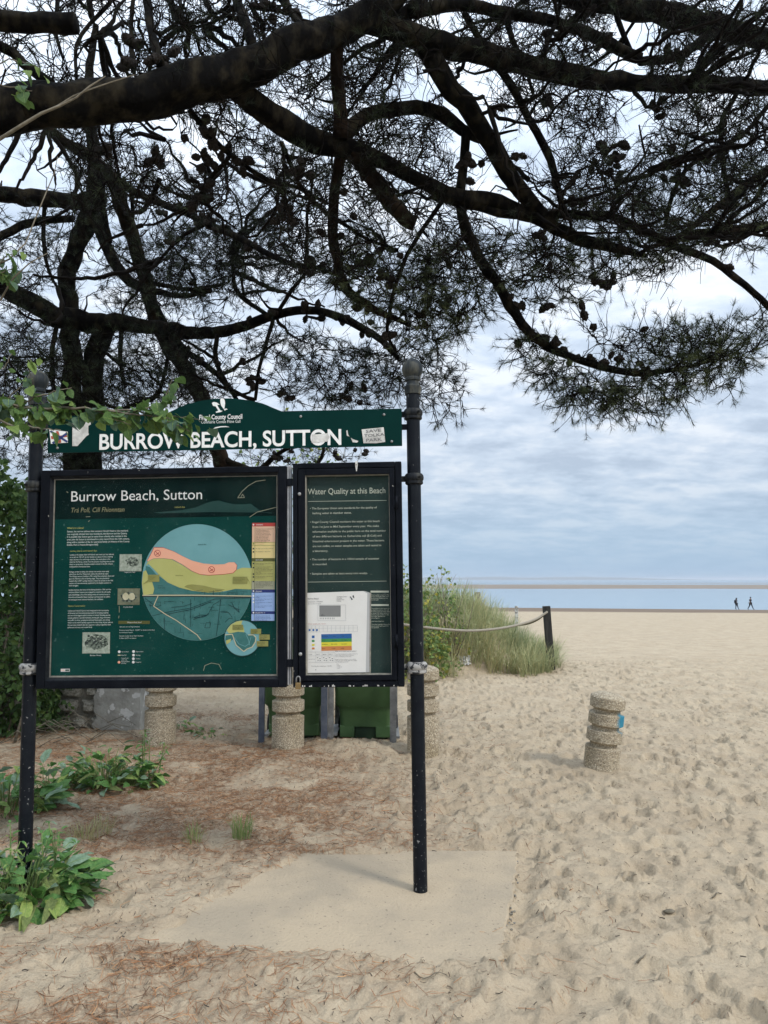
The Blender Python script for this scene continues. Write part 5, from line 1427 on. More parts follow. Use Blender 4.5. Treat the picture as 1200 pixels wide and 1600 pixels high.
stick(1120, 1398, 0.08, 0.5, 0.004, 'short pale stick on the open sand furthest from the slab')
stick(1003, 1500, 0.05, 0.4, 0.004, 'small stick on the sand nearest the camera, beyond the slab')
stick(672, 1529, 0.13, 0.05, 0.003, 'thin dark stick on the sand just in front of the slab')
stick(392, 1415, 0.12, 0.6, 0.003, 'thin stick lying flat on the concrete slab')
g = ground_at(1046, 1427); mb = MB()
mb.lathe([(0.002, 0), (0.016, 0.004), (0.021, 0.010), (0.014, 0.016), (0.001, 0.018)], 9, Matrix.Translation(g) @ Matrix.Scale(1.5, 4, (1, 0.3, 0)), jit=0.12)
tag(mb.build('shell', M['twig_brown']), 'broken brown shell on the footprint-marked sand', 'shell')

# ------------------------------------------------------------------ leaves
def leaf_mesh(name, m, L, W, fold, droop, wave=0.0, petiole=0.2, nx=5, tip=1.0, seed=0, base_round=0.35, rib=None):
    """one leaf from its petiole at the origin along +Y, with a midrib fold and wavy edge"""
    rs = random.Random(seed); mb = MB(); vs_, fs = [], []
    for i in range(nx + 1):
        t = i / nx
        w = W * 0.5 * (math.sin(math.pi * min(1, t ** (0.6 + base_round) * 0.96 + 0.02)) ** 0.75) * (1 if t < 0.9 else tip)
        y = L * (petiole + t * (1 - petiole)); z = -droop * L * (t ** 2)
        for s in (-1, -0.5, 0, 0.5, 1):
            zz = z + abs(s) * w * fold + (wave * W * rs.uniform(-1, 1) if abs(s) == 1 else 0)
            vs_.append((s * w, y, zz))
    for i in range(nx):
        for k in range(4): a = i * 5 + k; fs.append((a, a + 1, a + 6, a + 5))
    mb.add(vs_, fs, 0, True)
    if rib:                                       # pale midrib and side veins standing a hair proud
        for i in range(nx):
            a, b = vs_[i * 5 + 2], vs_[i * 5 + 7]; w0 = W * 0.035 * (1 - 0.8 * i / nx)
            mb.add([(a[0] - w0, a[1], a[2] + 0.004), (a[0] + w0, a[1], a[2] + 0.004), (b[0] + w0 * 0.8, b[1], b[2] + 0.004), (b[0] - w0 * 0.8, b[1], b[2] + 0.004)], [(0, 1, 2, 3)], 1, True)
    pw = W * 0.03 + 0.0008
    mb.add([(-pw, 0, 0), (pw, 0, 0), (pw * 0.8, L * petiole * 1.1, 0.0006), (-pw * 0.8, L * petiole * 1.1, 0.0006)], [(0, 1, 2, 3)], 1 if rib else 0)
    return mb.mesh(name, [m, rib] if rib else m)


def put_leaf(me, parent, loc, heading, pitch, roll, s):
    o = bpy.data.objects.new('leaf', me); COL.objects.link(o); adopt(o, parent)
    o.rotation_mode = 'XYZ'
    o.matrix_basis = Matrix.Translation(loc) @ Matrix.Rotation(heading - math.pi / 2, 4, 'Z') @ Matrix.Rotation(pitch, 4, 'X') @ Matrix.Rotation(roll, 4, 'Y') @ Matrix.Scale(s, 4)
    return o


BEET = [leaf_mesh('beet_leaf', M[['leaf_beet', 'leaf_beet', 'leaf_beet2', 'leaf_beet3'][k % 4]], 1.0, [0.36, 0.42, 0.30, 0.40][k % 4], 0.30, [0.25, 0.4, 0.5, 0.3][k % 4], 0.09, 0.28, 6, 0.7, k, rib=M['stem_green']) for k in range(8)]
BEET += BEET[:6]
BEET.append(leaf_mesh('beet_leaf', M['leaf_dry'], 1.0, 0.34, 0.5, 0.9, 0.12, 0.28, 6, 0.7, 60)); BEET.append(leaf_mesh('beet_leaf', M['leaf_yellow'], 1.0, 0.36, 0.3, 0.7, 0.10, 0.28, 6, 0.7, 61, rib=M['stem_green'])); BEET.append(leaf_mesh('beet_leaf', M['leaf_beet'], 1.0, 0.26, 0.35, 0.15, 0.10, 0.2, 6, 0.7, 62, rib=M['stem_green']))


def beet(px, py, n, size, spread, height, label, seed, spread_y=None, upright=1.0):
    rs = random.Random(seed); g = ground_at(px, py)
    root = empty('sea_beet_plant', g, label, 'plant', 'leafy sea beet plants')
    st = MB()
    for k in range(n):
        a = rs.uniform(0, 2 * math.pi); r = spread * math.sqrt(rs.random())
        x = g.x + r * math.cos(a); y = g.y + (spread_y or spread) * math.sqrt(rs.random()) * math.sin(a)
        h = height * rs.random() ** 1.7 * (1 - 0.5 * r / spread)
        base = Vector((x, y, gz(x, y) + 0.01 + h))
        s = size * rs.uniform(0.55, 1.1) * (1 - 0.3 * (h / max(height, 0.01)))
        put_leaf(rs.choice(BEET), root, base, a + rs.gauss(0, 0.7), rs.uniform(-0.1, upright), rs.gauss(0, 0.5), s)
        st.tube([Vector((g.x + (x - g.x) * 0.5, g.y + (y - g.y) * 0.5, gz(x, y) - 0.02)), base * 0.5 + Vector((g.x + (x - g.x) * 0.6, g.y + (y - g.y) * 0.6, gz(x, y) + 0.6 * h)) * 0.5, base], [0.003, 0.0028, 0.002], 4)
    st.build('stem', M['stem_green'], root)
    return root, g


BIG = beet(35, 1408, 260, 0.185, 0.36, 0.25, 'large sea beet clump with broad light leaves at the foot of the navy post', 1, 0.22)
beet(168, 1230, 240, 0.155, 0.34, 0.32, 'dense dark sea beet clump before the stone wall', 2, 0.16)
beet(12, 1268, 120, 0.20, 0.28, 0.42, 'sea beet clump with pale bluish leaves behind the navy post, inland side', 3)
beet(70, 1264, 44, 0.14, 0.11, 0.38, 'upright sea beet plant close against the back of the navy post', 4)
beet(326, 1149, 22, 0.12, 0.15, 0.05, 'low sea beet rosette on the open sand beyond the wall', 5, upright=0.5)
beet(283, 1138, 16, 0.13, 0.09, 0.14, 'small sea beet plant beside the greenish bollard', 6)
r_, g_ = beet(232, 1226, 14, 0.12, 0.09, 0.08, 'sea beet with tall leafy flowering stems before the greenish bollard', 7)
mb = MB(); rs = random.Random(8)
for k in range(5):
    x = g_.x + rs.uniform(-0.08, 0.1); pts = []; hgt = rs.uniform(0.26, 0.42); lx = rs.uniform(-0.02, 0.14)
    for j in range(6): pts.append(Vector((x + lx * (j / 5) ** 1.5, g_.y + 0.02 * k, g_.z + hgt * j / 5)))
    mb.tube(pts, [0.006 * (1 - 0.6 * j / 5) for j in range(6)], 5)
    for j in range(2, 6):
        for s in range(3): put_leaf(rs.choice(BEET), r_, pts[j], rs.uniform(0, 6.28), rs.uniform(-0.1, 0.7), 0, rs.uniform(0.045, 0.085) * (1.3 - 0.12 * j))
mb.build('flower_stem', M['stem_green'], r_)
r_, g_ = BIG; mb = MB(); rs = random.Random(18)
for k in range(9):
    x = g_.x + rs.uniform(-0.25, 0.22); y = g_.y + rs.uniform(-0.05, 0.15); hgt = rs.uniform(0.22, 0.38); lx = rs.uniform(-0.08, 0.12)
    pts = [Vector((x + lx * (j / 5) ** 1.5, y, gz(x, y) + hgt * j / 5)) for j in range(6)]
    mb.tube(pts, [0.006 * (1 - 0.6 * j / 5) for j in range(6)], 5)
    for j in range(2, 6):
        for s in range(4): put_leaf(rs.choice(BEET), r_, pts[j], rs.uniform(0, 6.28), rs.uniform(-0.1, 0.8), 0, rs.uniform(0.04, 0.08) * (1.3 - 0.12 * j))
mb.build('flower_stem', M['stem_green'], r_)

# elm-like shrub whose branches reach in from beside the board
ELM = [leaf_mesh('elm_leaf', M[['leaf_elm', 'leaf_elm2', 'leaf_elm', 'leaf_elm3', 'leaf_elm'][k % 5]], 1.0, [0.78, 0.70, 0.86, 0.74, 0.66][k % 5], 0.16, [0.15, 0.3, 0.1, 0.25, 0.35][k % 5], 0.05, 0.16, 5, 0.6, 30 + k, 0.10, rib=M['leaf_elm2']) for k in range(10)]
sx, sy = -2.75, 3.5
shrub = empty('overhanging_shrub', (sx, sy, gz(sx, sy)), 'broad-leaved shrub whose branches reach in over the header panel', 'shrub')
mb = MB(); rs = random.Random(12)
G0 = Vector((sx, sy, gz(sx, sy) - 0.05))
spread_leaves = []


def sprig(pts, r0, leaves, size, hang=0.55, last=1.0, first=0.0):
    pts = [Vector(p_) for p_ in pts]; dense = []
    for k in range(len(pts) - 1):
        for s in range(6): dense.append(pts[k].lerp(pts[k + 1], s / 6) + Vector((rs.gauss(0, 0.003), rs.gauss(0, 0.003), rs.gauss(0, 0.003))))
    dense.append(pts[-1])
    mb.tube(dense, [r0 * (1 - 0.75 * k / len(dense)) for k in range(len(dense))], 6)
    for k in range(leaves):
        t = first + (last - first) * (k + rs.random()) / leaves
        q = dense[min(len(dense) - 1, int(t * (len(dense) - 1)))]
        d = (dense[min(len(dense) - 1, int(t * (len(dense) - 1)) + 1)] - dense[max(0, int(t * (len(dense) - 1)) - 1)]).normalized()
        a = math.atan2(d.y, d.x) + (1 if k % 2 else -1) * rs.uniform(0.4, 1.4)
        off = Vector((rs.gauss(0, 0.018), rs.gauss(0, 0.018), rs.gauss(-0.004, 0.020)))
        put_leaf(rs.choice(ELM), shrub, q + off, a if rs.random() < 0.8 else rs.uniform(0, 6.28), -rs.uniform(0.0, hang * 2.1), rs.gauss(0, 0.6), size * rs.uniform(0.4, 1.2))


D = 3.42
mb.tube([G0, G0 + Vector((0.05, 0.02, 1.0)), G0 + Vector((0.12, -0.02, 1.9)), G0 + Vector((0.2, -0.05, 2.9)), P(-60, 180, 3.3)], [0.035, 0.03, 0.024, 0.015, 0.008], 8)
J1 = G0 + Vector((0.12, -0.02, 1.95))
sprig([J1, P(-70, 648, 3.4), P(10, 632, D), P(60, 638, D), P(115, 640, D)], 0.010, 64, 0.074, first=0.35)
sprig([P(-40, 640, D), P(20, 665, D - 0.05), P(60, 668, D - .05), P(95, 672, D - .06)], 0.006, 30, 0.072)
sprig([P(20, 640, D), P(50, 622, D), P(85, 612, D), P(112, 606, D)], 0.005, 20, 0.064)
sprig([P(60, 638, D), P(130, 638, D - .02), P(190, 645, D - .03), P(245, 652, D - .05), P(296, 674, D - .06)], 0.006, 58, 0.074)
sprig([P(150, 640, D), P(200, 640, D), P(245, 650, D), P(270, 656, D - .04), P(300, 668, D - .05)], 0.005, 42, 0.072)
sprig([P(190, 646, D), P(225, 638, D), P(255, 632, D), P(262, 610, D), P(270, 588, D)], 0.004, 26, 0.066)
sprig([P(235, 660, D), P(265, 650, D), P(295, 652, D), P(322, 660, D)], 0.004, 16, 0.066)
sprig([P(150, 642, D), P(180, 655, D - .05), P(205, 664, D - .06)], 0.004, 16, 0.066)
sprig([P(-10, 640, D), P(25, 610, D), P(45, 590, D), P(48, 560, D)], 0.004, 18, 0.064)
sprig([P(-40, 560, D), P(5, 575, D), P(20, 552, D)], 0.004, 8, 0.05)
J2 = G0 + Vector((0.16, -0.03, 2.35))
sprig([J2, P(-40, 430, 3.35), P(5, 425, 3.4), P(22, 418, 3.4)], 0.006, 22, 0.066, first=0.55)
sprig([P(-20, 440, 3.4), P(10, 400, 3.4), P(28, 392, 3.4)], 0.004, 9, 0.05, first=0.3)
J3 = G0 + Vector((0.19, -0.045, 2.85))
sprig([J3, P(-40, 120, 3.3), P(15, 135, 3.3), P(50, 142, 3.3)], 0.005, 11, 0.068, first=0.6)
sprig([P(-40, 120, 3.3), P(10, 92, 3.3), P(40, 98, 3.3), P(70, 112, 3.3)], 0.004, 11, 0.064, first=0.4)
mb.tube([G0 + Vector((0.18, -0.04, 2.6)), P(-30, 232, 3.3), P(0, 217, 3.3), P(35, 195, 3.3), P(65, 177, 3.3), P(95, 165, 3.3), P(120, 152, 3.3), P(140, 135, 3.3), P(165, 119, 3.3)], [0.010, 0.009, 0.008, 0.0075, 0.007, 0.005, 0.0045, 0.004, 0.002], 6)
mb.tube([P(65, 177, 3.3), P(90, 166, 3.32), P(115, 150, 3.33), P(140, 140, 3.34), P(175, 128, 3.36), P(210, 117, 3.38)], [0.006, 0.005, 0.004, 0.0035, 0.003, 0.002], 5)
mb.tube([P(-20, 420, 3.4), P(15, 405, 3.4), P(40, 380, 3.42), P(60, 330, 3.45), P(85, 270, 3.5), P(90, 245, 3.52)], [0.005, 0.004, 0.0035, 0.003, 0.0025, 0.0015], 5)
mb.tube([P(0, 470, 3.4), P(20, 435, 3.4), P(45, 412, 3.4), P(75, 395, 3.4)], [0.005, 0.004, 0.003, 0.002], 5)
mb.build('branch', M['twig_brown'], shrub)


# leaf masses too small to pick apart singly
def leaf_mass(center, n, size, fn, seed, tone_mu=0.45, tone_sd=0.22):
    """n folded leaves at the points fn draws; returns arrays"""
    rg = np.random.default_rng(seed); c = fn(rg, n); n = len(c)
    d = rg.normal(0, 1, (n, 3)); d[:, 2] -= 0.5; d /= np.linalg.norm(d, axis=1, keepdims=True)
    u = np.cross(d, rg.normal(0, 1, (n, 3))); u /= np.linalg.norm(u, axis=1, keepdims=True)
    nn = np.cross(d, u); s = size * rg.uniform(0.55, 1.2, n)[:, None]
    b, t = c, c + d * s; m1 = c + d * s * 0.45
    V = np.stack([b, m1 + u * s * 0.36 + nn * s * 0.10, t, m1 - u * s * 0.36 + nn * s * 0.10, m1], 1).reshape(-1, 3)
    k = np.arange(n)[:, None] * 5
    F = np.concatenate([k + np.array([[0, 1, 4]]), k + np.array([[1, 2, 4]]), k + np.array([[4, 2, 3]]), k + np.array([[0, 4, 3]])], 1).reshape(-1, 3)
    T = np.repeat(np.clip(rg.normal(tone_mu, tone_sd, n), 0, 1), 5)
    return V, F, T


hedge = empty('ivy_hedge', (-4.3, 7.3, gz(-4.3, 7.3)), 'tall dark ivy-covered hedge behind the navy post', 'hedge')


def hedge_pts(rg, n):
    z = rg.uniform(0.12, 2.75, n); x = rg.uniform(-6.2, -3.28, n); y = rg.uniform(6.75, 8.1, n)
    front = 7.05 + 0.35 * (fbm(x, z, 1.6, 3, 51) - 0.5) * 2 + 0.30 * sstep(-3.9, -3.3, x) + 0.25 * sstep(0.6, 0.1, z)
    side = -3.34 + 0.28 * (fbm(y, z, 1.9, 3, 52) - 0.5) * 2 - 0.25 * sstep(2.2, 2.75, z)
    topz = 2.55 + 0.35 * (fbm(x, y, 2.0, 2, 53) - 0.5) * 2
    d = np.minimum(np.minimum(y - front, side - x), topz - z)
    k = (d > 0) & ((d < 0.28) | (rg.random(n) < 0.12)) & (fbm(x * 1.3, z * 1.3 + y, 2.6, 2, 57) > 0.24)
    return np.stack([x, y, z], -1)[k]


V, F, T = leaf_mass(None, 60000, 0.085, hedge_pts, 31, 0.42, 0.26)
tag(np_mesh('leaves', V, F, M['leaf_hedge'], attrs={'tone': T}, parent=hedge), kind='stuff')
mb = MB(); rs = random.Random(6)
for k in range(40):
    x, y = rs.uniform(-5.6, -3.45), rs.uniform(7.3, 7.9); pts = [Vector((x, y, gz(x, y) - 0.05))]
    for j in range(5): pts.append(pts[-1] + Vector((rs.uniform(-0.14, 0.12), rs.uniform(-0.08, 0.08), rs.uniform(0.2, 0.6))))
    mb.tube(pts, [0.014, 0.012, 0.011, 0.009, 0.007, 0.004], 5)
for k in range(26):                               # dry stems spilling at its foot
    x, y = rs.uniform(-3.45, -2.75), rs.uniform(7.0, 7.9); a = rs.uniform(-0.6, 0.9)
    b = Vector((x, y, gz(x, y) + rs.uniform(0.0, 0.12))); L = rs.uniform(0.25, 0.6)
    mb.tube([b, b + Vector((L * 0.5 * math.cos(a), -0.1 * rs.random(), L * 0.3 * rs.random() + 0.03)), b + Vector((L * math.cos(a), -0.2 * rs.random(), 0.3 * L * rs.uniform(-0.2, 1)))], [0.005, 0.004, 0.002], 4)
mb.build('stems', M['twig_brown'], hedge)
# creeper straggling over the rubble part of the wall
V, F, T = leaf_mass(None, 2600, 0.06, lambda rg, n: (lambda x, z: np.stack([x, 8.12 - 0.12 * rg.random(n) - 0.2 * np.maximum(0, -3.5 - x), z], -1)[fbm(x, z, 3.0, 3, 66) > 0.44])(rg.uniform(-4.2, -3.1, n) - 0.25 * np.abs(rg.normal(0, 1, n)), rg.uniform(0.05, 1.2, n)), 33, 0.55, 0.3)
tag(np_mesh('creeper', V, F, M['leaf_hedge'], attrs={'tone': T}, parent=hedge), kind='stuff')

bush = empty('dune_bush', (0.1, 12.6, gz(0.1, 12.6)), 'straggly green bush with yellowing leaves behind the black board post', 'bush')


def bush_pts(cx, cy, rx, ry, h, thr=0.40):
    def f(rg, n):
        a = rg.uniform(0, 6.28, n); r = np.sqrt(rg.random(n)); x = cx + rx * r * np.cos(a); y = cy + ry * r * np.sin(a)
        top = h * (1 - 0.75 * r ** 1.6) * (0.75 + 0.5 * fbm(x, y, 2.4, 3, 71)); z = rg.random(n) ** 0.8 * top
        k = fbm(x * 1.2 + z, z * 1.5 + y, 2.8, 2, 73) > thr
        return np.stack([x, y, gz_many(x, y) + z], -1)[k]
    return f


V, F, T = leaf_mass(None, 5200, 0.085, bush_pts(0.12, 12.9, 0.95, 0.8, 2.0), 41, 0.40, 0.27)
V2, F2, T2 = leaf_mass(None, 1500, 0.075, bush_pts(0.95, 13.6, 0.6, 0.6, 1.55, 0.45), 42, 0.45, 0.25)
tag(np_mesh('leaves', np.concatenate([V, V2]), np.concatenate([F, F2 + len(V)]), M['leaf_bush'], attrs={'tone': np.concatenate([T, T2])}, parent=bush), kind='stuff')
mb = MB(); rs = random.Random(16)
for k in range(70):
    a = rs.uniform(0, 6.28); q = (0.12, 12.9, 0.7, 1.9) if k < 48 else (0.95, 13.6, 0.5, 1.6)
    x, y = q[0] + 0.25 * math.cos(a), q[1] + 0.25 * math.sin(a); b = Vector((x, y, gz(x, y) - 0.05)); h = q[3] * rs.uniform(0.5, 1.05)
    e_ = b + Vector((q[2] * rs.uniform(-1, 1), q[2] * rs.uniform(-0.8, 0.8), h))
    mb.tube([b, b.lerp(e_, 0.5) + Vector((rs.uniform(-0.1, 0.1), 0, 0.1)), e_], [0.011, 0.008, 0.003], 4)
mb.build('stems', M['twig_brown'], bush)

hb = empty('hawthorn_bush', (-1.6, 13.2, gz(-1.6, 13.2)), 'tall light green bush seen in the slot between header panel and cases', 'bush')
V, F, T = leaf_mass(None, 5200, 0.09, lambda rg, n: (lambda c: c[(c[:, 2] > 0.9)])(bush_pts(-1.7, 13.3, 1.9, 0.9, 4.6, 0.40)(rg, n)), 51, 0.42, 0.2)
tag(np_mesh('leaves', V, F, M['leaf_bush'], attrs={'tone': T}, parent=hb), kind='stuff')
mb = MB()
for k in range(40):
    a = rs.uniform(0, 6.28); b = Vector((-1.7 + 0.2 * math.cos(a), 13.3 + 0.2 * math.sin(a), gz(-1.7, 13.3) - 0.05)); e_ = b + Vector((rs.uniform(-1.6, 1.6), rs.uniform(-0.8, 0.8), rs.uniform(2.2, 4.2)))
    mb.tube([b, b.lerp(e_, 0.5) + Vector((rs.uniform(-0.15, 0.15), 0, 0.3)), e_], [0.022, 0.014, 0.004], 5)
mb.build('stems', M['twig_brown'], hb)

# ------------------------------------------------------------------ two people walking along the tide line
def person(px, py, hgt, label, top, legs, bag, stride, longhair, waist=None):
    g = ground_at(px, py); s = hgt / 1.75
    root = empty('person', g, label, 'person', 'people walking on the far tide line')
    X = lambda x, y, z: tuple(Vector((g.x + x * s, g.y + y * s, g.z + z * s)))
    f, b = stride
    J = {'pelvis': (0, 0, 0.95, 0.15), 'waist': (0.0, 0, 1.10, 0.13), 'chest': (0.02, 0, 1.33, 0.155), 'neck': (0.04, 0, 1.49, 0.06), 'head0': (0.06, 0, 1.58, 0.085), 'head1': (0.065, 0, 1.69, 0.085),
         'hipA': (0.0, -0.09, 0.90, 0.10), 'kneeA': (f * 0.55, -0.10, 0.50, 0.065), 'ankA': (f, -0.10, 0.09, 0.045), 'toeA': (f + 0.17, -0.10, 0.035, 0.035),
         'hipB': (0.0, 0.09, 0.90, 0.10), 'kneeB': (b * 0.35, 0.10, 0.50, 0.065), 'ankB': (b, 0.10, 0.11, 0.045), 'toeB': (b + 0.16, 0.10, 0.035, 0.035),
         'shA': (0.02, -0.19, 1.41, 0.065), 'elA': (-0.06, -0.23, 1.12, 0.048), 'haA': (0.06, -0.22, 0.88, 0.038), 'shB': (0.02, 0.19, 1.41, 0.065), 'elB': (0.05, 0.23, 1.13, 0.048), 'haB': (0.20, 0.22, 0.93, 0.038)}
    names = list(J); ix = {k: i for i, k in enumerate(names)}
    E = [('pelvis', 'waist'), ('waist', 'chest'), ('chest', 'neck'), ('neck', 'head0'), ('head0', 'head1'), ('pelvis', 'hipA'), ('hipA', 'kneeA'), ('kneeA', 'ankA'), ('ankA', 'toeA'), ('pelvis', 'hipB'), ('hipB', 'kneeB'), ('kneeB', 'ankB'), ('ankB', 'toeB'), ('chest', 'shA'), ('shA', 'elA'), ('elA', 'haA'), ('chest', 'shB'), ('shB', 'elB'), ('elB', 'haB')]

    def body(nm, keep, m, k=1.0):
        ks = [n_ for n_ in names if n_ in keep]; im = {n_: i for i, n_ in enumerate(ks)}
        me = bpy.data.meshes.new(nm); me.from_pydata([X(*J[n_][:3]) for n_ in ks], [(im[a], im[b_]) for a, b_ in E if a in im and b_ in im], []); me.materials.append(m)
        o = bpy.data.objects.new(nm, me); COL.objects.link(o); adopt(o, root)
        o.modifiers.new('skin', 'SKIN').use_smooth_shade = True
        for i, n_ in enumerate(ks):
            sv = me.skin_vertices[0].data[i]; sv.radius = (J[n_][3] * s * k, J[n_][3] * s * k); sv.use_root = (i == 0)
        o.modifiers.new('sub', 'SUBSURF').levels = 1; o.modifiers['sub'].render_levels = 1
        return o
    body('body', names, M['skin'], 0.88)
    body('trousers', [n_ for n_ in names if n_[:3] in ('pel', 'hip', 'kne', 'ank', 'toe')], legs, 1.12)
    body('jacket', ['pelvis', 'waist', 'chest', 'shA', 'elA', 'haA', 'shB', 'elB', 'haB'][1:], top, 1.28)
    mb = MB(); mb.lathe([(0.01, -0.11), (0.085, -0.07), (0.105, 0.0), (0.09, 0.075), (0.01, 0.11)], 12, Matrix.Translation(X(0.045, 0, 1.675)) @ Matrix.Scale(s, 4))
    if longhair: mb.lathe([(0.03, -0.30), (0.09, -0.24), (0.10, -0.05), (0.08, 0.05)], 10, Matrix.Translation(X(-0.02, 0, 1.63)) @ Matrix.Scale(s, 4))
    mb.build('hair', M['hair'], root)
    if bag:
        mb = MB(); mb.box(X(-0.19, 0, 1.22), (0.20 * s, 0.30 * s, 0.44 * s)); mb.build('backpack', M['cloth_dark'], root, bevel=0.05)
    if waist:
        mb = MB(); mb.lathe([(0.18, -0.10), (0.175, 0.02), (0.16, 0.10)], 14, Matrix.Translation(X(0, 0, 0.93)) @ Matrix.Scale(s, 4)); mb.build('shirt_tail', waist, root)
    return root


person(1151, 952.6, 1.66, 'person with long dark hair, grey jacket and backpack walking along the tide line', M['cloth_grey'], M['cloth_dark'], True, (0.24, -0.10), True)
person(1173, 952.8, 1.80, 'person in a black top striding ahead along the tide line', M['cloth_dark'], M['cloth_dark'], False, (0.34, -0.36), False, M['cloth_tan'])

# ------------------------------------------------------------------ pines
def smooth_path(nodes, seg_len=0.12):
    """Catmull-Rom through (point, radius)"""
    pts = [Vector(n[0]) for n in nodes]; rad = [n[1] for n in nodes]; P_, R_ = [], []
    for k in range(len(pts) - 1):
        a, b, c, d = pts[max(k - 1, 0)], pts[k], pts[k + 1], pts[min(k + 2, len(pts) - 1)]
        m = max(2, int((c - b).length / seg_len))
        for s in range(m):
            t = s / m
            P_.append(0.5 * ((2 * b) + (c - a) * t + (2 * a - 5 * b + 4 * c - d) * t * t + (3 * b - a - 3 * c + d) * t ** 3)); R_.append(rad[k] + (rad[k + 1] - rad[k]) * t)
    P_.append(pts[-1]); R_.append(rad[-1]); return P_, R_


def RP(py, d, r):                        # radius in metres of wood r pixels thick, allowing for the stretch off the lens axis
    v = (800 - py) / FPX
    return 0.92 * r * d / FPX / math.sqrt(1 + v * v)


class Tree:
    def __init__(self, root):
        self.root = root; self.np, self.nr = [], []


def limb(tree, nodes, name='limb', m='bark', n=None, rough=0.08, seed=0, px=True):
    """nodes: (px, py, distance, radius in photograph pixels) or world points with radius"""
    w = [(P(a, b, d), RP(b, d, r)) for a, b, d, r in nodes] if px else nodes
    pts, rad = smooth_path(w, 0.10)
    rs = random.Random(hash((round(pts[0].x, 3), len(pts))) & 0xffff)
    big = max(rad) > 0.05
    n = n or (16 if big else (9 if max(rad) > 0.025 else 6))
    q = [p_ + Vector((rs.gauss(0, 1), rs.gauss(0, 1), rs.gauss(0, 1))) * r * 0.10 for p_, r in zip(pts, rad)]
    r2 = [r * (1 + 0.10 * (float(vnoise(k * 0.37, r * 30 + seed, 1.0, 4)) - 0.5)) for k, r in enumerate(rad)]
    mb = MB()
    if big:                              # plated bark: ridges run along the limb, broken across
        n = 26; dense, rr = [], []
        for k in range(len(q) - 1):
            for s_ in range(3): dense.append(q[k].lerp(q[k + 1], s_ / 3)); rr.append(r2[k] + (r2[k + 1] - r2[k]) * s_ / 3)
        dense.append(q[-1]); rr.append(r2[-1])
        mb.tube(dense, rr, n)
        V_ = np.array(mb.v).reshape(len(dense), n, 3); c_ = np.array([list(p_) for p_ in dense])[:, None, :]
        kk, ii = np.meshgrid(np.arange(len(dense)), np.arange(n), indexing='ij')
        seam = np.minimum(ii, n - ii)
        nz = fbm(seam * 0.55 + seed, kk * 0.22 + 3 * seed, 1.0, 3, 12) - 0.5 + 0.7 * (fbm(seam * 0.2, kk * 0.06, 1.0, 2, 19) - 0.5)
        rad_ = np.array(rr)[:, None, None]
        V_ = c_ + (V_ - c_) * (1 + 0.30 * nz[:, :, None] * np.minimum(1, 0.06 / rad_ + 0.4))
        mb.v = [tuple(x) for x in V_.reshape(-1, 3)]
    else:
        mb.tube(q, r2, n, jit=0.07)
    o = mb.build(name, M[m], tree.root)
    for p_, r in zip(q, rad): tree.np.append(p_); tree.nr.append(r)
    return o


T1 = Tree(empty('pine_tree', (-3.9, 3.3, gz(-3.9, 3.3)), 'big dark pine whose thick mossy limb arches across the top of the view', 'tree', 'pines overhanging the beach entrance'))
T2 = Tree(empty('pine_tree', (-3.75, 9.8, gz(-3.75, 9.8)), 'dark forked pine trunk standing beyond the wall behind the map case', 'tree', 'pines overhanging the beach entrance'))
T3 = Tree(empty('pine_tree', (-1.45, 11.9, gz(-1.45, 11.9)), 'slender leaning pine stem crossing behind the arch of the header panel', 'tree', 'pines overhanging the beach entrance'))

# tree 1: bole out of the frame inland, its limbs overhead
b1 = Vector((-3.9, 3.3, gz(-3.9, 3.3) - 0.2))
limb(T1, [(b1, 0.30), (b1 + Vector((0.05, 0.1, 1.2)), 0.24), (b1 + Vector((0.2, 0.2, 2.6)), 0.21), (b1 + Vector((0.5, 0.3, 3.5)), 0.19), (b1 + Vector((0.75, 0.4, 4.6)), 0.15), (b1 + Vector((0.8, 0.5, 6.2)), 0.10)], 'trunk', px=False)
j1 = b1 + Vector((0.42, 0.25, 3.2))
w = [(j1, 0.17)] + [(P(a, b, d), RP(b, d, r)) for a, b, d, r in [(-150, 188, 3.75, 50), (0, 172, 3.9, 45), (105, 166, 4.0, 42), (217, 154, 4.1, 41), (350, 119, 4.3, 42), (450, 80, 4.45, 34), (530, 45, 4.6, 31), (600, 5, 4.7, 28), (690, -70, 4.9, 22), (820, -160, 5.2, 14), (950, -220, 5.4, 6)]]
limb(T1, w, px=False, rough=0.09)
limb(T1, [(548, 32, 4.62, 22), (620, 48, 4.8, 24), (670, 65, 4.9, 23), (780, 92, 5.1, 21), (885, 117, 5.4, 20), (1000, 130, 5.7, 16), (1130, 133, 6.0, 16), (1260, 140, 6.3, 12), (1400, 120, 6.6, 6)])
limb(T1, [(640, 20, 4.8, 14), (720, 8, 5.0, 13), (790, 20, 5.2, 12), (860, 32, 5.4, 12), (905, 47, 5.5, 12), (950, 68, 5.6, 12), (1000, 92, 5.7, 11)])
limb(T1, [(690, -70, 4.92, 15), (760, -55, 5.2, 15), (820, -30, 5.4, 16), (930, 2, 5.7, 20), (1025, 18, 6.0, 22), (1110, 40, 6.2, 22), (1200, 62, 6.4, 20), (1330, 80, 6.8, 12)])
limb(T1, [(1000, 96, 5.75, 9), (1060, 88, 5.9, 9), (1100, 60, 6.1, 10), (1140, 30, 6.2, 9)])
limb(T1, [(350, 125, 4.35, 24), (390, 156, 4.5, 25), (442, 196, 4.7, 25), (495, 222, 4.9, 22), (545, 232, 5.0, 18), (607, 255, 5.1, 14), (670, 290, 5.25, 14), (722, 310, 5.35, 17), (780, 318, 5.5, 15), (850, 345, 5.7, 13), (902, 373, 5.85, 12), (955, 386, 6.0, 9), (1010, 400, 6.2, 4)])
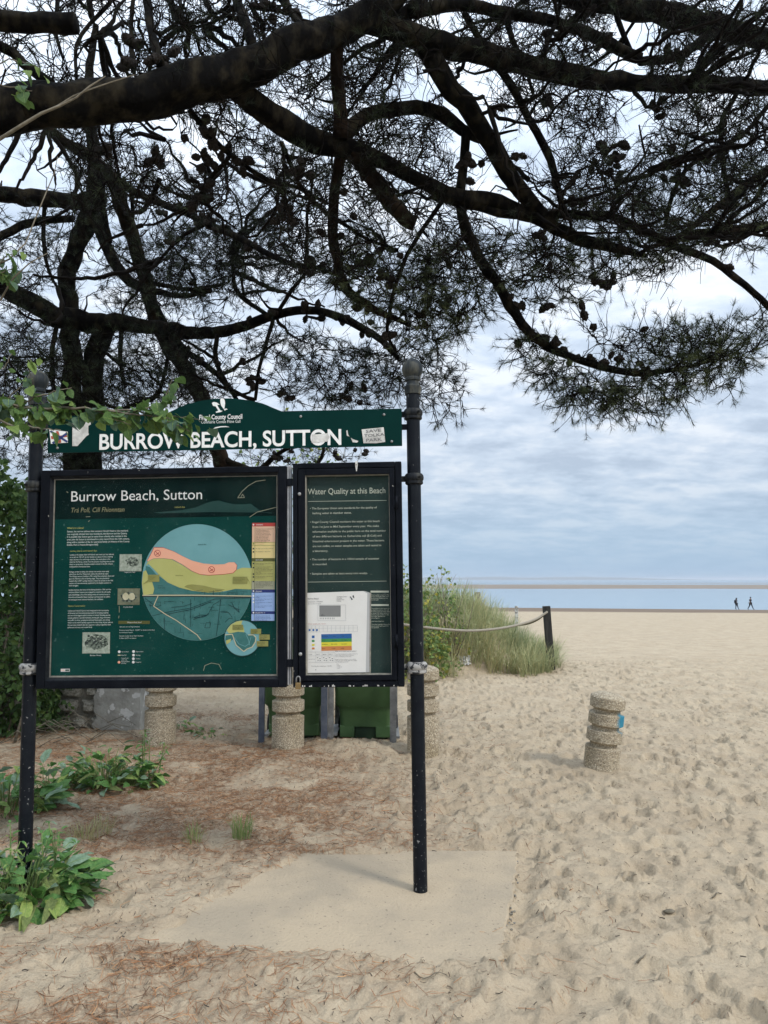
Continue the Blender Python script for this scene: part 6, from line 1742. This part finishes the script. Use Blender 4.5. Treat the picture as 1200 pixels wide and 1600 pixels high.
limb(T1, [(1400, 120, 6.6, 6), (1395, 240, 6.8, 8), (1290, 345, 6.9, 9), (1200, 352, 6.7, 9), (1140, 362, 6.5, 10), (1090, 366, 6.4, 9), (1040, 378, 6.3, 6), (1000, 395, 6.25, 3)], m='bark_red')
limb(T1, [(660, 62, 4.9, 22), (672, 90, 4.95, 22), (705, 140, 5.05, 21), (740, 182, 5.15, 19), (768, 224, 5.3, 17), (792, 270, 5.4, 16), (815, 300, 5.5, 15), (845, 335, 5.65, 14)], m='bark')
limb(T1, [(528, 222, 4.95, 16), (554, 193, 5.0, 15), (600, 172, 5.1, 14), (652, 167, 5.2, 13), (690, 178, 5.3, 13), (722, 203, 5.3, 12), (752, 216, 5.3, 10)])
limb(T1, [(525, 60, 4.6, 14), (527, 100, 4.7, 14), (530, 160, 4.8, 14), (533, 215, 4.9, 16)], m='bark_red')
limb(T1, [(548, 235, 5.0, 18), (566, 255, 5.1, 17), (588, 288, 5.2, 16), (612, 318, 5.25, 15), (632, 338, 5.3, 14), (648, 352, 5.32, 13)], m='bark_red')
limb(T1, [(535, 235, 5.0, 12), (526, 275, 5.15, 11), (522, 320, 5.3, 10), (521, 370, 5.4, 9.5), (526, 405, 5.5, 9), (537, 443, 5.6, 9), (558, 468, 5.7, 8), (586, 483, 5.8, 7), (617, 497, 5.9, 5), (640, 508, 6.0, 3)], m='bark_red')
limb(T1, [(728, 200, 5.25, 9), (726, 250, 5.3, 9), (718, 310, 5.35, 10), (729, 363, 5.4, 10), (750, 405, 5.5, 10), (775, 440, 5.55, 10), (796, 477, 5.6, 10), (815, 506, 5.65, 9), (850, 538, 5.75, 8), (902, 561, 5.9, 7), (955, 577, 6.0, 6.5), (995, 583, 6.1, 5.5), (1040, 580, 6.2, 4.5), (1095, 568, 6.35, 3), (1140, 555, 6.5, 1.5)])
limb(T1, [(735, 318, 5.4, 9), (780, 334, 5.5, 8.5), (830, 336, 5.6, 8), (885, 335, 5.75, 8), (955, 338, 5.9, 7.5), (997, 356, 6.0, 7.5), (1042, 380, 6.1, 7), (1095, 399, 6.2, 7), (1130, 419, 6.3, 6.5), (1165, 447, 6.4, 6), (1202, 480, 6.5, 6), (1260, 540, 6.7, 5), (1310, 600, 6.9, 2)])
limb(T1, [(770, 95, 5.1, 9), (801, 136, 5.2, 8.5), (825, 185, 5.3, 8), (850, 227, 5.4, 8), (867, 273, 5.5, 7), (878, 318, 5.6, 6), (880, 338, 5.7, 5)])
limb(T1, [(1230, 140, 6.3, 6), (1200, 166, 6.25, 5), (1165, 206, 6.2, 4.5), (1110, 240, 6.1, 4.5), (1070, 267, 6.0, 4.5), (1046, 318, 6.0, 4), (1040, 352, 6.05, 3)], m='twig_pine')
limb(T1, [(1155, 140, 6.0, 5), (1140, 165, 6.05, 5), (1126, 196, 6.1, 5), (1129, 240, 6.1, 5), (1132, 275, 6.1, 4.5), (1144, 318, 6.2, 3.5)], m='twig_pine')
limb(T1, [(1400, 120, 6.6, 6), (1375, 170, 6.8, 8), (1300, 215, 6.9, 9), (1200, 266, 6.6, 8), (1158, 294, 6.5, 8), (1123, 322, 6.4, 7), (1088, 350, 6.35, 6), (1060, 368, 6.3, 4)], m='bark_red')
limb(T1, [(690, 316, 5.35, 5), (659, 360, 5.4, 4.5), (635, 401, 5.5, 4.5), (617, 447, 5.55, 4), (608, 490, 5.6, 4), (605, 524, 5.7, 3.5), (620, 550, 5.8, 2)], m='twig_pine')
limb(T1, [(297, 172, 4.4, 6), (332, 217, 4.6, 6), (360, 242, 4.8, 5.5), (390, 264, 5.0, 5), (420, 283, 5.1, 4.5), (465, 293, 5.25, 4), (510, 318, 5.4, 3)])
limb(T1, [(440, 222, 4.7, 5), (460, 272, 4.9, 5), (474, 297, 5.0, 4.5), (505, 329, 5.1, 4), (530, 346, 5.2, 4), (575, 374, 5.4, 3), (620, 390, 5.5, 2)])
limb(T1, [(360, 242, 4.8, 4), (350, 256, 4.8, 4.5), (325, 281, 4.9, 4.5), (310, 312, 5.0, 4)], m='twig_pine')
limb(T1, [(442, 226, 4.75, 3), (444, 280, 4.8, 3), (446, 330, 4.85, 2.5)], m='twig_pine')
limb(T1, [(225, -40, 4.6, 9), (229, 0, 4.45, 9), (238, 52, 4.3, 9), (252, 104, 4.15, 10)])
limb(T1, [(212, -30, 4.6, 5), (206, 20, 4.5, 5), (205, 70, 4.4, 5.5), (208, 112, 4.2, 6)])
limb(T1, [(366, -40, 5.0, 11), (371, 0, 4.8, 11), (385, 40, 4.55, 11), (396, 80, 4.45, 10)])
limb(T1, [(b1 + Vector((0.78, 0.45, 5.1)), 0.085)] + [(P(a, b, d), RP(b, d, r)) for a, b, d, r in [(-140, 32, 3.8, 21), (-60, 30, 3.78, 21), (20, 33, 3.75, 21), (70, 35, 3.74, 21), (117, 36, 3.72, 20.5)]], px=False)
limb(T1, [(b1 + Vector((0.77, 0.43, 4.8)), 0.05)] + [(P(a, b, d), RP(b, d, r)) for a, b, d, r in [(-120, 55, 3.9, 12), (0, 72, 4.1, 11), (35, 98, 4.15, 11), (80, 132, 4.1, 11)]], px=False)
limb(T1, [(175, -10, 4.6, 5), (171, 5, 4.55, 4.5), (140, 38, 4.5, 4), (119, 72, 4.4, 4), (120, 125, 4.2, 3.5)])
limb(T1, [(600, 40, 4.75, 13), (655, 5, 4.9, 13), (690, -50, 5.1, 10)])
limb(T1, [(725, 20, 5.0, 7), (740, 45, 5.1, 7), (760, 80, 5.1, 7)])
limb(T1, [(790, 25, 5.25, 6), (800, 60, 5.2, 6), (815, 95, 5.2, 6)])
limb(T1, [(880, -10, 5.5, 5), (870, 30, 5.4, 5), (850, 80, 5.3, 6), (845, 105, 5.3, 5)])
limb(T1, [(955, -20, 5.7, 6), (965, 30, 5.7, 6), (985, 80, 5.7, 6)])
limb(T1, [(420, -30, 4.9, 6), (450, 15, 4.8, 6), (480, 50, 4.6, 7)])
limb(T1, [(60, -40, 4.6, 5), (90, 0, 4.6, 5), (85, 40, 4.5, 4), (98, 90, 4.4, 3)])
# the left-hand diagonal that springs from under the big limb
# tree 2
b2 = P(118, 960, 9.8); b2.z = gz(b2.x, 9.8) - 0.2
w = [(b2, 0.21)] + [(P(a, b, d), RP(b, d, r)) for a, b, d, r in [(118, 700, 9.6, 19), (112, 625, 9.5, 18), (115, 575, 9.4, 16), (112, 525, 9.3, 16), (106, 440, 9.2, 15), (119, 387, 9.1, 15), (138, 345, 9.0, 20), (150, 310, 8.9, 20), (150, 260, 8.8, 15), (142, 205, 8.7, 12), (138, 130, 8.6, 9), (150, 40, 8.6, 6)]]
limb(T2, w, 'trunk', px=False)
w = [(b2 + Vector((0.1, 0.05, 0)), 0.17), (P(140, 700, 9.6), 0.15)] + [(P(a, b, d), RP(b, d, r)) for a, b, d, r in [(145, 610, 9.5, 19), (147, 580, 9.45, 18), (152, 540, 9.4, 18), (168, 510, 9.3, 16)]]
limb(T2, w, px=False)
limb(T2, [(-420, 300, 8.0, 2), (-260, 325, 8.3, 10), (-120, 380, 8.6, 18), (0, 443, 8.8, 18), (35, 464, 8.9, 18), (70, 485, 9.0, 18), (105, 500, 9.1, 19), (157, 504, 9.2, 17), (210, 507, 9.1, 14), (280, 517, 8.8, 12), (332, 520, 8.5, 11), (385, 507, 8.2, 9), (420, 494, 8.0, 8.5), (477, 484, 7.8, 8), (512, 489, 7.7, 7.5), (547, 503, 7.6, 7), (582, 521, 7.5, 6.5), (607, 542, 7.4, 5.5), (622, 560, 7.3, 4)])
limb(T2, [(-400, 230, 7.9, 2), (-260, 270, 8.1, 9), (-120, 292, 8.4, 15), (0, 302, 8.6, 15), (52, 309, 8.7, 16), (100, 312, 8.8, 15), (142, 318, 8.9, 14)])
limb(T2, [(-220, 430, 8.2, 2), (-60, 395, 8.5, 8), (0, 370, 8.7, 8), (35, 352, 8.8, 7), (70, 344, 8.9, 7), (115, 342, 9.0, 6)])
limb(T2, [(150, 330, 8.95, 11), (164, 380, 9.0, 11), (182, 415, 9.0, 10), (205, 440, 9.0, 9), (230, 452, 9.0, 7), (280, 462, 8.9, 5), (330, 455, 8.8, 3)])
limb(T2, [(70, 320, 8.8, 4), (68, 370, 8.8, 4), (75, 420, 8.8, 3), (90, 450, 8.8, 2.5)], m='twig_pine')
limb(T2, [(340, 524, 8.4, 4.5), (337, 560, 8.3, 4.5), (350, 592, 8.2, 4), (370, 625, 8.1, 3.5)])
limb(T2, [(428, 496, 7.9, 4), (414, 545, 7.8, 4), (404, 580, 7.75, 3.5), (399, 625, 7.7, 3)])
limb(T2, [(364, 400, 8.6, 3.5), (367, 450, 8.5, 4), (392, 475, 8.3, 4), (416, 491, 8.0, 4)])
limb(T2, [(260, 524, 8.9, 4), (262, 560, 8.8, 3.5), (250, 610, 8.7, 3)])
limb(T2, [(430, 494, 7.9, 4), (455, 455, 7.8, 4), (480, 425, 7.7, 3)], m='twig_pine')
limb(T2, [(190, 515, 9.1, 4), (188, 560, 9.0, 4), (196, 605, 8.9, 3)])
limb(T2, [(90, 505, 9.1, 4), (82, 545, 9.0, 4), (82, 600, 8.9, 3)])
# tree 3: leaning stem
b3 = Vector((-1.45, 11.9, gz(-1.45, 11.9) - 0.2))
w = [(b3, 0.17), (P(405, 880, 11.6), 0.145)] + [(P(a, b, d), RP(b, d, r)) for a, b, d, r in [(345, 715, 11.0, 14), (320, 630, 10.5, 14), (290, 580, 10.2, 13.5), (262, 538, 10.0, 13), (241, 489, 9.7, 13), (231, 447, 9.5, 13), (217, 405, 9.2, 13), (206, 366, 9.0, 14), (189, 322, 8.7, 14), (180, 292, 8.4, 13), (165, 266, 8.2, 12), (140, 245, 8.0, 11), (112, 228, 7.8, 10), (87, 210, 7.6, 9), (40, 170, 7.3, 6), (-20, 120, 7.0, 3)]]
limb(T3, w, 'trunk', m='bark_red', px=False)
limb(T3, [(186, 284, 8.4, 7), (217, 303, 8.2, 7), (245, 315, 8.0, 7), (280, 328, 7.8, 7), (315, 345, 7.6, 6.5), (350, 361, 7.4, 6.5), (385, 378, 7.2, 6), (425, 400, 7.0, 5.5), (460, 413, 6.9, 5), (495, 418, 6.8, 4), (530, 432, 6.7, 2.5)])
limb(T3, [(322, 350, 7.6, 4), (290, 366, 7.7, 4), (268, 385, 7.8, 3.5), (250, 405, 7.9, 3)], m='twig_pine')
limb(T3, [(235, 462, 9.5, 6), (259, 506, 9.4, 6), (280, 538, 9.3, 6), (315, 566, 9.2, 5.5), (340, 585, 9.1, 5), (368, 618, 9.0, 4)])
limb(T3, [(205, 360, 9.0, 4), (208, 330, 8.8, 4), (205, 300, 8.6, 3)], m='twig_pine')
limb(T3, [(228, 440, 9.5, 4), (290, 452, 9.1, 4), (315, 450, 8.9, 4), (350, 444, 8.7, 3)])
limb(T3, [(150, 252, 8.1, 5), (155, 270, 8.2, 6), (160, 320, 8.4, 6), (172, 380, 8.6, 5)])
limb(T3, [(345, 715, 11.0, 6), (400, 735, 10.8, 5), (430, 712, 10.6, 4), (470, 690, 10.4, 3)])
limb(T3, [(400, 735, 10.8, 4), (440, 742, 10.7, 3.5), (480, 740, 10.6, 3), (502, 715, 10.6, 3), (505, 690, 10.6, 3), (490, 660, 10.5, 2.5), (450, 650, 10.4, 2)])

# ---- twigs: each new shoot grows from the nearest wood already there
def shoots(trees, targets, seed, side=3, leaf_p=0.75, needle_len=0.085, tuft_n=26, r_base=0.0075, dense=False):
    rs = random.Random(seed)
    nodes = []; owner = []
    for ti, t in enumerate(trees):
        for p_ in t.np: nodes.append(p_.copy()); owner.append(ti)
    n0 = len(nodes)
    def tree_kd():
        kd = kdtree.KDTree(len(nodes))
        for i, p_ in enumerate(nodes): kd.insert(p_, i)
        kd.balance(); return kd
    kd = tree_kd()
    order = sorted(range(len(targets)), key=lambda i: kd.find(targets[i])[2])
    tw = [MB() for _ in trees]; tufts = [[] for _ in trees]
    for c, i in enumerate(order):
        if c % 120 == 0 and c: kd = tree_kd()
        q = targets[i]; p0, idx, dist = kd.find(q)
        if dist < 0.05: continue
        if dist > 1.6: continue
        ti = owner[idx]; p0 = Vector(p0)
        d = q - p0; ax = d.orthogonal().normalized(); ax.rotate(Matrix.Rotation(rs.uniform(0, 6.28), 3, d.normalized()))
        bow = ax * dist * rs.gauss(0, 0.16) + Vector((0, 0, -0.10 * dist * rs.random()))
        n = max(3, int(dist / 0.07)); pts = []
        for k in range(n + 1):
            t = k / n; pts.append(p0 + d * t + bow * (4 * t * (1 - t)) + (Vector((rs.gauss(0, 1), rs.gauss(0, 1), rs.gauss(0, 1))) * 0.010 if 0 < k else Vector()))
        r0 = r_base * (0.6 + 0.8 * min(1, dist))
        tw[ti].tube(pts, [r0 * (1 - 0.62 * k / n) for k in range(n + 1)], 4, cap=False)
        for k in range(1, n + 1): nodes.append(pts[k]); owner.append(ti)
        ends = []
        if rs.random() < leaf_p: ends.append((pts[-1], (pts[-1] - pts[-2]).normalized()))
        for s in range(side):
            k = rs.randint(max(1, n // 3), n); b = pts[k]; dr = (d.normalized() * 0.9 + Vector((rs.gauss(0, 1), rs.gauss(0, 1), rs.gauss(0, 0.8))) * 0.75).normalized()
            L = rs.uniform(0.07, 0.26); b2_ = b + dr * L * 0.5 + Vector((rs.gauss(0, 1), rs.gauss(0, 1), rs.gauss(0, 1))) * 0.018; e_ = b + dr * L + Vector((0, 0, rs.uniform(-0.03, 0.05)))
            tw[ti].tube([b, b2_, e_], [0.0034, 0.0028, 0.0018], 3, cap=False)
            if rs.random() < leaf_p: ends.append((e_, (e_ - b2_).normalized()))
        for e_, dr in ends: tufts[ti].append((e_, dr))
    for i in range(len(nodes)):
        if i >= n0: trees[owner[i]].np.append(nodes[i])
    return tw, tufts


def tuft_arrays(tufts, seed, n_mu=26, length=0.085, width=0.0026, tone_mu=0.20, sd=0.18):
    rg = np.random.default_rng(seed); cs, ds, ls, tn = [], [], [], []
    for e_, dr in tufts:
        n = int(n_mu * rg.uniform(0.5, 1.4)); back = rg.uniform(0, 0.06, n)[:, None]
        dirn = np.array(dr)[None, :]
        v = rg.normal(0, 1, (n, 3)); v -= dirn * (v @ np.array(dr))[:, None]; v /= np.linalg.norm(v, axis=1, keepdims=True) + 1e-6
        k = rg.uniform(0.15, 1.25, n)[:, None]; dd = dirn * np.cos(k) + v * np.sin(k)
        cs.append(np.array(e_)[None, :] - dirn * back); ds.append(dd); ls.append(length * rg.uniform(0.65, 1.15, n) * rg.uniform(0.7, 1.1)); tn.append(np.full(n, np.clip(rg.normal(tone_mu, sd), 0, 1)) + rg.normal(0, 0.06, n))
    if not cs: return None
    C = np.concatenate(cs); D_ = np.concatenate(ds); L = np.concatenate(ls)[:, None]; T = np.clip(np.concatenate(tn), 0, 1)
    s = np.cross(D_, rg.normal(0, 1, D_.shape)); s /= np.linalg.norm(s, axis=1, keepdims=True) + 1e-6
    V = np.stack([C - s * width / 2, C + s * width / 2, C + D_ * L], 1).reshape(-1, 3)
    F = np.arange(len(V)).reshape(-1, 3)
    return V, F, np.repeat(T, 3)


def in_frame_boundary(px):
    xs = [-400, 0, 100, 300, 600, 640, 690, 735, 770, 800, 850, 900, 945, 1000, 1060, 1110, 1160, 1200, 1500]
    ys = [640, 640, 655, 645, 632, 600, 540, 505, 500, 540, 585, 520, 495, 455, 435, 410, 405, 400, 400]
    return np.interp(px, xs, ys)


rs = random.Random(44)
tg1, tg23, tgG = [], [], []
while len(tg1) < 4300:                  # the overhead canopy of the big pine, well past the frame too
    px, py = rs.uniform(100, 1330), rs.uniform(-260, 440)
    if py > in_frame_boundary(px) - 10: continue
    if px < 420 and py > 330: continue
    if fbm(px * 0.012, py * 0.012, 1.0, 2, 7) < 0.41: continue
    d = rs.uniform(4.3, 6.9) + 0.0007 * (px - 600)
    tg1.append(P(px, py, d))
for k in range(700):
    px, py = rs.uniform(-260, 420), rs.uniform(-240, 200); tg1.append(P(px, py, rs.uniform(4.0, 6.2)))
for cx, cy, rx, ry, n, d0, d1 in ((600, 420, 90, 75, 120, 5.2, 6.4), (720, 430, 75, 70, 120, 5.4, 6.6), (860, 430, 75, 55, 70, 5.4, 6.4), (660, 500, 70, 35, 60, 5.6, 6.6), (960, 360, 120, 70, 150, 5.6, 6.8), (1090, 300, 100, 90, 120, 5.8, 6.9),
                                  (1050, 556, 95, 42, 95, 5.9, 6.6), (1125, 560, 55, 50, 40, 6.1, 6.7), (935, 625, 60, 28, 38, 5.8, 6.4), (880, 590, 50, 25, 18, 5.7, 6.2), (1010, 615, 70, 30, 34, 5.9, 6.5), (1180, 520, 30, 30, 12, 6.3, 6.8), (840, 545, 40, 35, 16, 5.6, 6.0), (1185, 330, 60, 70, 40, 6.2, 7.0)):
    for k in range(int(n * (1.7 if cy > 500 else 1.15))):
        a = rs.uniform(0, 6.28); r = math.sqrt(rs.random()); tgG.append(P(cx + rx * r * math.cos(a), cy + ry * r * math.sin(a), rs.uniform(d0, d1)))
for k in range(16): tg1.append(P(rs.uniform(880, 1010), rs.uniform(495, 545), rs.uniform(5.7, 6.3)))
for k in range(2000):
    px, py = rs.uniform(-120, 620), rs.uniform(190, 640)
    if fbm(px * 0.012, py * 0.012, 1.0, 2, 17) < 0.42: continue
    if px < 95 and 215 < py < 290 and rs.random() < 0.9: continue
    tg23.append(P(px, py, rs.uniform(7.0, 9.8)))
for cx, cy, rx, ry, n, d0, d1 in ((300, 410, 75, 60, 130, 8.2, 9.4), (390, 400, 60, 60, 90, 7.2, 8.4), (220, 430, 70, 60, 80, 8.6, 9.6), (450, 560, 90, 55, 80, 7.3, 8.4), (560, 590, 70, 45, 60, 7.2, 8.0), (655, 580, 55, 45, 60, 7.0, 7.8), (690, 625, 40, 45, 14, 7.0, 7.6), (40, 545, 60, 60, 40, 8.6, 9.4), (250, 600, 90, 30, 60, 8.6, 9.8),
                                  (470, 705, 110, 26, 46, 10.2, 11.2), (200, 712, 140, 26, 70, 9.2, 10.6), (30, 690, 60, 50, 40, 8.8, 9.6), (60, 600, 90, 50, 70, 8.0, 8.9), (210, 590, 70, 45, 60, 7.8, 8.8), (130, 700, 90, 22, 40, 8.2, 9.0)):
    for k in range(int(n * 1.5)):
        a = rs.uniform(0, 6.28); r = math.sqrt(rs.random()); tg23.append(P(cx + rx * r * math.cos(a), cy + ry * r * math.sin(a), rs.uniform(d0, d1)))

for k in range(1300):
    px, py = rs.uniform(420, 1300), rs.uniform(-150, 270)
    if fbm(px * 0.012, py * 0.012, 1.0, 2, 7) > 0.36: tg1.append(P(px, py, rs.uniform(4.6, 6.6)))
mid1 = [P(rs.uniform(150, 1280), rs.uniform(-120, 400), rs.uniform(4.5, 6.6)) for k in range(250)]
mid1 = [q for q in mid1]
mid2 = [P(rs.uniform(-60, 560), rs.uniform(230, 620), rs.uniform(7.2, 9.6)) for k in range(70)]
bw, _ = shoots([T1], mid1, 13, side=0, leaf_p=0, r_base=0.018)
tag(bw[0].build('branches', M['twig_pine'], T1.root), kind='stuff')
bw, _ = shoots([T2, T3], mid2, 14, side=0, leaf_p=0, r_base=0.022)
for t, w_ in zip((T2, T3), bw): tag(w_.build('branches', M['twig_pine'], t.root), kind='stuff')
tw, tf = shoots([T1], tg1, 3, side=3, leaf_p=0.46)
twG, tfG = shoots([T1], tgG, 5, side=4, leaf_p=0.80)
tag(twG[0].build('twigs', M['twig_pine'], T1.root), kind='stuff')
r = tuft_arrays(tfG[0], 64, 30, 0.074, 0.0026, 0.50, 0.2)  # greener clumps and bough ends; the lighter tone also paints sunlight into them
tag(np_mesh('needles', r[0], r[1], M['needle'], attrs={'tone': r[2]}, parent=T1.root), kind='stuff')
for k in range(260): tg23.append(P(rs.uniform(-20, 330), rs.uniform(520, 645), rs.uniform(8.0, 10.0)))
tw2, tf2 = shoots([T2, T3], tg23, 4, side=3, leaf_p=0.58, r_base=0.008)
for t, w_, f_, sd_, nm, wd in ((T1, tw[0], tf[0], 61, 21, 0.0021), (T2, tw2[0], tf2[0], 62, 26, 0.0034), (T3, tw2[1], tf2[1], 63, 26, 0.0034)):
    tag(w_.build('twigs', M['twig_pine'], t.root), kind='stuff')
    r = tuft_arrays(f_, sd_, nm, 0.076 if wd < 0.003 else 0.092, wd)
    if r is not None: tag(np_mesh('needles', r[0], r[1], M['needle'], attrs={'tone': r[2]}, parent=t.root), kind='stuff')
    print('tree', len(f_), 'tufts', len(w_.v))


# ---- cones, singly and in knots along the wood
def cone_mesh(seed):
    rs = random.Random(seed); mb = MB(); prof = []; n = 9; vs_, fs = [], []
    rows = 8
    for k in range(rows + 1):
        t = k / rows; r = 0.5 * math.sin(math.pi * (0.10 + 0.86 * t)) ** 0.8 * (0.92 if k % 2 else 1.12) * (1.0 - 0.25 * t)
        for i in range(n):
            a = 2 * math.pi * (i + 0.5 * (k % 2)) / n; rr = r * (1.12 if (i + k) % 2 else 0.86) * rs.uniform(0.92, 1.08)
            vs_.append((rr * math.cos(a) * 0.72, rr * math.sin(a) * 0.72, t + (0.05 if (i + k) % 2 else -0.02)))
    for k in range(rows):
        for i in range(n): j = (i + 1) % n; fs.append((k * n + i, k * n + j, (k + 1) * n + j, (k + 1) * n + i))
    fs.append(tuple(reversed(range(n)))); fs.append(tuple(range(rows * n, rows * n + n)))
    mb.add(vs_, fs, 0, False); return mb.mesh('pine_cone', M['cone'])


CONES = [cone_mesh(k) for k in range(4)]


def cone(tree, p_, size, seedr):
    if not hasattr(tree, 'kd'):
        tree.kd = kdtree.KDTree(len(tree.np))
        for i, w0 in enumerate(tree.np): tree.kd.insert(w0, i)
        tree.kd.balance()
    near, _, dist = tree.kd.find(p_)
    if dist > 0.05: p_ = Vector(near) + (p_ - Vector(near)).normalized() * 0.03
    o = bpy.data.objects.new('pine_cone', seedr.choice(CONES)); COL.objects.link(o); adopt(o, tree.root)
    d = Vector((seedr.gauss(0, 1), seedr.gauss(0, 1), seedr.gauss(-0.2, 0.8))).normalized()
    o.matrix_basis = Matrix.Translation(p_ + d * 0.006) @ d.to_track_quat('Z', 'Y').to_matrix().to_4x4() @ Matrix.Scale(size, 4)


rs = random.Random(91)
for tree, lst in ((T1, [(205, 70, 4.4, 3), (208, 100, 4.25, 3), (253, 92, 4.1, 3), (268, 85, 4.1, 2), (240, 205, 4.5, 4), (248, 215, 4.6, 2), (190, 225, 4.5, 3), (300, 225, 4.6, 4), (305, 250, 4.7, 5), (310, 262, 4.8, 3), (338, 240, 4.8, 3), (383, 256, 4.9, 4), (310, 310, 5.0, 5), (318, 290, 4.9, 3), (445, 325, 4.85, 4), (452, 335, 4.9, 3), (465, 255, 4.9, 4), (478, 265, 4.9, 3), (340, 190, 4.6, 3), (350, 175, 4.5, 2),
                        (540, 312, 5.3, 2), (508, 362, 5.4, 1), (533, 362, 5.4, 1), (580, 420, 5.6, 5), (588, 432, 5.6, 3), (610, 450, 5.6, 2), (625, 398, 5.5, 1), (568, 482, 5.8, 2), (607, 527, 5.7, 3), (620, 530, 5.7, 2), (575, 390, 5.5, 2), (660, 497, 5.8, 3), (690, 470, 5.8, 2), (705, 430, 5.8, 1), (780, 535, 5.7, 1),
                        (770, 432, 5.55, 2), (790, 455, 5.6, 4), (797, 466, 5.6, 3), (812, 468, 5.65, 2), (855, 530, 5.75, 2), (872, 537, 5.8, 3), (875, 545, 5.8, 2), (898, 545, 5.9, 3), (905, 550, 5.9, 2), (933, 563, 5.95, 3), (952, 565, 6.0, 2), (1000, 575, 6.1, 3), (1010, 582, 6.1, 3), (940, 632, 6.1, 1),
                        (935, 447, 6.0, 5), (945, 440, 6.0, 4), (952, 462, 6.0, 2), (910, 478, 5.9, 3), (938, 482, 6.0, 2), (965, 462, 6.0, 1), (1005, 490, 6.1, 1), (860, 470, 5.8, 3), (855, 420, 5.7, 2), (850, 375, 5.7, 3), (835, 370, 5.7, 2), (1095, 390, 6.2, 2), (1130, 403, 6.3, 2), (1140, 310, 6.2, 4), (1150, 318, 6.2, 3), (1155, 300, 6.3, 2),
                        (940, 230, 5.8, 4), (968, 235, 5.8, 5), (980, 225, 5.8, 4), (935, 270, 5.9, 3), (950, 262, 5.9, 3), (960, 278, 5.9, 2), (1092, 245, 6.1, 4), (1062, 285, 6.0, 4), (1068, 290, 6.0, 3), (1030, 165, 5.8, 2), (1022, 177, 5.8, 2), (1040, 185, 5.9, 2), (1130, 205, 6.1, 4), (1138, 232, 6.1, 3), (1125, 240, 6.1, 2), (1040, 250, 5.9, 2), (1170, 220, 6.2, 2),
                        (855, 155, 5.4, 3), (1025, 40, 6.0, 5), (1030, 52, 5.9, 4), (1135, 15, 6.2, 5), (930, 15, 5.6, 5), (860, 55, 5.4, 5), (940, 72, 5.6, 4), (1030, 88, 5.9, 4), (1060, 85, 5.9, 4), (420, 15, 4.9, 4), (450, 18, 4.8, 3), (690, 120, 5.1, 3), (750, 165, 5.2, 3), (745, 260, 5.3, 4), (735, 275, 5.4, 3), (815, 230, 5.4, 2), (790, 250, 5.5, 2), (890, 318, 5.7, 3), (878, 325, 5.7, 3), (720, 345, 5.4, 2)]),
                  (T2, [(388, 508, 8.2, 2), (490, 478, 7.8, 4), (512, 498, 7.7, 2), (535, 488, 7.7, 2), (545, 492, 7.6, 1), (478, 492, 7.8, 1), (575, 508, 7.5, 2), (592, 518, 7.5, 1), (565, 520, 7.5, 3), (612, 532, 7.4, 3), (404, 590, 7.75, 3), (398, 598, 7.7, 3), (375, 580, 8.0, 2), (380, 592, 8.0, 2), (430, 632, 7.8, 2), (462, 634, 7.7, 2), (445, 636, 7.7, 1), (345, 575, 8.2, 2), (570, 600, 7.4, 2), (540, 622, 7.4, 2), (425, 488, 7.9, 3), (555, 632, 7.4, 2)]),
                  (T3, [(318, 343, 7.6, 5), (325, 348, 7.6, 4), (345, 362, 7.4, 2), (258, 332, 7.9, 2), (300, 460, 8.8, 5), (312, 455, 8.8, 4), (280, 538, 9.3, 5), (290, 548, 9.3, 4), (315, 565, 9.2, 4), (490, 415, 6.8, 4), (500, 420, 6.8, 3), (470, 445, 6.8, 3), (478, 438, 6.8, 2), (388, 385, 7.2, 3), (270, 378, 7.8, 3), (430, 712, 10.6, 5), (455, 705, 10.5, 5), (520, 715, 10.5, 4), (562, 708, 10.4, 3)])):
    for px, py, d, n in lst:
        for k in range(n): cone(tree, P(px + rs.gauss(0, 4), py + rs.gauss(0, 4), d + rs.gauss(0, 0.04)), rs.uniform(0.065, 0.095) * (1 if d < 7 else 1.15), rs)
